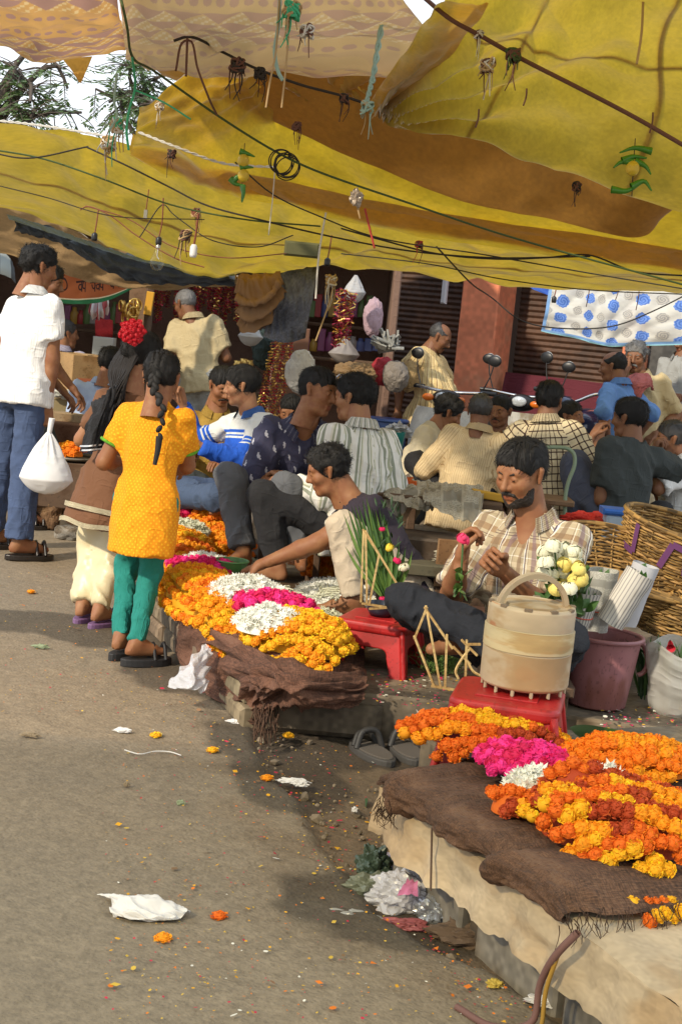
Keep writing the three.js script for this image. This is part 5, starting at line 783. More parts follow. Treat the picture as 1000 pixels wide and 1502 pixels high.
{
  const t = thing('plastic_bucket', 'dusty pink plastic bucket holding paper wrapped flower bunches', 'bucket', BK, null, 0.2), m = new THREE.MeshPhysicalMaterial({ color: L3(0.36, 0.16, 0.18), roughness: 0.5, map: dirtMap, side: THREE.DoubleSide });
  mesh('pail', lathe([[0.0, 0.004], [0.1, 0.004], [0.106, 0.012], [0.135, 0.25], [0.137, 0.256], [0.13, 0.25], [0.1, 0.02]], 48), m, t); const rim = new THREE.TorusGeometry(0.139, 0.0085, 8, 48); rim.rotateX(Math.PI / 2).translate(0, 0.256, 0); mesh('rim', rim, m, t);
  mesh('lug', place(box(0.02, 0.035, 0.03, 0.004), 0.143, 0.24, 0), m, t); mesh('bail_handle', tube([V(0.15, 0.24, 0), V(0.165, 0.2, 0.01), V(0.172, 0.165, 0.015), V(0.16, 0.13, 0.015), V(0.143, 0.12, 0.01)], 0.009, 8, 20), m, t);
  const w = (label, px, py, d, r0, r1, L, rot, mat, g, band) => { const p = P(px, py, d), o = thing('wrapped_bunch', label, 'flower bunch', p); o.rotation.set(...rot); mesh('paper_wrap', roll(r0, r1, L, 1.3, px), mat, o); if (band) { const tg = new THREE.TorusGeometry(lerp(r0, r1, 0.35) * 1.05, 0.002, 5, 30); tg.rotateX(Math.PI / 2).translate(0, L * 0.35, 0); mesh('rubber_band', tg, M(L3(0.6, 0.08, 0.04)), o); } const lf = []; reseed(px); for (let i = 0; i < 9; i++) lf.push(place(leafShape(0.05, 0.012), rnd(-0.02, 0.02), L * 0.8 + rnd(-0.03, 0.01), rnd(-0.02, 0.02), rnd(-0.5, 0.5), rnd(6), rnd(-0.5, 0.5))); const lm = mesh('leaves', lf, leafGreen, o); lm.userData.kind = 'stuff'; };
  w('flower bunch wrapped in red edged newspaper at the back of the pink bucket', 874, 925, 5.2, 0.036, 0.056, 0.22, [0.05, 0.4, 0.02], paperM, 0, 1);
  w('bunch rolled in striped paper leaning outward over the pink bucket rim', 893, 914, 5.0, 0.05, 0.052, 0.2, [0.25, 0.5, -0.5], stripePaper, 0, 0);
  w('bunch in crinkled grey paper behind the leaning striped roll', 915, 915, 5.12, 0.04, 0.045, 0.22, [0.1, 0.2, -0.22], M(L3(0.5, 0.5, 0.52), 0.7), 0, 0);
  w('short bunch in pinstriped newspaper beside the tiffin carrier', 846, 922, 5.0, 0.034, 0.05, 0.14, [0.15, 0.2, -0.1], stripePaper, 0, 1);
  // white and yellow roses
  const wr = M(L3(0.74, 0.72, 0.52), 0.7, { vertexColors: true }), yr = M(L3(0.76, 0.62, 0.16), 0.7, { vertexColors: true });
  const roseSpots = [[800, 808, 0], [812, 800, 0], [826, 804, 0], [842, 808, 0], [800, 826, 0], [815, 818, 0], [838, 818, 0], [828, 826, 1], [806, 842, 0], [846, 826, 0], [826, 838, 0], [826, 846, 1], [848, 834, 1], [818, 862, 1], [842, 852, 1], [852, 846, 1], [832, 864, 0], [797, 838, 0]];
  const o = thing('rose_bouquet', 'bouquet of white and yellow roses standing in the pink bucket', 'bouquet', P(825, 900, 4.9)); const O = o.position; reseed(77); const stems = [];
  roseSpots.forEach(([x, y, k], i) => { const p = P(x, y, 4.82 + rnd(-0.05, 0.06)).sub(O), f = mesh('rose', roses3[i % 4], k ? yr : wr, o); const s = rnd(0.036, 0.045); f.scale.set(s, s * 1.15, s); f.position.copy(p); f.rotation.set(rnd(0.2, 0.8), rnd(6), rnd(-0.4, 0.4)); stems.push(taper([p, p.clone().multiplyScalar(0.5), V(0.04, -0.12, 0.02)], 0.003, 0.004, 4, 5)); });
  mesh('stems', stems, leafGreen, o).userData.kind = 'stuff'; const lf = []; for (let i = 0; i < 46; i++) { const p = P(800 + rnd(58), 835 + rnd(70), 4.88 + rnd(-0.05, 0.06)).sub(O); lf.push(place(leafShape(rnd(0.04, 0.07), 0.018), p.x, p.y, p.z, rnd(-1.2, 1.2), rnd(6), rnd(-1.2, 1.2))); } mesh('leaves', lf, leafGreen, o).userData.kind = 'stuff';
}
// ------------------------------------------------------------------ palm arrangement, bamboo frames
{
  const top = ST2.clone().setY(MIDY + 0.195), t = thing('palm_arrangement', 'palm leaf and rose arrangement in a dark bowl on red stool', 'flower arrangement', top.clone()), O = t.position, A = (x, y, d = 0) => P(x, y, 5.6 + d).sub(O);
  mesh('bowl', lathe([[0.0, 0], [0.04, 0], [0.052, 0.02], [0.056, 0.05], [0.05, 0.05], [0.03, 0.01]], 28), M(L3(0.015, 0.02, 0.035), 0.3), t);
  reseed(4); const base = A(568, 880); const pr = (tip, n, spread, len) => { for (let i = 0; i < n; i++) { const k = i / (n - 1) - 0.5, b = base.clone().add(V(k * 0.04, rnd(0.02), rnd(-0.02, 0.02))), e = tip.clone().add(V(k * spread, -Math.abs(k) * 0.1 + rnd(-0.02, 0.02), rnd(-0.05, 0.05))), m = b.clone().lerp(e, 0.5).add(V(k * 0.02, 0, 0.01)), c = new THREE.CatmullRomCurve3([b, m, e]); mesh('palm_leaflet', sheetGeo(2, 10, (u, v) => { const p = c.getPoint(v), w = 0.009 * Math.sin(Math.PI * Math.min(1, 0.12 + v * 0.88)); p.x += (u - 0.5) * 2 * w; p.z += Math.abs(u - 0.5) * 0.012; return p; }), i % 3 ? leafGreen : paleGreen, t); } };
  pr(A(536, 728), 13, 0.16); pr(A(575, 790), 7, 0.16); pr(A(600, 862), 10, 0.12); pr(A(526, 790), 5, 0.1);
  const fl = (x, y, m, s) => { const f = mesh('rose', roses3[Math.abs(x) % 4], m, t); f.scale.setScalar(s); f.position.copy(A(x, y, -0.06)); f.rotation.set(0.6, x, 0.2); };
  fl(571, 802, M(L3(0.72, 0.52, 0.04), 0.7, { vertexColors: true }), 0.026); fl(592, 832, M(L3(0.74, 0.7, 0.5), 0.7, { vertexColors: true }), 0.028); fl(582, 822, magenta[1], 0.022); fl(560, 776, magenta[1], 0.016); fl(560, 878, magenta[1], 0.016); fl(548, 880, M(L3(0.74, 0.7, 0.5), 0.7, { vertexColors: true }), 0.015);
  const gy = []; for (let i = 0; i < 60; i++) { const p = A(552 + rnd(36), 740 + rnd(120), rnd(-0.05, 0.02)); gy.push(place(leafShape(0.04, 0.005), p.x, p.y, p.z, rnd(-0.5, 0.5), rnd(6), rnd(-0.6, 0.6))); } mesh('filler_sprigs', gy, darkGreen, t).userData.kind = 'stuff';
  const bam = M(L3(0.62, 0.44, 0.19), 0.6, { map: dirtMap });
  const frame = (label, d, sticks, hoops) => { const b = P(sticks[0][0], sticks[0][1], d), o = thing('bamboo_frame', label, 'frame', b); for (const [x0, y0, x1, y1, d0 = 0, d1 = 0] of sticks) mesh('bamboo_strip', bar(P(x0, y0, d + d0).sub(b), P(x1, y1, d + d1).sub(b), 0.009, 0.007), bam, o); for (const h of hoops) mesh('bent_strip', tube(h.map(([x, y, dd = 0]) => P(x, y, d + dd).sub(b)), 0.0045, 6, 30), bam, o); };
  frame('bamboo strip frame standing round the palm arrangement', 5.2, [[529, 884, 533, 778], [538, 886, 536, 778], [532, 776, 555, 812], [541, 888, 556, 812, 0, 0], [530, 885, 582, 893], [541, 893, 586, 890]], [[[535, 778], [555, 812], [575, 845], [587, 868], [586, 885], [578, 893]]]);
  frame('pointed bamboo tripod frame on the platform beside fern sprigs', 4.75, [[637, 1008, 607, 932], [646, 1010, 624, 888], [652, 1012, 655, 930], [607, 938, 626, 890], [622, 890, 664, 952], [664, 948, 690, 975], [632, 1006, 668, 1012]], []);
  frame('broken bamboo hoop frame leaning by the tiffin carrier', 4.7, [[682, 1000, 684, 938], [676, 938, 700, 962], [684, 945, 705, 945]], [[[690, 950], [676, 968], [668, 985], [672, 996]], [[684, 968], [694, 985], [706, 992]]]);
  const fern = (label, c, n, R, sd, mat) => { reseed(sd); const gs = []; for (let i = 0; i < n; i++) { const d = V(rnd(-1, 1), rnd(0.1, 0.9), rnd(-1, 1)).normalize(), b = V(rnd(-R, R) * 0.4, 0, rnd(-R, R) * 0.4), L = R * rnd(0.6, 1.2), e = b.clone().addScaledVector(d, L); gs.push(taper([b, b.clone().lerp(e, 0.5).add(V(0, 0.02, 0)), e], 0.002, 0.001, 3, 3)); for (let k = 0; k < 14; k++) { const p = b.clone().lerp(e, 0.2 + k / 17); gs.push(place(leafShape(0.022, 0.0022, 0.1), p.x, p.y, p.z, rnd(-1.3, 1.3), rnd(6), rnd(-1.3, 1.3))); } } const q = single('fern_sprigs', label, 'foliage', gs, mat, c); return q; };
  fern('pile of feathery green fern sprigs behind the bamboo tripod', G(640, 985, 0.145), 46, 0.13, 4, paleGreen);
}
// ------------------------------------------------------------------ baskets, leaves and bags at the right
const wick = M(L3(0.5, 0.33, 0.135), 0.75, { map: tex(256, 64, (u, v) => { const k = 0.85 + 0.3 * h2(Math.floor(u * 40), Math.floor(v * 6), 4) + tn(u, v, 60, 3) * 0.2; return [228 * k, 214 * k, 180 * k]; }) }), wickDark = M(L3(0.42, 0.25, 0.09), 0.8);
function basket(label, pos, rot, r0, r1, h, sd) {
  const t = thing('wicker_basket', label, 'basket', pos); t.rotation.set(...rot); reseed(sd); const n = Math.round(h / 0.011), gs = [], gd = [], NS = 44;
  for (let k = 0; k < n; k++) { const v = (k + 0.5) / n, r = lerp(r0, r1, Math.pow(v, 0.8)), pts = []; for (let i = 0; i < NS; i++) { const a = i / NS * 6.2832; pts.push(V(Math.cos(a) * (r + 0.006 * ((i + k) % 2 ? 1 : -1)), v * h + rnd(-0.0025, 0.0025), Math.sin(a) * (r + 0.006 * ((i + k) % 2 ? 1 : -1)))); } const c = new THREE.CatmullRomCurve3(pts, true); (k % 5 === 3 ? gd : gs).push(new THREE.TubeGeometry(c, NS * 2, 0.006, 4, true)); }
  const w = mesh('woven_wall', gs, wick, t); w.userData.kind = 'stuff'; if (gd.length) mesh('dark_strands', gd, wickDark, t).userData.kind = 'stuff';
  const ribs = []; for (let i = 0; i < NS; i += 2) { const a = i / NS * 6.2832; ribs.push(taper([V(Math.cos(a) * r0, 0, Math.sin(a) * r0), V(Math.cos(a) * lerp(r0, r1, 0.57), h / 2, Math.sin(a) * lerp(r0, r1, 0.57)), V(Math.cos(a) * r1, h, Math.sin(a) * r1)], 0.005, 0.005, 4, 6)); } mesh('ribs', ribs, wick, t).userData.kind = 'stuff';
  const rim = new THREE.TorusGeometry(r1, 0.011, 8, 60); rim.rotateX(Math.PI / 2).translate(0, h, 0); mesh('rim', rim, wick, t); mesh('base', place(new THREE.CylinderGeometry(r0, r0, 0.012, 36), 0, 0.006, 0), wickDark, t); return t;
}
basket('shallow wicker basket tipped toward the rose seller', P(918, 872, 5.85), [0.3, 0.3, -0.2], 0.22, 0.34, 0.15, 3);
const bTop = basket('wicker basket painted with purple letters lying on the shallow one', P(988, 850, 6.2), [0.14, 0.2, -0.2], 0.24, 0.29, 0.23, 5);
basket('wicker basket half hidden under the others', P(1010, 930, 5.75), [0.06, 0, -0.1], 0.22, 0.27, 0.17, 7);
{ // purple letters daubed on the basket's wall
  const let1 = [[[-0.02, 0.16], [-0.02, 0.04], [-0.1, 0.05]], [[0.12, 0.03], [0.16, 0.14], [0.22, 0.13], [0.23, 0.03]]];
  for (const s of let1) for (let i = 1; i < s.length; i++) { const A = s[i - 1], B = s[i], g = sheetGeo(10, 3, (u, v) => { const dx = B[0] - A[0], dy = B[1] - A[1], L = Math.hypot(dx, dy), x = A[0] + dx * u - dy / L * (v - 0.5) * 0.026, y = A[1] + dy * u + dx / L * (v - 0.5) * 0.026 + 0.05, r = lerp(0.24, 0.29, Math.pow(clamp(y / 0.23), 0.8)) + 0.0135, a = Math.PI * 0.88 - x / r; return V(Math.cos(a) * r, y, Math.sin(a) * r); }); mesh('painted_letter', g, M(L3(0.13, 0.04, 0.14), 0.8), bTop); }
}
{
  reseed(12); const t = thing('leaf_bundle', 'dark green bundle of long leaf blades behind the pink bucket', 'foliage', G(930, 1010, MIDY)), O = t.position;
  for (let i = 0; i < 34; i++) { const b = G(948 + rnd(-14, 14), 1018 + rnd(-6, 10), MIDY + 0.02).sub(O), e = P(905 + rnd(70), 925 + rnd(34), 5.35 + rnd(-0.1, 0.2)).sub(O), m = b.clone().lerp(e, 0.55).add(V(rnd(-0.02, 0.02), 0.03, 0.02)), c = new THREE.CatmullRomCurve3([b, m, e]); mesh('leaf_blade', sheetGeo(2, 8, (u, v) => { const p = c.getPoint(v); p.x += (u - 0.5) * 0.014 * Math.sin(Math.PI * (0.1 + v * 0.9)); p.z += Math.abs(u - 0.5) * 0.008; return p; }), i % 3 ? darkGreen : leafGreen, t); }
  const bag = thing('plastic_bag', 'clear plastic sack of gerberas with blue printed mark beside the leaf bundle', 'bag', G(985, 1045, MIDY)); const pm = new THREE.MeshPhysicalMaterial({ color: L3(0.62, 0.6, 0.55), roughness: 0.35, transmission: 0.45, thickness: 0, side: THREE.DoubleSide, bumpMap: tarpBump, bumpScale: 0.01 });
  mesh('sack', sheetGeo(40, 24, (u, v) => { const a = u * 6.2832, r = lerp(0.07, 0.12, Math.pow(v, 0.6)) * (1 + 0.14 * N(Math.cos(a) * 2, v * 3, Math.sin(a) * 2)); return V(Math.cos(a) * r, v * 0.24 + 0.02 * Math.sin(a * 3) * v, Math.sin(a) * r); }), pm, bag);
  mesh('printed_mark', sheetGeo(8, 8, (u, v) => { const a = 1.15 + (u - 0.5) * 0.5, r = 0.127; return V(Math.cos(a) * r, 0.1 + (v - 0.5) * 0.09 * Math.abs(u - 0.5) * 2 + 0.01, Math.sin(a) * r); }), M(L3(0.1, 0.1, 0.3)), bag);
  const pet = []; for (let i = 0; i < 26; i++) pet.push(place(leafShape(0.06, 0.008), 0, 0, 0, 1.25, i / 26 * 6.283, 0)); const gm1 = M(L3(0.55, 0.07, 0.02), 0.8), gm2 = M(L3(0.5, 0.012, 0.03), 0.8);
  [[-0.05, 0.27, 0.04, gm2], [0.03, 0.29, 0.03, gm1], [0.08, 0.25, 0.07, gm2]].forEach(([x, y, z, m]) => { const f = mesh('gerbera', pet, m, bag); f.position.set(x, y, z); f.rotation.set(0.7, 0, 0.3); });
  const lf = []; for (let i = 0; i < 20; i++) lf.push(place(leafShape(0.14, 0.008), rnd(-0.06, 0.06), 0.13, rnd(-0.03, 0.06), rnd(-0.3, 0.5), rnd(6), rnd(-0.4, 0.4))); mesh('stems', lf, paleGreen, bag).userData.kind = 'stuff';
}
// small vessels on the stall
{
  const c = G(338, 852, 0.28); const t = thing('green_bowl', 'small green plastic tub among the flower mounds', 'bowl', c); mesh('tub', lathe([[0, 0], [0.055, 0], [0.068, 0.085], [0.072, 0.088], [0.064, 0.085], [0.05, 0.008]], 32), M(L3(0.07, 0.2, 0.06), 0.4), t); const tr = new THREE.TorusGeometry(0.07, 0.004, 6, 36); tr.rotateX(Math.PI / 2).translate(0, 0.088, 0); mesh('rim', tr, M(L3(0.1, 0.26, 0.09), 0.4), t);
  const tb = thing('tin_box', 'grey tin trunk with latch beside the tall orange heap', 'box', G(383, 812, 0.16), null, 0.5); mesh('case', place(box(0.3, 0.3, 0.42, 0.012), 0.02, 0.15, -0.1), M(L3(0.3, 0.29, 0.27), 0.45, { metalness: 0.4, map: dirtMap }), tb); mesh('lid_edge', place(box(0.312, 0.04, 0.432, 0.01), 0.02, 0.292, -0.1), M(L3(0.36, 0.35, 0.33), 0.4, { metalness: 0.4, map: dirtMap }), tb); mesh('latch', place(box(0.035, 0.05, 0.014, 0.003), -0.05, 0.2, 0.118), M(L3(0.2, 0.19, 0.17), 0.4, { metalness: 0.6 }), tb); mesh('latch', place(box(0.03, 0.03, 0.014, 0.003), -0.05, 0.12, 0.118), M(L3(0.3, 0.3, 0.28), 0.4, { metalness: 0.6 }), tb);
  single('wooden_board', 'thin wooden board under the white jasmine mound', 'board', place(box(0.5, 0.012, 0.3, 0.003), 0, 0, 0, 0, 0.15, 0), M(L3(0.3, 0.19, 0.09), 0.8, { map: dirtMap }), G(455, 868, 0.2));
}
// ------------------------------------------------------------------ people of the market
const rp = (m, u, v) => { m.repeat.set(1 / u, 1 / v); return m; };
const stripes = (list, w, col) => fabric(col ?? L3(0.9, 0.9, 0.9), { map: rp(tex(128, 8, u => { let x = u, i = 0; for (const [c, f] of list) { if (x < f) return c; x -= f; } return list[0][0]; }), w, w) });
const F = {
  white: fabric(L3(0.72, 0.71, 0.68)), khaki: fabric(L3(0.5, 0.4, 0.22)), mustard: fabric(L3(0.36, 0.22, 0.035)), cream: fabric(L3(0.6, 0.53, 0.38)), black: fabric(L3(0.014, 0.014, 0.016)), charcoal: fabric(L3(0.035, 0.042, 0.04)), greyTrouser: fabric(L3(0.11, 0.115, 0.125)), taupe: fabric(L3(0.12, 0.095, 0.075)), navyTrouser: fabric(L3(0.055, 0.085, 0.17)), jeans: fabric(L3(0.055, 0.085, 0.15)), darkJeans: fabric(L3(0.01, 0.012, 0.018)), slate: fabric(L3(0.06, 0.068, 0.1)), sky: fabric(L3(0.1, 0.22, 0.5)), blueT: fabric(L3(0.03, 0.075, 0.2)), plum: fabric(L3(0.03, 0.022, 0.035)), lilac: fabric(L3(0.42, 0.38, 0.48)), pale: fabric(L3(0.4, 0.5, 0.7)), grey: fabric(L3(0.3, 0.3, 0.28)), brown: fabric(L3(0.17, 0.075, 0.035)), teal: fabric(L3(0.012, 0.2, 0.165)), satin: new THREE.MeshPhysicalMaterial({ color: L3(0.68, 0.58, 0.36), roughness: 0.4, sheen: 0.4, side: THREE.DoubleSide }),
  whiteStripe: stripes([[[236, 234, 226], 0.42], [[150, 156, 138], 0.2], [[236, 234, 226], 0.12], [[172, 176, 150], 0.12], [[225, 222, 205], 0.14]], 0.07), tanStripe: stripes([[[218, 190, 132], 0.62], [[150, 112, 70], 0.16], [[226, 202, 150], 0.22]], 0.028), creamStripe: stripes([[[216, 192, 148], 0.82], [[176, 146, 104], 0.18]], 0.016), whiteFine: stripes([[[245, 244, 240], 0.85], [[220, 220, 218], 0.15]], 0.012),
  plaid: fabric(L3(0.85, 0.85, 0.85), { map: rp(tex(256, 256, (u, v) => { const band = (x, l) => { for (const [a, b, c, k] of l) if (x > a && x < b) return [c, k]; return null; }; let c = [188, 172, 142]; const mix = (q, k) => { c = c.map((x, i) => lerp(x, q[i], k)); }; const L = [[0.05, 0.2, [132, 108, 84], 0.6], [0.3, 0.335, [250, 246, 236], 0.85], [0.335, 0.365, [70, 62, 90], 0.8], [0.4, 0.42, [245, 240, 230], 0.8], [0.55, 0.68, [126, 100, 112], 0.55], [0.8, 0.815, [240, 236, 224], 0.8], [0.84, 0.855, [90, 70, 60], 0.7]]; const a = band(u, L), b = band((v * 1 + 0.35) % 1, [[0.05, 0.22, [140, 104, 70], 0.55], [0.3, 0.32, [86, 66, 60], 0.7], [0.36, 0.38, [86, 66, 60], 0.6], [0.6, 0.72, [232, 216, 186], 0.5], [0.85, 0.87, [246, 240, 228], 0.7]]); if (b) mix(...b); if (a) mix(...a); return c; }), 0.15, 0.15) }),
  check: fabric(L3(0.85, 0.85, 0.85), { map: rp(tex(64, 64, (u, v) => (u < 0.16 || v < 0.16 ? (u < 0.16 && v < 0.16 ? [44, 30, 26] : [84, 62, 50]) : [222, 204, 164])), 0.042, 0.042) }),
  navyMotif: fabric(L3(0.9, 0.9, 0.9), { map: rp(tex(128, 128, (u, v) => { const m = (cx, cy) => Math.hypot((u - cx) * 1.4, v - cy) < 0.085 || (Math.abs(u - cx - 0.05) < 0.03 && v > cy - 0.17 && v < cy) || Math.hypot(u - cx + 0.07, v - cy - 0.08) < 0.035; return m(0.25, 0.3) || m(0.75, 0.8) ? [196, 196, 206] : [66 + 6 * h2(Math.floor(u * 64), Math.floor(v * 64), 1), 66, 92]; }), 0.11, 0.11) }),
  yellowDot: fabric(L3(0.9, 0.9, 0.9), { map: rp(tex(64, 64, (u, v) => { const d = (a, b) => Math.hypot(u - a, v - b) < 0.17; return d(0.25, 0.25) || d(0.75, 0.75) ? [250, 184, 30] : [238, 152, 5]; }), 0.022, 0.022) }),
  hoodie: fabric(L3(0.85, 0.85, 0.85), { map: tex(8, 512, (u, v) => { const y = v * 2; const blue = [30, 92, 205], wh = [232, 232, 226]; if (y < 0.9) { if (y > 0.36) return wh; if (y > 0.335 && y < 0.345 || y > 0.315 && y < 0.325) return wh; return blue; } const z = y - 1; if (z < 0.13) return wh; if (z > 0.145 && z < 0.155 || z > 0.17 && z < 0.18) return wh; return blue; }) }),
};
F.hoodie.map.repeat.set(1, 0.5);
const rubber = M(L3(0.02, 0.02, 0.022), 0.6), purple = M(L3(0.19, 0.1, 0.22), 0.6), leather = M(L3(0.02, 0.015, 0.012), 0.35);

// the rose seller
const rs = person({ label: 'seated rose seller in a tan plaid shirt holding up one pink rose', d: 5.25, base: MIDY, s: 1.05, hs: 0.9, yaw: -32, hip: [765, 930, 0.06], neck: [782, 752], head: [764, 694, -0.06], hy: -44, hp: 17, hair: 'thick', beard: 1, mous: 1.15, face: 'broad', skin: 'b', cell: 0.009, skinCell: 0.011, handS: 0.95,
  aR: { h: [676, 822, -0.2], e: [660, 900, 0.25], hand: 'pinch', pal: [0.9, 0, 0.4], dir: [0.05, 1, -0.1], sleeve: 0.95 }, aL: { h: [738, 838, -0.32], e: [880, 930, 0.0], hand: 'pinch', pal: [-0.2, 0.25, 1], sleeve: 0.8 },
  lL: { f: [690, 930, -0.1], k: [830, 930, -0.55], toe: -60 }, lR: { f: [745, 948, -0.3], k: [600, 890, 0.05], toe: 40 },
  shirt: { mat: F.plaid, sleeve: 0.85, collar: 1, open: 0.62, vee: 0.2, hem: 0.08, fold: 0.011, foldF: 11, wide: 0.066 }, pants: { mat: F.darkJeans, fold: 0.014, thigh: 0.085, knee: 0.065 } });
// standing man with the carrier bag
person({ label: 'standing man in white half sleeve shirt and blue trousers carrying a white bag', d: 7.75, s: 1.0, yaw: 138, hip: [32, 590], neck: [52, 428], head: [58, 392, 0.0], hy: 118, hp: 14, hair: 'messy', skin: 'b', cell: 0.011,
  aR: { h: [68, 598, -0.05], e: [95, 540, -0.1], hand: 'grip', pal: [0, 0.3, -1], dir: [0.05, -1, 0], sleeve: 0.62 }, aL: { h: [-10, 610, 0.2], e: [-30, 560, 0.3] }, lR: { f: [28, 797, 0], k: [30, 700, 0.4], toe: 120 }, lL: { f: [-14, 790, 0.25], k: [0, 700, 0.6], toe: 130 },
  shirt: { mat: F.whiteFine, sleeve: 0.62, collar: 1, hem: 0.1, wide: 0.066, ease: 0.024, fold: 0.009 }, pants: { mat: F.navyTrouser, ankle: 0.072, knee: 0.072, thigh: 0.08, len: 0.97 }, sandal: leather });
person({ label: 'man standing half hidden behind the man in white', d: 8.8, s: 0.97, yaw: 110, hip: [40, 600], neck: [60, 448], head: [72, 414], hy: 85, hp: 12, hair: 'messy', skin: 'c', lL: { f: [40, 760, 0.2], k: [60, 680, 0.2] }, lR: { f: [30, 765], k: [50, 680] }, shirt: { mat: F.brown, sleeve: 0.6 }, pants: { mat: F.charcoal }, sandal: leather });
// girl in brown
const g1 = person({ label: 'girl in brown dress with black scarf and red flower in her long hair', d: 6.35, s: 0.78, hs: 1.08, yaw: 160, hip: [168, 700], neck: [196, 572], head: [208, 523, 0.02], hy: 140, hp: 10, face: 'girl', hair: 'thick', brow: false, skin: 'a', lL: { f: [122, 872, 0.05], k: [140, 800, 0.5], toe: 165 }, lR: { f: [146, 884, -0.02], k: [170, 800, 0.5], toe: 150 }, aL: { h: [150, 640, 0.25], e: [120, 650, 0.1] }, aR: { h: [230, 650, 0.25], e: [250, 650, 0.1] },
  shirt: { name: 'dress', mat: F.brown, sleeve: 0.7, hem: 0.29, flare: 0.06, collar: 0, fold: 0.012, deep: 0.8 }, pants: { name: 'salwar', mat: F.satin, knee: 0.076, ankle: 0.055, thigh: 0.09, fold: 0.014, foldF: 9, len: 0.95 }, sandal: purple, legS: 0.85 });
// girl in yellow
const g2 = person({ label: 'girl in yellow dotted tunic and teal leggings with a long braid', d: 5.75, s: 0.79, hs: 1.08, yaw: 158, hip: [214, 740], neck: [232, 588], head: [237, 555, 0.0], hy: 172, hp: 14, face: 'girl', hair: 'short', brow: false, skin: 'b', cell: 0.009, lL: { f: [178, 922, 0.06], k: [190, 840, 0.6], toe: 150 }, lR: { f: [200, 936, -0.02], k: [225, 840, 0.6], toe: 120 }, aL: { h: [185, 676, 0.24], e: [150, 680, 0.05], sh: [0, 0, 0] }, aR: { h: [258, 690, 0.26], e: [285, 690, 0.0] },
  shirt: { name: 'tunic', mat: F.yellowDot, sleeve: 0.62, hem: 0.27, flare: 0.004, ease: 0.002, neckR: 0.07, scoop: 0.06, fold: 0.008, deep: 0.78 }, pants: { name: 'leggings', mat: F.teal, thigh: 0.08, knee: 0.054, ankle: 0.038, fold: 0.008, foldF: 14, len: 0.98 }, sandal: rubber, sandalH: 1.5, legS: 0.72 });
// stallkeeper and group round the flower heaps
person({ label: 'grey haired man standing in khaki shirt turned to the tinsel stall', d: 11.3, s: 1.0, yaw: 165, hip: [292, 560], neck: [284, 464], head: [272, 446, 0.02], hy: -130, hp: 22, hair: 'crop', hairM: greyHair, skin: 'c', aR: { h: [318, 508, 0.2], e: [330, 520, 0], hand: 'loose' }, aL: { h: [262, 540, 0.2], e: [250, 510, -0.1] }, lL: { f: [290, 720, 0], k: [285, 650, 0.3] }, lR: { f: [310, 720], k: [315, 650, 0.3] }, shirt: { mat: F.khaki, sleeve: 0.75, collar: 1, hem: 0.09, wide: 0.075, ease: 0.02 }, pants: { mat: F.grey, thigh: 0.11 } });
person({ label: 'seated man in mustard shirt looking down beside the boy in blue', d: 8.5, base: MIDY, s: 0.98, yaw: 15, hip: [305, 700], neck: [318, 602], head: [326, 566, -0.06], hy: 28, hp: 24, hair: 'short', mous: 0.9, skin: 'b', aR: { h: [282, 668, -0.2], e: [280, 670, 0] }, aL: { h: [330, 680, -0.3], e: [360, 660, 0] }, lL: { f: [300, 725, -0.3], k: [350, 690, -0.5] }, lR: { f: [320, 725, -0.35], k: [255, 690, -0.4] }, shirt: { mat: F.mustard, sleeve: 1.6, collar: 1, hem: 0.05 }, pants: { mat: F.charcoal } });
person({ label: 'seated boy in bright blue and white striped pullover reaching forward', d: 7.9, base: MIDY, s: 0.95, yaw: -52, hip: [358, 712], neck: [368, 602], head: [354, 566, -0.02], hy: -82, hp: 10, hair: 'fringe', skin: 'a', cell: 0.011, aR: { h: [268, 592, 0.1], e: [300, 650, 0.2], hand: 'loose', pal: [0, -1, 0.3] }, aL: { h: [292, 654, -0.3], e: [345, 720, -0.3], hand: 'loose', pal: [0, 0.3, 1] }, lL: { f: [255, 728, -0.15], k: [330, 730, -0.5], toe: -90 }, lR: { f: [330, 735, -0.3], k: [240, 705, 0.1], toe: -20 }, shirt: { name: 'pullover', mat: F.hoodie, sleeve: 1.93, collar: 1, collarM: fabric(L3(0.05, 0.14, 0.42)), hem: 0.06, wide: 0.064, fold: 0.012 }, pants: { mat: F.jeans } });
person({ label: 'seated man in navy shirt with pale motifs turned to his neighbour', d: 7.15, base: MIDY, s: 1.02, yaw: 8, hip: [425, 730, 0.2], neck: [448, 618, -0.15], head: [466, 574, -0.2], hy: 62, hp: 8, hr: -6, hair: 'short', face: 'broad', skin: 'b', cell: 0.011, aR: { h: [428, 706, -0.25], e: [355, 700, -0.05], hand: 'loose', sleeve: 0.95 }, aL: { h: [440, 705, -0.25], e: [510, 690, -0.1], sleeve: 0.95 }, lR: { f: [358, 812, -0.3], kx: [337, 700, -0.2], toe: -30 }, lL: { f: [440, 810, -0.3], kx: [420, 715, -0.35] }, shirt: { mat: F.navyMotif, sleeve: 0.95, collar: 1, open: 0.45, vee: 0.1, hem: 0.08, ease: 0.01, wide: 0.07 }, pants: { mat: F.greyTrouser, knee: 0.066 } });
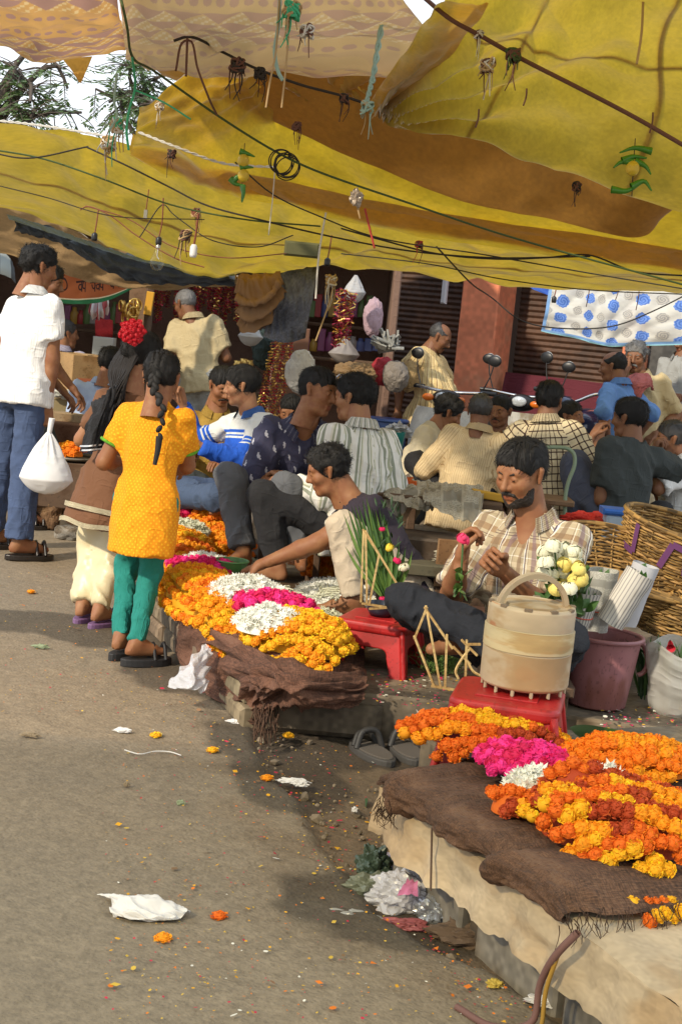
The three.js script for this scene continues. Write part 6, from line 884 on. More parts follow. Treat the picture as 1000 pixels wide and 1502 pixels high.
const sm = person({ label: 'man in white shirt with olive stripes and sunglasses on his head', d: 6.85, base: MIDY, s: 1.0, yaw: -140, hip: [518, 745, 0.0], neck: [530, 622, 0.0], head: [519, 583, 0.03], hy: -112, hp: 6, hair: 'messy', skin: 'a', cell: 0.011, aL: { h: [424, 702, 0.06], e: [470, 740, -0.1], hand: 'loose', sleeve: 1.7 }, aR: { h: [540, 735, 0.3], e: [570, 690, 0.1], sleeve: 1.6 }, lL: { f: [408, 830, -0.1], kx: [386, 726, -0.08], toe: -120 }, lR: { f: [470, 800, 0.5], k: [540, 720, 0.9], toe: -120 }, shirt: { mat: F.whiteStripe, sleeve: 1.7, collar: 1, open: 0.9, hem: 0.12, ease: 0.02, wide: 0.072, fold: 0.012 }, pants: { mat: F.black, knee: 0.066, thigh: 0.08, ankle: 0.058 } });
{ const fr = M(L3(0.5, 0.52, 0.58), 0.15, { metalness: 0.8 }); const gl = []; for (const x of [-0.033, 0.033]) gl.push(new THREE.TorusGeometry(0.026, 0.004, 6, 20).scale(1, 0.75, 1).translate(x, 0, 0)); gl.push(new THREE.CylinderGeometry(0.003, 0.003, 0.02, 5).rotateZ(Math.PI / 2)); const m = mesh('sunglasses', gl.map(g => place(g, 0, 0.108, 0.07, -0.7, 0, 0)), fr, sm); m.applyMatrix4(sm.J.hm); m.userData.label = 'sunglasses pushed up on the head'; }
person({ label: 'squatting youth in dark shirt and cream trousers reaching into the flowers', hs: 0.87, d: 6.2, base: MIDY, s: 0.97, yaw: -70, hip: [600, 858, 0.05], neck: [510, 730], head: [480, 690, -0.02], hy: -84, hp: 20, hair: 'curly', skin: 'b', cell: 0.01, skinCell: 0.013, aL: { h: [388, 826, -0.12], e: [455, 812, -0.2], hand: 'loose', pal: [0.1, -1, 0] }, aR: { h: [470, 800, 0.3], e: [520, 800, 0.4] }, lL: { f: [520, 880, -0.2], kx: [500, 772, -0.22], toe: -80 }, lR: { f: [560, 880, 0.2], kx: [545, 800, 0.2], toe: -80 }, shirt: { mat: F.plum, sleeve: 0.7, hem: 0.1, fold: 0.012 }, pants: { mat: fabric(L3(0.55, 0.46, 0.34)), fold: 0.01, thigh: 0.074, knee: 0.058, ankle: 0.05 } });
person({ label: 'man seated low behind the men at the flower heaps', d: 9.9, s: 0.95, yaw: 5, hip: [425, 720], neck: [422, 628], head: [426, 602, -0.05], hy: -10, hp: 25, hair: 'short', skin: 'b', mous: 1, shirt: { mat: F.lilac, sleeve: 0.8 }, pants: { mat: F.charcoal } });
// men by the shutters
person({ label: 'stout man in tan striped shirt standing beside the salmon pillar', d: 11.3, s: 0.98, broad: 1.16, belly: 0.14, yaw: 62, hip: [622, 612], neck: [628, 514], head: [645, 495, -0.02], hy: 74, hp: 28, hair: 'bald', hairM: saltHair, mous: 1, face: 'broad', skin: 'c', aR: { h: [583, 605, 0], e: [575, 560, 0.1], hand: 'loose' }, aL: { h: [640, 610, 0.3], e: [660, 580, 0.4] }, lL: { f: [625, 790, 0.1], k: [640, 700, 0] }, lR: { f: [605, 790, -0.1], k: [625, 700, -0.2] }, shirt: { mat: F.tanStripe, sleeve: 0.8, collar: 1, hem: 0.13, wide: 0.08, ease: 0.01 }, pants: { mat: F.charcoal } });
person({ label: 'seated man in plain white shirt bending toward his companions', d: 9.3, base: 0.1, s: 0.96, yaw: 72, hip: [604, 700], neck: [638, 628], head: [657, 605, 0], hy: 92, hp: 26, hair: 'curly', skin: 'b', aR: { h: [650, 690, -0.1], e: [630, 700, -0.2], sleeve: 1.6 }, aL: { h: [670, 690, 0.2], e: [690, 680, 0.2] }, lR: { f: [640, 735, 0], k: [680, 690, -0.2] }, lL: { f: [650, 730, 0.3], k: [690, 690, 0.3] }, shirt: { mat: F.cream, sleeve: 1.7, collar: 1, hem: 0.13, ease: 0.015 }, pants: { mat: F.taupe } });
person({ label: 'seated man in fine striped beige shirt with his back turned', d: 8.7, base: 0.1, s: 0.98, yaw: 158, hip: [682, 715], neck: [704, 628], head: [704, 604, 0.02], hy: 165, hp: 14, hair: 'crop', hairM: saltHair, skin: 'c', aR: { h: [738, 690, 0.1], e: [740, 680, -0.1], sleeve: 1.0 }, aL: { h: [660, 690, 0.3], e: [650, 680, 0.2] }, lR: { f: [730, 740, 0.3], k: [760, 710, 0.4] }, lL: { f: [680, 735, 0.4], k: [650, 700, 0.5] }, shirt: { mat: F.creamStripe, sleeve: 1.0, collar: 1, hem: 0.14, ease: 0.02, wide: 0.072 }, pants: { mat: F.black } });
person({ label: 'smiling man in pale shirt facing the beige shirted man', d: 9.9, base: 0.1, s: 0.97, yaw: -15, hip: [735, 725], neck: [732, 630], head: [733, 603, -0.04], hy: -28, hp: 6, hair: 'short', mous: 0.8, face: 'broad', skin: 'c', shirt: { mat: F.grey, sleeve: 0.8, collar: 1, vee: 0.1 }, pants: { mat: F.charcoal } });
person({ label: 'seated man in cream shirt with dark brown checks seen from behind', d: 8.6, base: 0.1, s: 1.0, yaw: 170, hip: [802, 715], neck: [800, 614], head: [805, 588, 0.02], hy: 150, hp: 8, hair: 'thick', skin: 'c', aR: { h: [838, 690, 0.15], e: [850, 670, 0], sleeve: 0.9 }, aL: { h: [760, 680, 0.3], e: [745, 660, 0.1], sleeve: 0.9 }, shirt: { mat: F.check, sleeve: 0.9, collar: 1, hem: 0.12, ease: 0.02, wide: 0.075 }, pants: { mat: F.black } });
person({ label: 'moustached man in blue laughing with one arm stretched out', d: 9.8, base: 0.1, s: 0.97, yaw: 45, hip: [836, 725], neck: [838, 640], head: [836, 612, -0.03], hy: 55, hp: -4, hair: 'short', mous: 1.1, skin: 'c', aL: { h: [882, 632, 0.0], e: [860, 680, -0.1], hand: 'loose' }, aR: { h: [868, 640, -0.3], e: [850, 690, -0.4], hand: 'loose' }, shirt: { mat: F.blueT, sleeve: 0.6 }, pants: { mat: F.jeans } });
person({ label: 'man in sky blue shirt standing before the rose printed cloth', d: 10.2, s: 0.98, yaw: -130, hip: [906, 655], neck: [908, 560], head: [898, 538, 0.02], hy: -112, hp: 10, hair: 'bald', skin: 'c', aL: { h: [890, 640, -0.15], e: [885, 610, -0.3], sleeve: 1.3 }, aR: { h: [935, 640, 0.1], e: [945, 610, 0] }, lL: { f: [895, 800], k: [890, 720, 0.2] }, lR: { f: [915, 800], k: [910, 720, 0.3] }, shirt: { mat: F.sky, sleeve: 1.2, collar: 1, open: 0.9, hem: 0.14, ease: 0.02 }, pants: { mat: F.charcoal } });
const om = person({ label: 'white haired old man with moustache and a dusty pink scarf', d: 10.5, s: 1.0, yaw: -8, hip: [943, 640], neck: [936, 546], head: [932, 524, -0.03], hy: -22, hp: 6, hair: 'messy', hairM: greyHair, mous: 1.4, mousM: greyHair, skin: 'c', aR: { h: [915, 548, -0.15], e: [905, 620, -0.1], hand: 'loose' }, aL: { h: [962, 635, -0.1], e: [985, 600, 0], sleeve: 0.9 }, lL: { f: [955, 800], k: [950, 720, -0.2] }, lR: { f: [935, 800], k: [935, 720, -0.2] }, shirt: { mat: F.khaki, sleeve: 0.9, hem: 0.2, collar: 1 }, pants: { mat: F.cream } });
person({ label: 'man in black shirt and slate jeans sitting with his back turned', d: 8.2, base: 0.1, s: 1.02, yaw: -150, hip: [912, 745], neck: [928, 645], head: [922, 614, 0.02], hy: -125, hp: 4, hair: 'thick', skin: 'c', cell: 0.012, aL: { h: [872, 702, 0.15], e: [890, 720, -0.15], hand: 'loose', sleeve: 0.75 }, aR: { h: [940, 700, 0.35], e: [975, 690, 0.2] }, lL: { f: [850, 785, 0.05], k: [850, 660, 0.15], toe: -120 }, lR: { f: [880, 770, 0.4], k: [870, 690, 0.5], toe: -140 }, shirt: { mat: F.charcoal, sleeve: 0.75, hem: 0.14, ease: 0.02, wide: 0.075 }, pants: { mat: F.slate, knee: 0.08 } });
person({ label: 'man in loose white shirt sitting with a hand raised to his mouth', d: 8.6, base: 0.1, s: 0.98, yaw: -80, hip: [998, 760], neck: [1000, 668], head: [984, 644, 0], hy: -92, hp: 8, hair: 'short', hairM: saltHair, mous: 1, skin: 'c', aL: { h: [955, 668, -0.1], e: [965, 740, -0.3], hand: 'pinch', dir: [0.2, 1, 0] }, aR: { h: [955, 700, 0.2], e: [960, 740, 0.2] }, shirt: { mat: F.white, sleeve: 0.9, hem: 0.1, ease: 0.02, collar: 1 }, pants: { mat: F.black } });
person({ label: 'man in grey shirt in the dark doorway at the end of the shops', d: 11.6, s: 1.0, yaw: -40, hip: [995, 590], neck: [1000, 520], head: [1004, 500], hy: -60, hp: 15, hair: 'short', skin: 'c', aR: { h: [985, 580, -0.2], e: [975, 560, 0] }, shirt: { mat: F.grey, sleeve: 0.7, collar: 1 }, pants: { mat: F.black }, lL: { f: [1005, 770], k: [1000, 690, -0.2] }, lR: { f: [990, 770], k: [990, 690, -0.2] } });
person({ label: 'man in lilac shirt seated behind the cardboard cartons', d: 10.6, s: 0.95, yaw: 165, hip: [88, 600], neck: [90, 512], head: [97, 490, 0], hy: 120, hair: 'crop', hairM: saltHair, skin: 'b', shirt: { mat: F.lilac, sleeve: 0.9, collar: 1 }, pants: { mat: F.charcoal } });
person({ label: 'man in pale blue shirt crouching beside the girls', d: 9.4, s: 0.93, yaw: -165, hip: [138, 640], neck: [152, 560], head: [163, 534, 0], hy: 150, hp: 15, hair: 'thick', skin: 'b', aL: { h: [125, 600, 0.2], e: [110, 600, 0] }, shirt: { mat: F.pale, sleeve: 1.0, collar: 1 }, pants: { mat: F.taupe } });
// hair, scarf, flower of the girls; the old man's scarf; things in hands
{
  const J = g2.J, H = (x, y, z) => V(x, y, z).applyMatrix4(J.hm), O = J.O;
  const back = YAW(172).multiplyScalar(-1), pts = [H(0, 0.0, -0.1), H(0, -0.06, -0.112), P(238, 598, 5.62).sub(O), P(234, 640, 5.6).sub(O)], c = new THREE.CatmullRomCurve3(pts), gs = []; const side = V(-back.z, 0, back.x);
  for (let i = 0; i < 13; i++) { const t = i / 12, p = c.getPoint(t), tg = c.getTangent(t), s = i % 2 ? 1 : -1, r = lerp(0.017, 0.01, t); const e = new THREE.SphereGeometry(1, 10, 8).scale(r * 1.05, r * 1.6, r * 0.9); const q = new THREE.Quaternion().setFromUnitVectors(V(0, 1, 0), tg.clone().addScaledVector(side, s * 0.55).normalize()); gs.push(e.applyQuaternion(q).translate(p.x + side.x * s * r * 0.42, p.y, p.z + side.z * s * r * 0.42)); }
  gs.push(taper([pts[3], P(232, 658, 5.6).sub(O), P(227, 682, 5.6).sub(O)], 0.014, 0.008, 8, 8)); mesh('braid', gs, hairMat, g2).userData.kind = 'stuff';
  const band = A => { const a = A.a.clone().lerp(A.el, 0.62).sub(O), d = A.el.clone().sub(A.a).normalize(), tg = new THREE.TorusGeometry(0.051, 0.0065, 6, 24); tg.applyQuaternion(new THREE.Quaternion().setFromUnitVectors(V(0, 0, 1), d)).translate(a.x, a.y, a.z); mesh('sleeve_trim', tg, fabric(L3(0.16, 0.5, 0.03)), g2); }; J.A.forEach(band);
  // long loose hair of the girl in brown
  const K1 = g1.J, h1 = (x, y, z) => V(x, y, z).applyMatrix4(K1.hm); reseed(6); const st = [];
  for (let i = 0; i < 170; i++) { const k = rnd(-1, 1), a = h1(k * 0.06, 0.05 + rnd(-0.03, 0.03), -0.085 + Math.abs(k) * 0.03), b = h1(k * 0.085 + 0.02, -0.09, -0.11), e = P(172 + k * 17 + rnd(-4, 4), 632 + rnd(-30, 12), 6.22 + rnd(-0.03, 0.02)).sub(K1.O), m = b.clone().lerp(e, 0.5).add(V(rnd(-0.02, 0.02), 0, rnd(-0.015, 0.02))); st.push(taper([a, b, m, e], 0.0055, 0.002, 4, 9)); }
  mesh('long_hair', st, M(L3(0.009, 0.006, 0.005), 0.75), g1).userData.kind = 'stuff';
  const fm = M(L3(0.5, 0.008, 0.02), 0.6, { vertexColors: true }); reseed(3); const fc = P(195, 487, 6.2).sub(K1.O), fg = []; for (let i = 0; i < 26; i++) { const a = i * 2.4, k = Math.sqrt(i / 26) * 0.05; fg.push(place(frills[i % 3], fc.x + Math.cos(a) * k, fc.y + Math.sin(a) * k, fc.z + 0.02 * Math.cos(k * 30), 1 + rnd(-0.6, 0.6), rnd(6), rnd(-0.6, 0.6), 0.017)); } mesh('red_fabric_flower', fg, fm, g1).userData.kind = 'stuff';
  // black scarf over her left shoulder
  const sc = clothGeo([[P(172, 562, 6.2), P(150, 580, 6.15), P(136, 590, 6.3)], [P(168, 590, 6.13), P(148, 600, 6.1), P(133, 610, 6.25)], [P(158, 625, 6.12), P(138, 630, 6.1), P(124, 636, 6.25)], [P(150, 660, 6.14), P(130, 662, 6.12), P(118, 662, 6.25)]].map(r => r.map(p => p.sub(K1.O))), 24, 40, crease(3, 0.02, 8, 2)); mesh('black_scarf', sc, fabric(L3(0.012, 0.012, 0.014)), g1);
  const trim = (y, w) => clothGeo([[P(150, y, 6.13), P(130, y + 2, 6.11), P(118, y + 2, 6.24)], [P(149, y + w, 6.13), P(129, y + w + 2, 6.11), P(117, y + w + 2, 6.24)]].map(r => r.map(p => p.sub(K1.O))), 12, 2); mesh('silver_trim', trim(651, 2.5), M(L3(0.6, 0.6, 0.6), 0.3, { metalness: 0.5 }), g1); mesh('silver_trim', trim(657, 2.5), M(L3(0.6, 0.6, 0.6), 0.3, { metalness: 0.5 }), g1);
  // cream bands near the hem of the brown dress
  const t = K1.t, r = K1.r, f = K1.f, hp = K1.hip; for (const [d, w, wob] of [[0.19, 0.028, 0], [0.278, 0.026, 0.006]]) { mesh('cream_band', sheetGeo(56, 3, (u, v) => { const a = u * 6.2832, R = (0.175 + 0.06 * Math.min(1, 0.4 + 0.6 * d / 0.29) + 0.024) * K1.s; return hp.clone().addScaledVector(t, -(d + (v - 0.5) * w) * K1.s + wob * Math.sin(a * 5)).addScaledVector(r, Math.cos(a) * R).addScaledVector(f, Math.sin(a) * R * 0.8).sub(K1.O); }), fabric(L3(0.62, 0.54, 0.36)), g1); }
  // pink scarf
  const Z = om.J.O; mesh('pink_scarf', clothGeo([[P(912, 600, 10.3), P(917, 560, 10.28), P(930, 548, 10.36), P(948, 548, 10.36), P(955, 556, 10.4)], [P(920, 605, 10.24), P(926, 572, 10.2), P(936, 562, 10.2), P(950, 560, 10.25), P(956, 566, 10.36)], [P(938, 612, 10.22), P(940, 585, 10.18), P(944, 574, 10.2), P(952, 568, 10.24), P(958, 574, 10.36)]].map(q => q.map(p => p.sub(Z))), 40, 24, crease(4, 0.02, 4, 9)), fabric(L3(0.42, 0.12, 0.11)), om);
}
{ // white carrier bag and the pink rose
  const c = P(68, 640, 7.68), t = thing('carrier_bag', 'bulging white plastic carrier bag hanging from the man in white', 'bag', P(66, 725, 7.66)); const O = t.position;
  const g = sheetGeo(64, 50, (u, v) => { const a = u * 6.2832, prof = v < 0.22 ? Math.pow(v / 0.22, 0.4) : lerp(1, 0.09, Math.pow((v - 0.22) / 0.78, 1.2)), fold = 1 + 0.13 * Math.sin(a * 9 + 3 * N(a, v)) * sstep(0.4, 0.9, v) + 0.05 * N(Math.cos(a) * 2, v * 4, Math.sin(a) * 2), R = 0.137 * prof * fold; return V(Math.cos(a) * R * 1.02, (v < 0.06 ? 0 : 0) + Math.pow(v, 0.9) * 0.325, Math.sin(a) * R * 0.75); });
  mesh('sack', g, thin(L3(0.86, 0.86, 0.86), 0.2, { roughness: 0.6, bumpMap: tarpBump, bumpScale: 0.012 }), t); mesh('twisted_neck', taper([V(0, 0.31, 0), V(0.005, 0.36, 0), V(0.01, 0.4, 0)], 0.012, 0.016, 8, 8), M(L3(0.8, 0.8, 0.8), 0.5), t);
  const rp0 = P(679, 790, 4.9), ro = thing('pink_rose', 'single bright pink rose with leafy stem between the seller\'s fingers', 'rose', rp0); const bl = mesh('bloom', roses3[1], M(L3(0.78, 0.03, 0.12), 0.7, { vertexColors: true }), ro); bl.scale.setScalar(0.034); bl.rotation.set(0.7, 0.5, -0.2); const bl2 = mesh('bloom', roses3[2], M(L3(0.8, 0.045, 0.15), 0.7, { vertexColors: true }), ro); bl2.scale.setScalar(0.02); bl2.position.set(0, 0.008, 0.012); bl2.rotation.set(0.9, 0, 0);
  mesh('stem', taper([V(0, -0.01, 0), V(0.004, -0.09, 0.01), V(0.012, -0.2, 0.0)], 0.0035, 0.003, 6, 8), leafGreen, ro); reseed(8); for (let i = 0; i < 12; i++) mesh('leaf', place(leafShape(rnd(0.04, 0.06), 0.016), rnd(-0.015, 0.02), -0.11 - rnd(0.09), rnd(-0.01, 0.02), rnd(0.4, 1.6), rnd(6), rnd(-0.6, 0.6)), i % 2 ? leafGreen : paleGreen, ro);
}
// ------------------------------------------------------------------ shops and goods behind
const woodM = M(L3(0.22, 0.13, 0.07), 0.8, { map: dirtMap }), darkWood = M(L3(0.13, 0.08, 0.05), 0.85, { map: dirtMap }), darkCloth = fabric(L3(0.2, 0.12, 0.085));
const cardM = M(L3(0.42, 0.27, 0.13), 0.85, { map: dirtMap }), cardDark = M(L3(0.16, 0.07, 0.04), 0.85, { map: dirtMap });
{
  const t = thing('market_stall', 'dark covered stall hung with red tinsel behind the flower sellers', 'stall');
  const wall = (a, b, y0, y1, w, m, name) => { const c = a.clone().lerp(b, 0.5).setY((y0 + y1) / 2), L = Math.hypot(b.x - a.x, b.z - a.z); mesh(name, place(box(L, y1 - y0, w, 0.01), c.x, c.y, c.z, 0, Math.atan2(-(b.z - a.z), b.x - a.x), 0), m, t); };
  const A = P(-160, 500, 13.2), B = P(566, 500, 12.7), A2 = P(-160, 500, 10.4), B2 = P(572, 520, 11.4), MID = P(405, 500, 12.8), MID2 = P(405, 500, 11.6);
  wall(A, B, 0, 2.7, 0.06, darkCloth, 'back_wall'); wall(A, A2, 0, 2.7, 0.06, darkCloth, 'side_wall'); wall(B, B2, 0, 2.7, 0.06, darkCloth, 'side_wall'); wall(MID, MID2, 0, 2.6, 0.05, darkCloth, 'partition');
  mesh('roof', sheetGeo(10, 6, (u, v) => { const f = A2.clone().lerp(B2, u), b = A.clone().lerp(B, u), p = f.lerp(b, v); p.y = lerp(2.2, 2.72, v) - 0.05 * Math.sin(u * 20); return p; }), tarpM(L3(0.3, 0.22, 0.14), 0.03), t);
  for (const [x, d] of [[-40, 10.5], [210, 10.8], [405, 11.0]]) { const p = P(x, 560, d).setY(0); mesh('post', tube([p, p.clone().setY(1.1), p.clone().setY(2.25)], 0.03, 8, 6), darkWood, t); }
  const cA = P(-60, 620, 11.2).setY(0), cB = P(250, 620, 11.6).setY(0); wall(cA, cB, 0.02, 0.62, 0.5, darkWood, 'counter'); const cC = P(262, 620, 11.9).setY(0), cD = P(400, 620, 12).setY(0); wall(cC, cD, 0.02, 0.8, 0.45, darkWood, 'counter');
  const shelf = (x0, x1, y, d) => { const a = P(x0, y, d), b = P(x1, y, d); wall(a, b, a.y - 0.015, a.y + 0.015, 0.25, darkWood, 'shelf'); }; shelf(80, 200, 480, 12.4); shelf(410, 560, 470, 12.3); shelf(415, 560, 520, 12.2);
  // small dim goods on the shelves
  reseed(55); const cols = [[0.3, 0.03, 0.03], [0.35, 0.2, 0.03], [0.1, 0.16, 0.05], [0.25, 0.22, 0.2], [0.2, 0.05, 0.12], [0.06, 0.08, 0.2]].map(c => M(L3(...c), 0.5)); const hs = [];
  for (const [x0, x1, y, d, n] of [[84, 200, 478, 12.38, 12], [415, 556, 468, 12.28, 13], [418, 556, 518, 12.18, 12]]) for (let i = 0; i < n; i++) { const p = P(lerp(x0, x1, (i + 0.5) / n), y, d), k = rnd(), r = rnd(0.03, 0.05), h = rnd(0.1, 0.22), g = k < 0.4 ? box(r * 1.8, h, r * 1.8, 0.006) : lathe([[0, 0], [r, 0], [r, h * 0.65], [r * 0.5, h * 0.8], [r * 0.5, h], [0, h]], 14); if (k < 0.4) g.translate(0, h / 2, 0); const ci = Math.floor(rnd(6)), kd = k < 0.4 ? 'packet' : 'jar'; single('small_' + kd, `small ${['red', 'amber', 'olive green', 'grey', 'purple', 'blue'][ci]} ${kd} on the dim stall shelves`, kd, g, cols[ci], p.setY(p.y + 0.016), 'goods on the dim shelves'); }
}
// red and gold tinsel garlands hanging in the stall
{
  reseed(91); const red = M(L3(0.4, 0.012, 0.03), 0.35, { metalness: 0.3 }), gold = M(L3(0.65, 0.4, 0.1), 0.28, { metalness: 0.8 }), wine = M(L3(0.22, 0.008, 0.03), 0.4, { metalness: 0.3 });
  const strand = (p, L, r, label, group, lean, mats) => { const t = thing('tinsel_garland', label, 'garland', p, group), n = Math.round(L / 0.02); const a = [], b = []; for (let i = 0; i < n; i++) { const y = -i / n * L, k = 6; for (let q = 0; q < k; q++) { const an = rnd(6.28), g = place(new THREE.PlaneGeometry(r * 1.7, 0.008), lean[0] * y + Math.cos(an) * r * 0.5, y, lean[1] * y + Math.sin(an) * r * 0.5, rnd(-0.8, 0.8), an, rnd(-0.8, 0.8)); (rnd() < 0.3 ? b : a).push(g); } } mesh('tinsel', a, mats[0], t).userData.kind = 'stuff'; mesh('gold_flecks', b, mats[1], t).userData.kind = 'stuff'; };
  for (let i = 0; i < 26; i++) { const x = 218 + i * 5.3 + rnd(-2, 2); if (x > 252 && x < 272 && i % 2) continue; strand(P(x, 415 + rnd(-2, 3), 11.9 + rnd(-0.15, 0.25)), rnd(0.18, 0.36), 0.018, 'short red tinsel garland in the row above the khaki man', 'red tinsel row', [0, 0], [i % 3 ? red : wine, gold]); }
  for (let i = 0; i < 6; i++) strand(P(400 + i * 5.5, 503, 9.9 + i * 0.03), 0.52, 0.014, 'long red gold tinsel strand slanting beside the blue grey sheet', 'slanting tinsel strands', [0.13 - 0.012 * i, 0], [i % 2 ? red : gold, i % 2 ? gold : wine]);
  for (let i = 0; i < 3; i++) strand(P(500 + i * 8, 425 + i * 3, 10.5), 0.42 - i * 0.04, 0.032, 'fluffy red tinsel garland with gold sequins by the dark doorway', 'fluffy tinsel by the doorway', [0.02 * i, 0], [wine, gold]);
  const bz = thing('bangle_bunch', 'bunch of gold twisted bangles hanging above the red hair flower', 'bangles', P(190, 440, 10.6)); for (let i = 0; i < 16; i++) { const r = rnd(0.035, 0.055), g = new THREE.TorusGeometry(r, 0.008, 6, 22); const m = mesh('bangle', g, gold, bz); m.position.set(rnd(-0.06, 0.06), -rnd(0.16), rnd(-0.04, 0.05)); m.rotation.set(rnd(-0.5, 0.5), rnd(3), rnd(3)); }
}
const np0 = M(L3(0.42, 0.41, 0.4), 0.85, { map: paperMap });
const plasticW = new THREE.MeshPhysicalMaterial({ color: L3(0.45, 0.44, 0.43), roughness: 0.5, transmission: 0.2, thickness: 0, side: THREE.DoubleSide, bumpMap: tarpBump, bumpScale: 0.01 });
const hangBag = (label, px, py, d, w, h, mat, sd) => single('plastic_bag', label, 'bag', bagGeo(w, h, w * 0.7, sd), mat, P(px, py, d));
const sackLump = (name, label, cat, px, py, d, rx, ry, rz, mat, sd, amp = 0.2) => single(name, label, cat, crumple(rx, ry, rz, sd, amp, 10, false), mat, P(px, py, d));
{
  const bx = (name, label, cat, px, py, d, w, h, dp, yaw, mat) => { const p = P(px, py, d); const t = thing(name, label, cat, p, null, yaw); mesh('carton', place(box(w, h, dp, 0.006), 0, h / 2, 0), mat, t); mesh('tape', place(box(w * 0.16, 0.004, dp * 1.004, 0.001), 0, h + 0.001, 0), M(L3(0.5, 0.36, 0.2), 0.4), t); return t; };
  const c1 = bx('cardboard_carton', 'plain brown carton with red stamp stacked on a darker one', 'carton', 118, 578, 9.9, 0.24, 0.27, 0.26, 0.55, cardM); mesh('red_stamp', place(box(0.13, 0.03, 0.002, 0.0005), -0.01, 0.1, 0.1315), M(L3(0.42, 0.13, 0.06)), c1);
  bx('cardboard_carton', 'dark red brown carton under the plain one', 'carton', 118, 632, 9.9, 0.27, 0.235, 0.28, 0.5, cardDark); bx('cardboard_carton', 'open flat carton beside the stacked pair', 'carton', 84, 620, 9.8, 0.16, 0.17, 0.2, 0.3, M(L3(0.36, 0.28, 0.14), 0.85));
  single('wooden_plank', 'pale plank laid in front of the cartons', 'plank', place(box(0.62, 0.06, 0.12, 0.006), 0, 0, 0, 0, 0.06, 0), M(L3(0.42, 0.31, 0.19), 0.85, { map: dirtMap }), P(100, 612, 9.3)); single('wooden_bench', 'brown bench board lower than the pale plank', 'bench', place(box(0.7, 0.14, 0.2, 0.008), 0, 0, 0, 0, 0.06, 0), M(L3(0.2, 0.1, 0.06), 0.85, { map: dirtMap }), P(100, 636, 9.2));
  sackLump('folded_newspaper', 'crumpled newspaper lying on the open carton', 'paper', 98, 578, 9.65, 0.1, 0.03, 0.06, paperM, 3, 0.4);
  single('red_bag', 'red cloth shopping bag hanging at the stall front', 'bag', clothGeo([PR(10.7, [140, 470], [152, 468], [166, 470]), PR(10.62, [140, 486], [152, 488], [166, 486]), PR(10.7, [141, 502], [152, 503], [165, 500])], 12, 12, crease(3, 0.01, 4, 2)), fabric(L3(0.42, 0.02, 0.02)));
  single('striped_cloth', 'white and red striped cloth bunched above the red bag', 'cloth', clothGeo([PR(10.6, [134, 442], [148, 438], [160, 432]), PR(10.5, [130, 456], [146, 456], [160, 446]), PR(10.55, [134, 464], [146, 468], [156, 460])], 20, 16, (u, v) => 0.025 * Math.sin(u * 24), [0.5, 0.3]), thin(L3(0.9, 0.9, 0.9), 0.15, { map: tex(64, 8, u => (u * 6 % 1 < 0.35 ? [196, 90, 90] : [236, 232, 226])) }));
  single('grey_panel', 'grey metal cabinet standing below the red bag', 'cabinet', place(box(0.15, 0.3, 0.12, 0.006), 0, 0, 0), M(L3(0.33, 0.33, 0.3), 0.5), P(152, 525, 10.6)); single('yellow_packet', 'upright yellow and orange packet beside the bangles', 'packet', place(box(0.055, 0.17, 0.03, 0.004), 0, 0, 0, 0, 0, -0.08), M(L3(0.6, 0.3, 0.02), 0.5), P(219, 445, 10.7)); single('brown_board', 'brown board behind the bangles', 'board', place(box(0.16, 0.5, 0.02, 0.004), 0, 0, 0), woodM, P(205, 440, 11.2));
  // middle of the picture: sacks and bags
  hangBag('crumpled white plastic bag under the brown sackcloth', 368, 490, 10.2, 0.09, 0.17, plasticW, 7); sackLump('net_bag', 'dark green net bag hanging under the white plastic bag', 'bag', 388, 512, 10.4, 0.09, 0.15, 0.08, M(L3(0.02, 0.035, 0.03), 0.8), 9, 0.2);
  sackLump('white_sack', 'plump white woven sack standing by the tinsel strands', 'sack', 441, 545, 9.9, 0.105, 0.155, 0.09, M(L3(0.5, 0.48, 0.44), 0.8, { bumpMap: weaveBump, bumpScale: 0.004 }), 12, 0.14); single('brown_board', 'plain brown board propped behind the white sack', 'board', place(box(0.24, 0.62, 0.03, 0.005), 0, 0, 0, 0, 0.1, 0), M(L3(0.16, 0.075, 0.045), 0.8), P(424, 545, 10.3));
  for (const [x, y, i] of [[348, 541, 0], [357, 538, 1], [365, 540, 2]]) { single('brass_pot', 'small brass pot behind the boy in blue', 'pot', lathe([[0, 0], [0.02, 0], [0.032, 0.025], [0.022, 0.045], [0.028, 0.055], [0.02, 0.052]], 18), M(L3(0.55, 0.38, 0.12), 0.3, { metalness: 0.8 }), P(x, y, 9.9 + i * 0.1), 'brass pots behind the boy'); }
  hangBag('white plastic bag hung from the hem beside the tinsel', 520, 424, 10.6, 0.085, 0.2, plasticW, 17); sackLump('cloth_bag', 'pink and white woven bag hanging in front of the shutter', 'bag', 547, 466, 10.9, 0.075, 0.15, 0.07, M(L3(0.4, 0.27, 0.3), 0.85, { bumpMap: weaveBump, bumpScale: 0.004 }), 19, 0.1);
  { const t = thing('newspaper_bundle', 'fan of folded newspaper sheets lying on the sacks', 'paper', P(570, 508, 10.8)); reseed(14); for (let i = 0; i < 40; i++) { const a = rnd(-1.7, 1.7), L = rnd(0.07, 0.14), m = mesh('folded_sheet', place(box(0.012, L, 0.05, 0.001), 0, L / 2, 0), np0, t); m.rotation.set(rnd(-0.9, 0.5), rnd(-0.5, 0.5), a); m.position.set(rnd(-0.06, 0.06), rnd(-0.02, 0.02), rnd(-0.05, 0.05)); } }
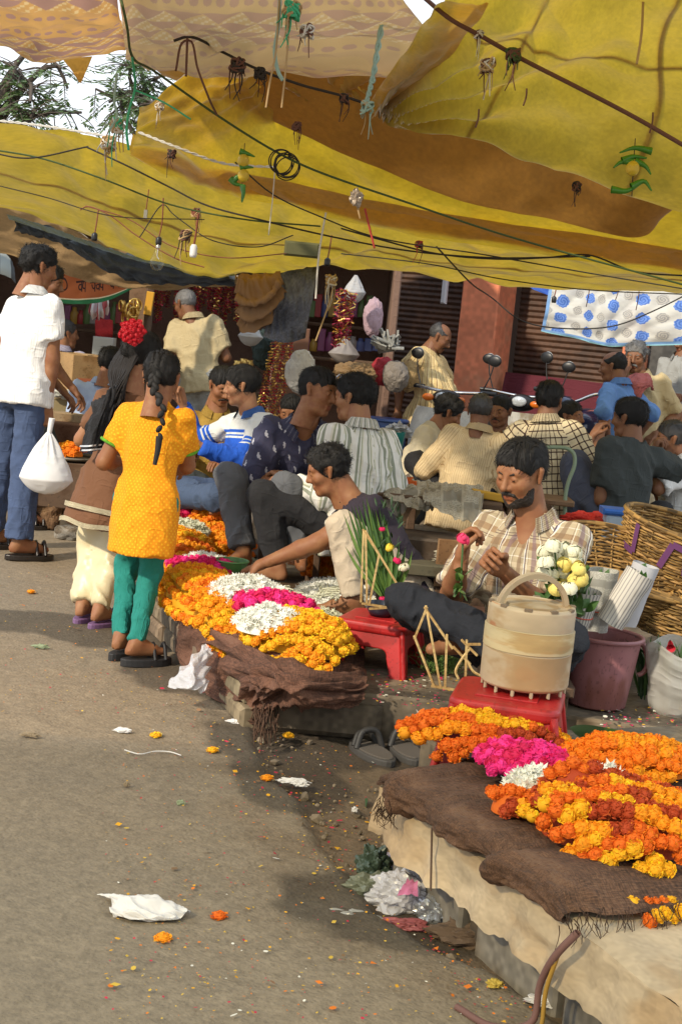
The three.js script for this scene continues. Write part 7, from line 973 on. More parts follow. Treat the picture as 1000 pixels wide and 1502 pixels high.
  sackLump('sack', 'bright red sack in the pile over the blue drum', 'sack', 562, 545, 11.0, 0.11, 0.11, 0.1, M(L3(0.34, 0.02, 0.03), 0.8, { bumpMap: weaveBump, bumpScale: 0.004 }), 22, 0.12); sackLump('sack', 'grey sack leaning between the red and straw ones', 'sack', 580, 552, 10.9, 0.1, 0.12, 0.09, M(L3(0.2, 0.17, 0.14), 0.85, { bumpMap: weaveBump, bumpScale: 0.004 }), 23, 0.1); sackLump('sack', 'straw coloured sack at the end of the pile', 'sack', 600, 552, 11.0, 0.08, 0.12, 0.08, M(L3(0.34, 0.22, 0.09), 0.9, { bumpMap: weaveBump, bumpScale: 0.004 }), 24, 0.1); sackLump('sack', 'low brown straw sack under the tinsel', 'sack', 520, 548, 10.8, 0.16, 0.09, 0.1, M(L3(0.2, 0.12, 0.05), 0.9, { bumpMap: weaveBump, bumpScale: 0.005 }), 25, 0.2); hangBag('grey plastic bag heap below the tinsel', 505, 515, 10.9, 0.12, 0.2, M(L3(0.22, 0.19, 0.17), 0.5), 26);
  { const p = P(568, 612, 11.0), t = thing('blue_drum', 'blue plastic drum below the pile of sacks', 'drum', p.clone().setY(0)); mesh('barrel', lathe([[0, 0], [0.14, 0], [0.15, 0.03], [0.155, 0.3], [0.165, 0.34], [0.155, 0.38], [0.15, 0.6], [0.16, 0.66], [0.16, 0.72], [0.14, 0.73], [0, 0.72]], 36), M(L3(0.03, 0.075, 0.24), 0.4), t); const tr = new THREE.TorusGeometry(0.16, 0.012, 8, 40); tr.rotateX(Math.PI / 2).translate(0, 0.72, 0); mesh('rim', tr, M(L3(0.03, 0.07, 0.22), 0.4), t); }
  sackLump('plastic_bag', 'crumpled clear plastic beside the stout man', 'bag', 585, 632, 10.4, 0.09, 0.06, 0.08, plasticW, 31, 0.5); single('teal_pail', 'small teal pail beside the crumpled plastic', 'pail', lathe([[0, 0], [0.06, 0], [0.075, 0.14], [0.07, 0.14], [0.05, 0.01]], 24), M(L3(0.02, 0.22, 0.2), 0.4), P(576, 662, 10.3));
  // tables in front of the seated men
  const tb = thing('low_table', 'low dark table spread with newspaper behind the palm leaves', 'table', P(640, 760, 6.9).setY(MIDY)), O = tb.position; const yT = P(640, 722, 6.9).y; const tA = P(560, 722, 7.0).sub(O), tB = P(722, 735, 6.85).sub(O); const c = tA.clone().lerp(tB, 0.5);
  mesh('table_top', place(box(0.62, 0.03, 0.5, 0.006), c.x, yT - O.y - 0.03, c.z - 0.1, 0, -0.05, 0), darkWood, tb); for (const [sx, sz] of [[-1, -1], [1, -1], [-1, 1], [1, 1]]) mesh('leg', place(box(0.045, yT - O.y - 0.05, 0.045, 0.004), c.x + sx * 0.28, (yT - O.y - 0.05) / 2, c.z - 0.1 + sz * 0.21), darkWood, tb); mesh('brace', bar(V(c.x - 0.28, 0.05, c.z + 0.11), V(c.x - 0.12, yT - O.y - 0.06, c.z + 0.11), 0.035, 0.02), woodM, tb);
  const np = M(L3(0.62, 0.56, 0.46), 0.85, { map: paperMap, bumpMap: tarpBump, bumpScale: 0.02 });
  const sheet = (label, x0, x1, y, d, drop, sd) => single('newspaper_sheet', label, 'paper', clothGeo([PR(d + 0.35, [x0, y - 18], [(x0 + x1) / 2, y - 19], [x1, y - 13]), PR(d, [x0 - 5, y], [(x0 + x1) / 2, y - 2], [x1, y + 5]), PR(d - 0.12, [x0 - 2, y + drop * 0.3], [(x0 + x1) / 2, y + drop], [x1 - 5, y + drop * 1.1])], 30, 24, crease(sd, 0.03, 5, 5), [0.8, 0.6]), np);
  sheet('brown newspaper sheet over the left of the low table', 566, 640, 722, 6.85, 24, 2); sheet('large newspaper sheet hanging over the table front', 625, 708, 728, 6.75, 34, 8);
  const b2 = thing('wooden_crate', 'old wooden crate of paper scraps between the table and the rose seller', 'crate', P(700, 812, 6.3).setY(MIDY), null, 0.1); mesh('front_board', place(box(0.42, 0.2, 0.02, 0.004), 0, 0.32, 0.2), M(L3(0.3, 0.18, 0.09), 0.85, { map: dirtMap }), b2); mesh('base_box', place(box(0.4, 0.22, 0.38, 0.006), 0, 0.11, 0), darkWood, b2); mesh('scraps', crumple(0.2, 0.05, 0.16, 4, 0.4, 8).translate(0, 0.3, 0.05), np, b2);
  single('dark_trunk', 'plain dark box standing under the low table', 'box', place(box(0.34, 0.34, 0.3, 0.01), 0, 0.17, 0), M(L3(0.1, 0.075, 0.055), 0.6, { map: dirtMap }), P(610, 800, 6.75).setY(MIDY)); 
  const pb = P(655, 872, 5.75); single('brown_case', 'flat brown case beside the seller\'s knees', 'case', place(box(0.44, 0.13, 0.26, 0.008), 0, 0, 0, 0, 0.12, 0), M(L3(0.13, 0.07, 0.055), 0.4, { map: dirtMap }), pb.setY(MIDY + 0.066 + 0.06)); single('plank_seat', 'greenish plank across the stall behind the flat case', 'plank', place(box(0.5, 0.05, 0.14, 0.006), 0, 0, 0, 0, 0.05, 0), M(L3(0.12, 0.11, 0.07), 0.85, { map: dirtMap }), P(640, 835, 6.1));
  single('orange_cloth', 'orange cloth scrap at the edge of the newspaper table', 'cloth', crumple(0.09, 0.03, 0.06, 5, 0.4, 8), fabric(L3(0.55, 0.11, 0.01)), P(588, 712, 7.0)); single('yellow_plank', 'yellow painted plank behind the rose seller\'s shoulder', 'plank', place(box(0.2, 0.035, 0.05, 0.004), 0, 0, 0, 0, 0, -0.1), M(L3(0.55, 0.3, 0.02), 0.6), P(722, 728, 6.9));
  single('red_cloth', 'bright red cloth heaped behind the baskets', 'cloth', crumple(0.14, 0.05, 0.1, 9, 0.35, 10), fabric(L3(0.5, 0.025, 0.012)), P(868, 772, 6.9)); const bs = thing('blue_stool', 'blue and white plastic stool half hidden by the top basket', 'stool', P(895, 790, 6.8)); mesh('seat', place(box(0.12, 0.03, 0.14, 0.01), 0, 0.13, 0), M(L3(0.03, 0.14, 0.5), 0.5), bs); mesh('side', place(box(0.1, 0.11, 0.12, 0.01), 0.01, 0.06, 0), M(L3(0.4, 0.5, 0.6), 0.5), bs);
  // bench and box seats of the group
  const seat = (label, x0, x1, py, d, h, w) => { const a = P(x0, py, d), b = P(x1, py, d), t = thing('wooden_bench', label, 'bench', a.clone().lerp(b, 0.5).setY(0), 'benches of the seated men'); const L = a.distanceTo(b); mesh('board', place(box(L, 0.04, w, 0.006), 0, h, 0), darkWood, t); for (const s of [-0.42, 0.42]) mesh('trestle', place(box(0.05, h - 0.02, w * 0.8, 0.005), L * s, (h - 0.02) / 2, 0), darkWood, t); };
  seat('bench carrying the men in white and beige shirts', 595, 735, 720, 9.15, 0.36, 0.3); seat('bench carrying the man in the checked shirt', 745, 850, 725, 8.75, 0.4, 0.3); seat('bench carrying the man in black', 870, 1010, 750, 8.35, 0.32, 0.34);
  for (const [x, y, d, w, l] of [[425, 760, 7.2, 0.26, 'low wooden seat under the man in navy'], [508, 765, 6.9, 0.26, 'low wooden seat under the man in striped shirt'], [362, 735, 8.0, 0.24, 'low wooden seat under the boy in blue'], [308, 722, 8.55, 0.24, 'low wooden seat under the man in mustard'], [602, 880, 6.25, 0.12, 'low wooden seat under the squatting youth'], [775, 965, 5.08, 0.1, 'low wooden seat under the rose seller']]) { const p = P(x, y, d), t = thing('wooden_stool', l, 'stool', V(p.x, MIDY, p.z)); mesh('board', place(box(0.3, 0.035, 0.26, 0.005), 0, w, 0), darkWood, t); for (const s of [-0.12, 0.12]) mesh('leg_board', place(box(0.03, w - 0.018, 0.22, 0.004), s, (w - 0.018) / 2, 0), darkWood, t); }
  // chair of bent tube
  const ch = thing('tube_chair', 'pale green tubular chair frame behind the rose seller', 'chair', P(838, 740, 8.0).setY(0)), co = ch.position, q = (x, y, dd = 0) => P(x, y, 8.0 + dd).sub(co); mesh('bent_frame', tube([q(790, 657), q(815, 656), q(832, 658), q(841, 666), q(842, 682), q(834, 704), q(829, 725), q(828, 760), q(827, 800, 0.05)], 0.011, 8, 50), M(L3(0.2, 0.26, 0.16), 0.45), ch); mesh('bent_frame', tube([q(790, 657), q(775, 668), q(772, 700), q(768, 760)], 0.011, 8, 30), M(L3(0.2, 0.26, 0.16), 0.45), ch); mesh('seat_board', place(box(0.3, 0.03, 0.3, 0.006), q(800, 735).x, q(800, 735).y, q(800, 735).z - 0.1), woodM, ch);
  // sacks and stones at the left kerb
  sackLump('jute_sack', 'tall brown jute sack slumped behind the carrier bag', 'sack', 78, 752, 8.9, 0.1, 0.17, 0.1, M(L3(0.2, 0.12, 0.06), 0.95, { map: sackMap }), 41, 0.22); sackLump('jute_sack', 'smaller dark sack beside the slumped one', 'sack', 46, 745, 9.0, 0.09, 0.12, 0.09, M(L3(0.12, 0.07, 0.05), 0.95, { map: sackMap }), 42, 0.22); for (const [x, y, l] of [[100, 790, 'grey kerb stone by the slumped sack'], [72, 775, 'flat stone behind the man in white']]) single('rubble_stone', l, 'stone', crumple(0.09, 0.06, 0.07, x, 0.2, 4), stoneMat, G(x, y, 0.0)); single('step_slab', 'low stone step behind the man in white', 'step', place(box(1.2, 0.1, 0.4, 0.015), 0, 0.05, 0, 0, -0.15, 0), dirtyStone, G(60, 768, 0));
  garlands({ c: P(104, 668, 8.9), rx: 0.09, rz: 0.09, h: 0.05, r: 0.024, mix: [['orange', 3], ['gold', 1]], geos: smallMarigolds, label: 'small orange garland on the tray behind the girls', group: 'garlands on the far tray', seed: 51, rows: 4 }); single('brass_tray', 'metal tray with flowers behind the girls', 'tray', lathe([[0, 0], [0.16, 0], [0.18, 0.02], [0.15, 0.01]], 30), M(L3(0.35, 0.33, 0.28), 0.35, { metalness: 0.6 }), P(104, 672, 8.9)); single('wooden_crate', 'crate carrying the metal tray behind the girls', 'crate', place(box(0.4, 0.28, 0.35, 0.006), 0, 0, 0), darkWood, P(104, 708, 8.95));
}
// ------------------------------------------------------------------ two-wheelers
{
  const tyre = M(L3(0.012, 0.012, 0.012), 0.8), chrome = M(L3(0.6, 0.6, 0.6), 0.18, { metalness: 1 }), blackP = M(L3(0.012, 0.012, 0.013), 0.4), glassM = M(L3(0.55, 0.58, 0.6), 0.08, { metalness: 0.3 });
  const wheel = (t, z) => { const w = mesh('wheel', new THREE.TorusGeometry(0.2, 0.048, 10, 36).rotateY(Math.PI / 2).translate(0, 0.245, z), tyre, t); mesh('rim', new THREE.CylinderGeometry(0.13, 0.13, 0.06, 24).rotateZ(Math.PI / 2).translate(0, 0.245, z), chrome, w); };
  const mirror = (t, s, y, z) => { const m = mesh('mirror', new THREE.SphereGeometry(0.055, 18, 12).scale(1, 0.75, 0.3).translate(s * 0.32, y + 0.22, z - 0.02), blackP, t); mesh('mirror_stalk', tube([V(s * 0.26, y, z), V(s * 0.3, y + 0.1, z - 0.01), V(s * 0.32, y + 0.2, z - 0.02)], 0.005, 6, 10), blackP, m); mesh('mirror_glass', new THREE.CircleGeometry(0.045, 18).rotateY(Math.PI).translate(s * 0.32, y + 0.22, z - 0.036), glassM, m); };
  function scooter(label, pos, yaw, col, txt) {
    const t = thing('scooter', label, 'scooter', pos, null, yaw), pm = new THREE.MeshPhysicalMaterial({ color: col, roughness: 0.3, clearcoat: 0.5, side: THREE.DoubleSide, map: dirtMap }); wheel(t, 0.6); wheel(t, -0.6);
    mesh('front_fender', sheetGeo(10, 16, (u, v) => { const a = lerp(-0.3, 2.2, v), x = (u - 0.5) * 0.16; return V(x, 0.245 + Math.sin(a) * (0.27 - x * x * 4), 0.6 + Math.cos(a) * (0.27 - x * x * 4)); }), pm, t);
    const ap = mesh('apron', sheetGeo(14, 20, (u, v) => { const x = (u - 0.5) * 2, w = lerp(0.12, 0.25, Math.sin(v * 2.2)); return V(x * w, lerp(0.28, 0.86, v), lerp(0.42, 0.3, v) + 0.1 * (1 - x * x) - 0.02); }), pm, t);
    if (txt) { const cv = document.createElement('canvas'); cv.width = 256; cv.height = 160; const x = cv.getContext('2d'); x.fillStyle = '#e9e9e6'; x.fillRect(0, 0, 256, 160); x.fillStyle = '#222'; x.font = 'bold 54px sans-serif'; x.fillText(txt[0], 16, 66); x.fillText(txt[1], 16, 132); const ct = new THREE.CanvasTexture(cv); ct.colorSpace = THREE.SRGBColorSpace; mesh('number_plate', new THREE.PlaneGeometry(0.2, 0.13).rotateX(-0.2).translate(0, 0.52, 0.475), M(L3(0.9, 0.9, 0.9), 0.5, { map: ct }), t); }
    mesh('headset', new THREE.SphereGeometry(0.09, 20, 14).scale(1.3, 0.75, 0.8).translate(0, 0.93, 0.25), blackP, t); mesh('headlight', new THREE.SphereGeometry(0.05, 18, 12).scale(1.2, 0.8, 0.4).translate(0, 0.94, 0.32), glassM, t); for (const s of [-1, 1]) { mesh('indicator', new THREE.SphereGeometry(0.035, 12, 8).scale(1.4, 0.8, 0.6).translate(s * 0.13, 0.93, 0.3), M(L3(0.6, 0.14, 0.01), 0.3), t); mesh('grip', new THREE.CylinderGeometry(0.017, 0.017, 0.13, 10).rotateZ(Math.PI / 2).translate(s * 0.3, 1.0, 0.18), blackP, t); mirror(t, s, 1.02, 0.2); }
    mesh('handlebar', tube([V(-0.3, 1.0, 0.18), V(0, 0.98, 0.22), V(0.3, 1.0, 0.18)], 0.012, 8, 16), chrome, t); mesh('floorboard', place(box(0.3, 0.05, 0.4, 0.01), 0, 0.3, 0.18), blackP, t); mesh('rear_body', new THREE.SphereGeometry(0.3, 24, 16).scale(0.6, 0.62, 1.35).translate(0, 0.5, -0.45), pm, t); mesh('seat', new THREE.SphereGeometry(0.2, 20, 12).scale(0.75, 0.35, 1.9).translate(0, 0.74, -0.36), blackP, t); mesh('tail_light', new THREE.SphereGeometry(0.05, 12, 8).scale(1.3, 0.7, 0.5).translate(0, 0.6, -0.86), M(L3(0.4, 0.01, 0.01), 0.3), t); return t;
  }
  scooter('white scooter with a lettered plate parked behind the seated men', P(672, 640, 11.0).setY(0), -0.55, L3(0.62, 0.64, 0.66), ['JA 14', '7177']);
  scooter('silver scooter parked against the salmon pillar', P(772, 640, 11.6).setY(0), -0.4, L3(0.42, 0.42, 0.4));
  const t = thing('motorcycle', 'dark blue motorcycle with chrome handlebar before the grey wall', 'motorcycle', P(868, 640, 10.9).setY(0), null, -0.7), pb = new THREE.MeshPhysicalMaterial({ color: L3(0.02, 0.03, 0.09), roughness: 0.2, clearcoat: 0.8 }); wheel(t, 0.62); wheel(t, -0.62);
  mesh('fuel_tank', new THREE.SphereGeometry(0.2, 22, 16).scale(0.75, 0.7, 1.35).translate(0, 0.82, 0.1), pb, t); mesh('seat', new THREE.SphereGeometry(0.2, 18, 12).scale(0.7, 0.3, 1.7).translate(0, 0.8, -0.4), blackP, t); mesh('headlight', new THREE.SphereGeometry(0.1, 20, 14).scale(1, 1, 0.7).translate(0, 0.9, 0.5), glassM, t); mesh('headlight_cowl', new THREE.SphereGeometry(0.13, 20, 14).scale(1, 0.95, 0.8).translate(0, 0.92, 0.44), pb, t);
  mesh('handlebar', tube([V(-0.36, 1.06, 0.2), V(-0.2, 1.08, 0.32), V(0, 1.0, 0.36), V(0.2, 1.08, 0.32), V(0.36, 1.06, 0.2)], 0.012, 8, 30), chrome, t); for (const s of [-1, 1]) { mesh('fork', tube([V(s * 0.08, 0.95, 0.4), V(s * 0.08, 0.6, 0.52), V(s * 0.08, 0.245, 0.62)], 0.022, 8, 8), chrome, t); mesh('grip', new THREE.CylinderGeometry(0.018, 0.018, 0.12, 10).rotateZ(Math.PI / 2).translate(s * 0.36, 1.06, 0.2), blackP, t); mirror(t, s, 1.08, 0.26); } mesh('engine', place(box(0.24, 0.3, 0.36, 0.03), 0, 0.42, 0), M(L3(0.1, 0.1, 0.1), 0.4, { metalness: 0.6 }), t); mesh('exhaust', tube([V(0.14, 0.35, 0.15), V(0.17, 0.28, -0.2), V(0.17, 0.3, -0.8)], 0.035, 10, 16), chrome, t);
  single('maroon_cloth', 'maroon cloth covering the low wall behind the silver scooter', 'cloth', clothGeo([[BP(0.25, 0.2, 1.12), BP(0.8, 0.22, 1.12), BP(1.4, 0.2, 1.12), BP(1.5, 0.35, 1.2)], [BP(0.25, 0.26, 0.8), BP(0.8, 0.3, 0.8), BP(1.4, 0.3, 0.8), BP(1.55, 0.4, 0.8)], [BP(0.25, 0.26, 0.3), BP(0.8, 0.3, 0.3), BP(1.4, 0.3, 0.3), BP(1.55, 0.4, 0.3)]], 40, 24, (u, v) => 0.03 * Math.sin(u * 40) * v), fabric(L3(0.1, 0.012, 0.02)));
}
// ------------------------------------------------------------------ ropes, wires, charms and bulbs under the canopy
const ropeM = { green: M(L3(0.05, 0.08, 0.02), 0.8), dark: M(L3(0.03, 0.024, 0.018), 0.8), brown: M(L3(0.13, 0.055, 0.035), 0.85), white: M(L3(0.6, 0.57, 0.5), 0.8), teal: M(L3(0.3, 0.44, 0.38), 0.8), jade: M(L3(0.05, 0.4, 0.2), 0.7), straw: M(L3(0.42, 0.28, 0.13), 0.85), red: M(L3(0.4, 0.03, 0.02), 0.6), rust: M(L3(0.2, 0.06, 0.03), 0.8) };
const run = pts => { let d = 6; return pts.map(([x, y, dd]) => P(x, y, d = dd ?? d)); };
function rope(label, pts, r, m, o = {}) { const q = run(pts), g = o.twist ? merge([0, 1].map(k => { const c = new THREE.CatmullRomCurve3(q), L = c.getLength(), n = Math.round(L / 0.012), pp = []; for (let i = 0; i <= n; i++) { const p = c.getPoint(i / n), a = i * 0.9 + k * Math.PI; pp.push(p.add(V(Math.cos(a) * r * 0.6, Math.sin(a) * r * 0.6, 0))); } return new THREE.TubeGeometry(new THREE.CatmullRomCurve3(pp), n * 2, r * 0.62, 5); })) : tube(q, r, 6, q.length * 8); const m2 = single(o.name ?? 'rope', label, o.cat ?? 'rope', g, ropeM[m]); if (o.twist) m2.userData.kind = undefined; return m2; }
rope('thick brown rope under the big olive tarpaulin', [[612, -12, 4.85], [660, 28], [700, 50, 4.9], [760, 84, 4.95], [850, 130], [930, 172, 5.0], [1010, 218]], 0.008, 'brown');
rope('long dark green rope crossing beneath the middle tarpaulin', [[176, -10, 5.4], [186, 35], [194, 82, 5.7], [232, 108, 6.2], [320, 170, 6.4], [400, 220, 6.6], [450, 245], [600, 298, 7], [740, 345, 7.2], [1010, 420, 7.4]], 0.0055, 'green');
rope('white twisted rope with a knot below the jade knots', [[204, 194, 6.9], [260, 216], [330, 240, 7], [402, 245]], 0.006, 'white', { twist: 1 });
rope('white twisted rope lying along the left tarpaulin edge', [[-20, 175, 7.9], [60, 184], [150, 198]], 0.007, 'white', { twist: 1 });
rope('green line sagging over the left of the long tarpaulin', [[-20, 218, 7.4], [60, 232], [150, 262], [250, 300, 7.6], [360, 322], [470, 332]], 0.005, 'green');
rope('dark line running from the left edge to the bulbs', [[-20, 222, 7.3], [40, 232], [130, 215, 7.4]], 0.0045, 'dark'); rope('thin dark line under the green sagging one', [[-20, 268, 7.5], [70, 290], [160, 316], [300, 322, 7.8]], 0.003, 'dark');
rope('dark rope from the rag knots down to the bulb wires', [[128, 216, 7.3], [180, 240], [250, 275, 7.4], [300, 300], [380, 322], [500, 350, 7.8], [600, 368], [720, 378], [865, 376]], 0.005, 'dark');
rope('dark rope from the middle to the right above the hem', [[345, 238, 7.2], [400, 285, 7.3], [470, 318], [560, 350, 7.6], [700, 372], [860, 400, 8], [1010, 425]], 0.004, 'dark');
rope('black wire looping along the right of the hem', [[500, 335, 7.8], [560, 352], [640, 372], [730, 380], [800, 378], [862, 374], [930, 398], [1010, 405]], 0.005, 'dark', { name: 'wire', cat: 'wire' }); rope('black wire slung low from the pillar to the rose cloth', [[640, 362, 8.2], [690, 415, 9], [725, 440, 10], [760, 468], [830, 482, 10.3], [900, 478], [960, 455], [1010, 430]], 0.005, 'dark', { name: 'wire', cat: 'wire' }); rope('thin black wire along the yellow hem', [[500, 372, 8.4], [620, 386], [740, 410, 9], [860, 425], [1010, 432]], 0.004, 'dark', { name: 'wire', cat: 'wire' });
rope('rust coloured flex to the first bulb holder', [[118, 308, 8.2], [128, 303], [160, 315], [200, 345], [260, 380], [300, 392]], 0.004, 'rust', { name: 'flex', cat: 'wire' }); rope('dark red flex crossing the left tarpaulin', [[126, 302, 8.2], [190, 322], [250, 360], [330, 378], [420, 372]], 0.0035, 'rust', { name: 'flex', cat: 'wire' }); rope('dark flex between the bulbs', [[205, 348, 8], [240, 300], [252, 312], [275, 330], [310, 352], [380, 362], [430, 345]], 0.0035, 'dark', { name: 'flex', cat: 'wire' });
rope('brown rope with bows crossing the doubled tarpaulin', [[255, 60, 5.9], [275, 54], [330, 78, 6.2], [370, 98], [440, 124, 6.3], [500, 140], [545, 155]], 0.006, 'dark'); rope('brown string loop hanging from the beige sheet', [[258, 104, 5.9], [268, 62], [280, 60], [290, 100], [305, 140], [318, 168, 6.2]], 0.005, 'brown'); rope('short brown string hanging by the loop', [[275, 56, 5.9], [274, 85], [273, 112]], 0.005, 'brown');
rope('pale teal rope holding the tarpaulin corner', [[568, -10, 5.8], [556, 60], [546, 120], [538, 152]], 0.011, 'teal', { twist: 1 }); rope('pale green rope hanging with frayed ends', [[411, -10, 5.3], [408, 40], [403, 75], [408, 105], [415, 118]], 0.007, 'teal'); rope('straw string hanging beside the pale green rope', [[410, 0, 5.28], [404, 80], [396, 120], [390, 158]], 0.0035, 'straw'); rope('short straw string under the jade knot', [[424, 30, 5.28], [421, 80], [417, 120], [413, 158]], 0.0035, 'straw');
rope('jade cord hanging from the left knots', [[194, 82, 5.7], [198, 132, 5.9], [190, 160], [186, 190], [189, 220]], 0.005, 'jade'); rope('pale cord beside the jade one', [[172, 108, 5.9], [168, 150], [172, 170], [160, 192]], 0.005, 'teal'); rope('jade cord stretched to the sky edge', [[198, 132, 5.9], [240, 150], [280, 175]], 0.004, 'jade');
rope('white tape hanging in front of the hem', [[478, 312, 7.6], [472, 345], [467, 380], [463, 438]], 0.005, 'white'); rope('thin string hanging below the wire coil', [[404, 240, 6.8], [400, 290], [394, 345]], 0.0025, 'white'); rope('string hanging from the top right', [[943, -10, 4.6], [940, 50], [933, 94]], 0.004, 'straw'); rope('red ribbon hanging from the wrapped fitting', [[535, 306, 7.4], [542, 335], [549, 364]], 0.006, 'red', { name: 'ribbon', cat: 'ribbon' }); rope('dry green stem hanging under the hem', [[492, 402, 9.2], [484, 440], [463, 500]], 0.005, 'straw', { name: 'dry_stem', cat: 'stem' });
for (const [x, a, b] of [[770, 130, 155], [955, 165, 195], [700, 160, 187], [862, 410, 450], [935, 412, 455], [905, 415, 440]]) rope('short string end dangling at x of the rope line'.replace(' at x of the rope line', x < 800 && b < 200 ? ' from the brown rope' : b < 200 ? ' near the right chilli charm' : ' over the rose printed cloth'), [[x + 2, a, x > 850 && a > 400 ? 9.8 : 5.0], [x + 1, (a + b) / 2], [x - 3, b]], 0.003, 'brown').userData.group = 'string ends';
{ // knots and rag ends
  reseed(21); const knot = (label, x, y, d, R0, mats, n = 9) => { const R = R0 * 0.95; const t = thing('rope_knot', label, 'knot', P(x, y, d)); for (let i = 0; i < n; i++) { const a = rnd(6.28), q = []; for (let k = 0; k < 6; k++) q.push(V(Math.cos(a + k * 1.2) * R * rnd(0.3, 0.8), Math.sin(a * 2 + k) * R * rnd(0.3, 0.8), Math.sin(a + k * 1.2) * R * 0.6)); mesh('loop', new THREE.TubeGeometry(new THREE.CatmullRomCurve3(q, true), 24, R * 0.13, 5, true), ropeM[mats[i % mats.length]], t); } for (let i = 0; i < n; i++) { const L = R * (rnd() < 0.4 ? rnd(2, 4) : rnd(0.4, 1.6)), x0 = rnd(-R, R) * 0.7; mesh('loose_end', taper([V(x0, 0, 0), V(x0 + rnd(-0.3, 0.3) * R, -L * 0.5, rnd(-0.02, 0.02)), V(x0 + rnd(-0.6, 0.4) * R, -L, rnd(-0.02, 0.02))], R * 0.09, R * 0.05, 5, 6), ropeM[mats[i % mats.length]], t); } };
  knot('jade and straw knot at the left tarpaulin corner', 172, 185, 6.2, 0.045, ['jade', 'straw', 'white'], 12); knot('pale straw rag knot beside the jade one', 160, 210, 6.4, 0.045, ['straw', 'straw', 'white'], 10); knot('white knot on the twisted rope end', 235, 155, 6.3, 0.03, ['white', 'straw'], 8); knot('jade knot tied round a yellow flower at the top', 428, 15, 5.25, 0.045, ['jade', 'jade', 'straw'], 12); knot('grey rag tassel beside the jade knot', 450, 45, 5.25, 0.035, ['white', 'brown'], 9); knot('dark bow knots on the brown rope', 348, 96, 6.1, 0.045, ['dark', 'brown'], 10); knot('small dark bow beside the bow knots', 382, 108, 6.15, 0.035, ['dark'], 8); knot('teal knot at the tarpaulin corner', 538, 158, 5.75, 0.035, ['teal', 'teal', 'straw'], 10); knot('dark wire knot beside the teal one', 505, 145, 6.2, 0.03, ['dark', 'brown'], 8); knot('green rag knot on the thick brown rope', 752, 80, 4.92, 0.035, ['green', 'brown'], 12); knot('straw wrapped rag under the green knot', 715, 96, 4.92, 0.034, ['straw', 'brown', 'white'], 10); knot('white string knot higher on the brown rope', 702, 50, 4.9, 0.022, ['white', 'brown'], 7); knot('brown knot on the doubled tarpaulin', 845, 274, 6.2, 0.028, ['dark', 'brown'], 8); knot('brown rag knot on the hanging string', 435, 185, 6.2, 0.028, ['brown'], 7); knot('dark knot on the white twisted rope', 252, 226, 6.9, 0.03, ['brown', 'dark'], 7); knot('dry flower tuft tied under the hem', 486, 412, 9.2, 0.05, ['straw', 'white'], 10); knot('red rag on the wire', 615, 358, 7.7, 0.03, ['red', 'brown'], 6); knot('tangle of rag and wire near the white socket', 272, 345, 7.9, 0.045, ['dark', 'brown', 'straw'], 9); knot('straw rag over the white socket', 288, 312, 7.9, 0.035, ['straw', 'rust'], 8);
  // coil of wire
  const ct = thing('wire_coil', 'loose coil of black wire hung on the green rope', 'wire', P(415, 240, 6.6)); for (let i = 0; i < 6; i++) { const g = new THREE.TorusGeometry(rnd(0.035, 0.06), 0.003, 5, 36); const m = mesh('turn', g, ropeM.dark, ct); m.rotation.set(rnd(-0.5, 0.5), rnd(-0.9, 0.9), rnd(3)); m.position.set(rnd(-0.02, 0.03), rnd(-0.02, 0.02), rnd(-0.02, 0.02)); }
  // chilli and lemon charms
  const chM = new THREE.MeshPhysicalMaterial({ color: L3(0.05, 0.2, 0.02), roughness: 0.25 }), lemM = new THREE.MeshPhysicalMaterial({ color: L3(0.6, 0.42, 0.03), roughness: 0.45, bumpMap: roughBump, bumpScale: 0.003 });
  const charm = (label, x, y, d, list) => { const c = P(x, y, d), t = thing('chilli_charm', label, 'charm', c); for (const [a, b, e] of list.ch) { const q = [a, b, e].map(p => P(p[0], p[1], d + (p[2] ?? 0)).sub(c)); mesh('green_chilli', taper(q, 0.015, 0.003, 9, 12), chM, t); } for (const p of list.lem) mesh('lemon', new THREE.SphereGeometry(1, 18, 14).scale(0.026, 0.03, 0.026).translate(...P(p[0], p[1], d).sub(c).toArray()), lemM, t); mesh('thread', tube([P(x + 3, y - 45, d).sub(c), V(0, 0, 0), P(x - 2, y + 40, d).sub(c)], 0.0018, 5, 10), ropeM.dark, t); };
  charm('lemon and green chilli charm hanging in front of the olive tarpaulin', 928, 248, 5.5, { ch: [[[955, 222], [930, 217], [908, 224]], [[912, 236], [928, 230], [948, 232]], [[930, 236], [946, 244], [954, 256]], [[928, 238], [910, 238], [899, 246]], [[896, 278], [918, 280], [940, 268]], [[925, 274], [944, 266], [955, 280]]], lem: [[927, 247]] });
  charm('smaller charm of green chillies and lemons under the green rope', 356, 255, 6.5, { ch: [[[352, 222], [364, 226], [374, 230]], [[352, 246], [362, 245], [372, 246]], [[342, 266], [352, 258], [364, 264]], [[356, 272], [357, 285], [355, 297]], [[338, 262], [346, 270], [360, 272]]], lem: [[357, 236], [357, 258]] });
  // bulbs and holders
  const hold = (t, p, h) => mesh('holder', lathe([[0, 0], [0.014, 0], [0.017, 0.01], [0.017, 0.035], [0.009, 0.045], [0, 0.047]], 16).translate(p.x, p.y, p.z), M(L3(0.012, 0.012, 0.012), 0.35), t);
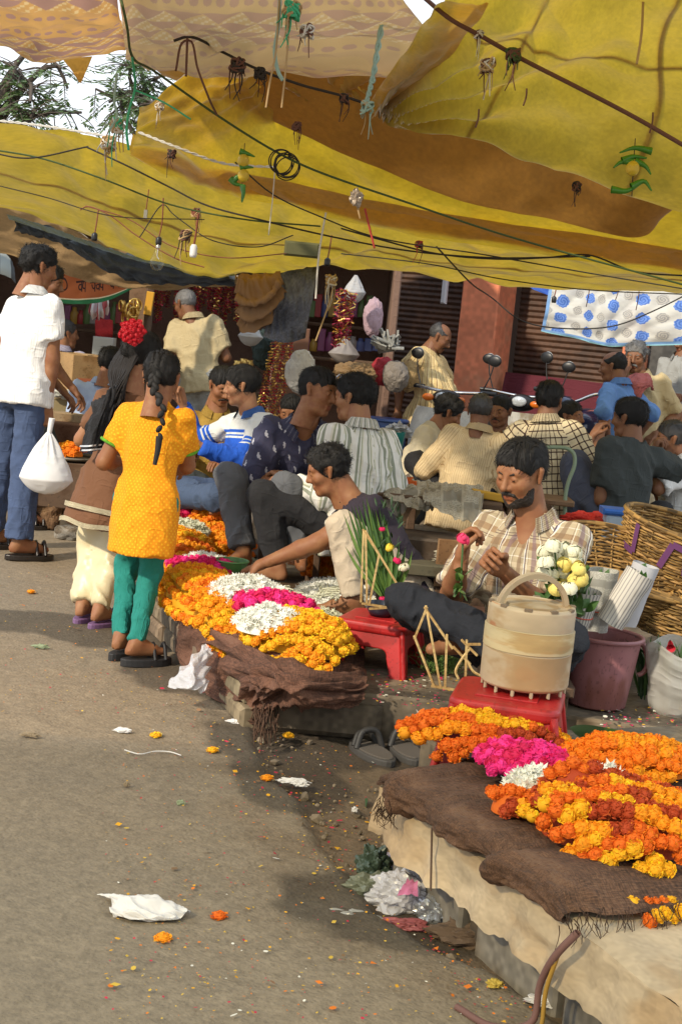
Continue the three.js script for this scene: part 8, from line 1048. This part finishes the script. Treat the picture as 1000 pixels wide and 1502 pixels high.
  const b1 = thing('light_bulb', 'unlit clear glass bulb hanging from a black holder', 'bulb', P(231, 380, 8.0)); hold(b1, V(0, 0.075, 0)); const glass = new THREE.MeshPhysicalMaterial({ color: L3(0.98, 0.98, 0.96), roughness: 0.02, transmission: 1, thickness: 0, ior: 1.45 }); mesh('glass_envelope', lathe([[0.0, -0.062], [0.02, -0.058], [0.034, -0.04], [0.038, -0.018], [0.032, 0.012], [0.02, 0.042], [0.014, 0.07], [0.014, 0.078]], 28), glass, b1); mesh('cap', lathe([[0.0135, 0.06], [0.0135, 0.085], [0, 0.085]], 16), M(L3(0.5, 0.48, 0.45), 0.3, { metalness: 0.9 }), b1); mesh('filament_stem', tube([V(0, 0.06, 0), V(0, 0.01, 0), V(0.01, 0, 0)], 0.003, 5, 6), M(L3(0.5, 0.5, 0.5), 0.3), b1); mesh('flex', tube([V(0, 0.12, 0), V(0.01, 0.2, 0), V(0.006, 0.33, 0)], 0.004, 5, 10), ropeM.rust, b1);
  const b2 = thing('light_bulb', 'white socket fitting hanging by the rag tangle', 'bulb', P(284, 368, 7.9)); mesh('socket', lathe([[0, -0.035], [0.016, -0.035], [0.02, -0.02], [0.02, 0.02], [0.012, 0.035], [0, 0.035]], 18), M(L3(0.75, 0.75, 0.75), 0.35), b2); mesh('flex', tube([V(0, 0.03, 0), V(0.006, 0.1, 0), V(0.01, 0.2, 0)], 0.006, 5, 8), ropeM.rust, b2);
  for (const [x, y, l] of [[139, 348, 'empty black bulb holder hanging above the blue tarpaulin'], [480, 385, 'empty black bulb holder at the hem beside the white tape'], [812, 440, 'empty black bulb holder over the rose printed cloth']]) { const t = thing('bulb_holder', l, 'holder', P(x, y, x > 800 ? 10.1 : 8.1)); hold(t, V(0, -0.02, 0)); mesh('flex', tube([V(0, 0.02, 0), V(0.006, 0.08, 0), V(0.01, 0.15, 0)], 0.004, 5, 8), ropeM.rust, t); }
  const w1 = thing('wrapped_fitting', 'foil wrapped lamp fitting tied on the green rope', 'fitting', P(522, 290, 7.3)); mesh('foil', crumple(0.035, 0.045, 0.03, 6, 0.4, 6, false), M(L3(0.4, 0.33, 0.26), 0.4, { metalness: 0.4 }), w1); mesh('loose_end', taper([V(0.01, -0.03, 0), V(0.02, -0.07, 0), V(0.03, -0.1, 0)], 0.008, 0.003, 5, 5), ropeM.straw, w1); const w2 = thing('folded_packet', 'dark olive folded sheet pinned at the yellow hem', 'packet', P(443, 366, 8.3)); mesh('packet', box(0.2, 0.085, 0.04, 0.012), M(L3(0.09, 0.085, 0.03), 0.8), w2);
  const mt = thing('metal_tag', 'small metal tag hanging on a wire at the left', 'tag', P(214, 314, 7.8)); mesh('plate', box(0.02, 0.045, 0.008, 0.002), M(L3(0.3, 0.28, 0.22), 0.4, { metalness: 0.5 }), mt); mesh('flex', tube([V(0, 0.02, 0), V(0.004, 0.08, 0), V(0.006, 0.13, 0)], 0.003, 5, 6), ropeM.rust, mt);
}
// ------------------------------------------------------------------ litter and small things on the ground
{
  reseed(61); const pet = [], cols = [[0.7, 0.35, 0.01], [0.7, 0.18, 0.01], [0.6, 0.4, 0.05], [0.5, 0.02, 0.06], [0.7, 0.68, 0.6], [0.4, 0.1, 0.02], [0.3, 0.16, 0.08], [0.2, 0.12, 0.06]];
  const flake = (p, s, c) => { const g = place(new THREE.CircleGeometry(0.5, 3 + Math.floor(rnd(4)), rnd(6)), 0, 0, 0, -Math.PI / 2 + rnd(-0.5, 0.5), 0, 0, [s, s * rnd(0.35, 0.9), s]); g.rotateY(rnd(6.28)); g.translate(p.x, p.y + s * 0.16 + 0.004, p.z); pet.push(tint(g, c)); };
  for (let i = 0; i < 2600; i++) { const k = rnd(); let px, py; if (k < 0.5) { px = 150 + rnd(640); py = 1080 + rnd(420); } else if (k < 0.8) { const t = rnd(); px = lerp(330, 900, t) + rnd(-130, 60); py = lerp(1040, 1500, t) + rnd(-30, 60); } else { px = rnd(300); py = 830 + rnd(220); } const p = G(px, py, 0); if (p.z > -2.3 || (p.x > KC.x && p.clone().sub(KC).dot(KN) > -0.04)) continue; const e = p.x > edgeX(p.z) && p.z > -5.6; p.y = e ? -0.018 : 0.004; flake(p, rnd() < 0.05 ? rnd(0.012, 0.024) : rnd(0.003, 0.01), cols[Math.floor(rnd(rnd() < 0.6 ? 4 : 8))]); }
  const st = mesh(numbered('petal_litter'), pet, M(L3(1, 1, 1), 0.85, { vertexColors: true })); st.userData = { label: 'fallen petals and scraps scattered over the road', category: 'litter', kind: 'stuff' }; scene.add(st);
  const pet2 = pet.splice(0); for (let i = 0; i < 420; i++) { const a = rnd() < 0.5, p = a ? G(545 + rnd(150), 985 + rnd(55), MIDY) : G(880 + rnd(120), 1040 + rnd(50), MIDY); p.y = MIDY + 0.006; flake(p, rnd(0.006, 0.018), [[0.5, 0.01, 0.08], [0.6, 0.02, 0.12], [0.7, 0.68, 0.55], [0.7, 0.4, 0.02], [0.3, 0.02, 0.05]][Math.floor(rnd(5))]); } const s2 = mesh(numbered('petal_litter'), pet, M(L3(1, 1, 1), 0.85, { vertexColors: true })); s2.userData = { label: 'fallen rose petals on the low stone platform', category: 'litter', kind: 'stuff' }; scene.add(s2);
  const peb = []; for (let i = 0; i < 420; i++) { const z = -5.2 + rnd(2.9), x = edgeX(z) + rnd(-0.05, 0.45), p = V(x, -0.02, z); if (p.clone().sub(KC).dot(KN) > -0.05 && z > -3.9) continue; if (z < -4.4 && x > 0) continue; if (z < -4.85 && x > -0.3) continue; const s = rnd() < 0.1 ? rnd(0.012, 0.024) : rnd(0.004, 0.01), k = rnd(0.7, 1.3); peb.push(tint(place(new THREE.IcosahedronGeometry(1, 0), x, -0.018 + s * 0.3, z, rnd(3), rnd(3), rnd(3), [s, s * 0.7, s * rnd(0.7, 1.2)]), [0.2 * k, 0.155 * k, 0.105 * k])); }
  const gv = mesh(numbered('grit'), peb, M(L3(1, 1, 1), 0.95, { vertexColors: true })); gv.userData = { label: 'loose grit and mud crumbs in the gutter', category: 'grit', kind: 'stuff' }; scene.add(gv);
  const wh = M(L3(0.7, 0.68, 0.66), 0.6), clearP = new THREE.MeshPhysicalMaterial({ color: L3(0.75, 0.73, 0.76), roughness: 0.3, transmission: 0.4, thickness: 0, side: THREE.DoubleSide, bumpMap: tarpBump, bumpScale: 0.012 });
  // a limp bag is a folded sheet
  const limp = (name, label, p, w, d, h, yaw, m, sd, outline) => single(name, label, 'litter', clothGeo(outline.map((r, j) => r.map(([x, z, y]) => V(x * w, y * h, z * d).applyAxisAngle(V(0, 1, 0), yaw).add(p))), 48, 32, (u, v) => 0.014 * (Math.abs(N(u * 4 + sd, v * 4, sd)) * 2 - 0.5) + 0.003 * (Math.abs(N(u * 11 + sd, v * 11, sd)) * 2 - 0.4)), m);
  limp('plastic_bag', 'white plastic bag lying flat on the road', G(213, 1338, 0.008), 0.19, 0.1, 0.022, 0.1, wh, 3, [[[-0.62, -0.75, 0.1], [-0.2, -0.5, 0.3], [0.12, -0.5, 0.5], [0.55, -0.05, 0.1]], [[-0.45, -0.5, 0.6], [-0.2, -0.1, 1.2], [0.15, -0.05, 1.5], [0.5, 0.1, 0.4]], [[-0.42, 0.1, 0.1], [-0.15, 0.4, 0.6], [0.2, 0.4, 0.5], [0.45, 0.25, 0.2]], [[-0.38, 0.25, 0], [-0.1, 0.5, 0.1], [0.2, 0.5, 0.1], [0.4, 0.35, 0]]]);
  { const q = (x, y, d) => P(x, y, d); single('plastic_bag', 'thin white polythene bag propped against the crumpled sacking', 'bag', clothGeo([[q(300, 948, 5.32), q(306, 946, 5.3), q(310, 952, 5.3)], [q(278, 968, 5.25), q(292, 970, 5.18), q(309, 972, 5.25)], [q(258, 990, 5.2), q(284, 992, 5.1), q(308, 990, 5.2)], [q(246, 1008, 5.14), q(278, 1012, 5.1), q(302, 1012, 5.12)]], 40, 40, (u, v) => 0.03 * (Math.abs(N(u * 3, v * 3, 3)) * 2 - 0.4) + 0.006 * Math.abs(N(u * 9, v * 9, 5))), new THREE.MeshPhysicalMaterial({ color: L3(0.8, 0.8, 0.84), roughness: 0.35, transmission: 0.45, thickness: 0, side: THREE.DoubleSide, bumpMap: tarpBump, bumpScale: 0.012 })); }
  // rubbish heap by the kerb
  const rub = (label, px, py, rx, ry, rz, m, sd) => single('crumpled_plastic', label, 'litter', crumple(rx, ry, rz, sd, 0.32, 10), m, G(px, py, -0.022), 'rubbish against the near kerb');
  rub('crumpled clear bag with a pink print in the kerbside rubbish', 590, 1330, 0.09, 0.07, 0.07, clearP, 3); rub('dark green crumpled plastic at the top of the rubbish', 548, 1285, 0.05, 0.06, 0.05, M(L3(0.05, 0.075, 0.05), 0.35), 5); rub('grey green wet plastic in the rubbish', 545, 1318, 0.07, 0.05, 0.05, M(L3(0.14, 0.15, 0.1), 0.4), 7); rub('silver and blue snack packet in the rubbish', 640, 1352, 0.055, 0.05, 0.04, M(L3(0.35, 0.36, 0.38), 0.25, { metalness: 0.5 }), 9); rub('black torn packet beside the silver one', 662, 1360, 0.04, 0.035, 0.03, M(L3(0.02, 0.025, 0.04), 0.35), 11); rub('flat grey plastic film at the rubbish edge', 515, 1352, 0.08, 0.02, 0.04, M(L3(0.32, 0.32, 0.3), 0.3), 13); rub('dull red wrapper under the clear bag', 585, 1362, 0.08, 0.018, 0.03, M(L3(0.3, 0.08, 0.08), 0.5), 15); rub('lilac tinted film above the green plastic', 575, 1275, 0.035, 0.03, 0.03, M(L3(0.4, 0.36, 0.44), 0.3), 17);
  { const c = G(700, 1385, -0.03); single('mud_clod', 'lump of brown mud against the near kerb', 'mud', crumple(0.12, 0.045, 0.06, 19, 0.3, 8), M(L3(0.13, 0.085, 0.055), 0.95, { bumpMap: roughBump, bumpScale: 0.01 }), c); const pk = G(598, 1312, 0.05); single('pink_print', 'pink printed corner of the clear bag', 'litter', sheetGeo(6, 6, (u, v) => V((u - 0.5) * 0.05 * (1 - v * 0.5) + 0.01 * v, v * 0.02 + 0.012 * N(u * 4, v * 4), -v * 0.04)), M(L3(0.62, 0.2, 0.36), 0.5), pk); }
  // marigold heads fallen on the road
  for (const [x, y, m, l] of [[240, 1375, 'gold', 'orange marigold head lying beside the white bag on the road'], [312, 1100, 'yellow', 'yellow marigold head lying alone on the road'], [229, 1078, 'yellow', 'flattened yellow marigold beside the paper scrap'], [46, 868, 'gold', 'orange marigold scrap on the road behind the girls'], [322, 1343, 'deep', 'squashed rust marigold near the white bag'], [392, 1141, 'gold', 'orange marigold by the broken road edge'], [423, 1079, 'yellow', 'yellow marigold beside the wet gutter']]) { const f = single('fallen_marigold', l, 'flower', marigolds[x % 5], MG[m], G(x, y, 0.008)); f.scale.set(0.021, 0.011, 0.021); }
  for (const [x, y, w, d, l] of [[180, 1073, 0.06, 0.03, 'curled white paper scrap on the road'], [430, 1148, 0.1, 0.035, 'torn white plastic strip by the broken edge'], [440, 1152, 0.05, 0.03, 'small white scrap by the plastic strip'], [520, 1190, 0.02, 0.015, 'tiny white scrap in the gutter dirt'], [345, 1060, 0.06, 0.025, 'white scrap at the foot of the sacking'], [45, 1080, 0.06, 0.02, 'pale leaf on the road'], [800, 1470, 0.09, 0.06, 'crumpled white scrap by the near slab'], [130, 886, 0.08, 0.02, 'pale stick wrapper on the road'], [60, 950, 0.07, 0.02, 'green paper strip in the dark patch'], [725, 1445, 0.04, 0.03, 'yellow printed wrapper by the near slab'], [265, 1180, 0.025, 0.015, 'pale green leaf scrap on the road'], [186, 1153, 0.02, 0.015, 'small brown twig scrap on the road']]) single('paper_scrap', l, 'litter', crumple(w / 2, 0.01, d / 2, x, 0.4, 5), /yellow/.test(l) ? M(L3(0.5, 0.36, 0.06)) : /green/.test(l) ? M(L3(0.25, 0.3, 0.18)) : /brown|leaf/.test(l) ? M(L3(0.25, 0.19, 0.12)) : wh, G(x, y, 0.004));
  single('white_string', 'thin white string lying on the road', 'string', tube([[183, 1100], [205, 1106], [228, 1102], [250, 1103], [266, 1108]].map(([x, y]) => G(x, y, 0.008)), 0.002, 5, 20), wh); single('green_leaf', 'dark green leaf lying in the gutter', 'leaf', place(leafShape(0.07, 0.014, 0.05), 0, 0, 0, Math.PI / 2, 1.4, 0), M(L3(0.03, 0.08, 0.02)), G(535, 1172, -0.01)); single('banana_leaf', 'long green leaf strip behind the red front stool', 'leaf', place(leafShape(0.34, 0.03, 0.5), 0, 0, 0, Math.PI / 2 - 0.1, 1.9, 0), leafGreen, G(835, 1068, 0.25)); single('white_paper_cone', 'folded white paper standing behind the near marigolds', 'paper', place(new THREE.ConeGeometry(0.012, 0.05, 4), 0, 0, 0, 0.3, 0, 0.6), wh, G(616, 1050, 0.36));
  // sandals left on the ground
  for (const [x, y, yaw, l] of [[545, 1108, 0.5, 'dark rubber sandal on the ground between the platforms'], [594, 1106, 0.25, 'second dark sandal nearly under the marigold heap']]) { const t = thing('rubber_sandal', l, 'sandal', G(x, y, -0.02), 'pair of sandals', yaw); const sp = new THREE.Shape(); for (let i = 0; i < 24; i++) { const a = i / 24 * 6.2832, x = Math.cos(a) * 0.048, y = Math.sin(a) * 0.125; i ? sp.lineTo(x, y) : sp.moveTo(x, y); } const g = new THREE.ExtrudeGeometry(sp, { depth: 0.016, bevelEnabled: true, bevelSize: 0.005, bevelThickness: 0.005, bevelSegments: 2, curveSegments: 18 }); g.rotateX(-Math.PI / 2); mesh('sole', g, M(L3(0.06, 0.055, 0.05), 0.7), t); mesh('insole', place(g, 0, 0.019, 0, 0, 0, 0, [0.86, 0.3, 0.9]), M(L3(0.1, 0.085, 0.07), 0.8), t); mesh('strap', tube([V(-0.05, 0.02, -0.02), V(-0.025, 0.075, -0.03), V(0.025, 0.075, -0.03), V(0.05, 0.02, -0.02)], 0.011, 8, 16), M(L3(0.03, 0.028, 0.026), 0.6), t); mesh('strap', tube([V(-0.045, 0.02, -0.05), V(-0.02, 0.06, -0.065), V(0.02, 0.06, -0.065), V(0.045, 0.02, -0.05)], 0.009, 8, 16), M(L3(0.03, 0.028, 0.026), 0.6), t); }
}
renderer.render(scene, camera);
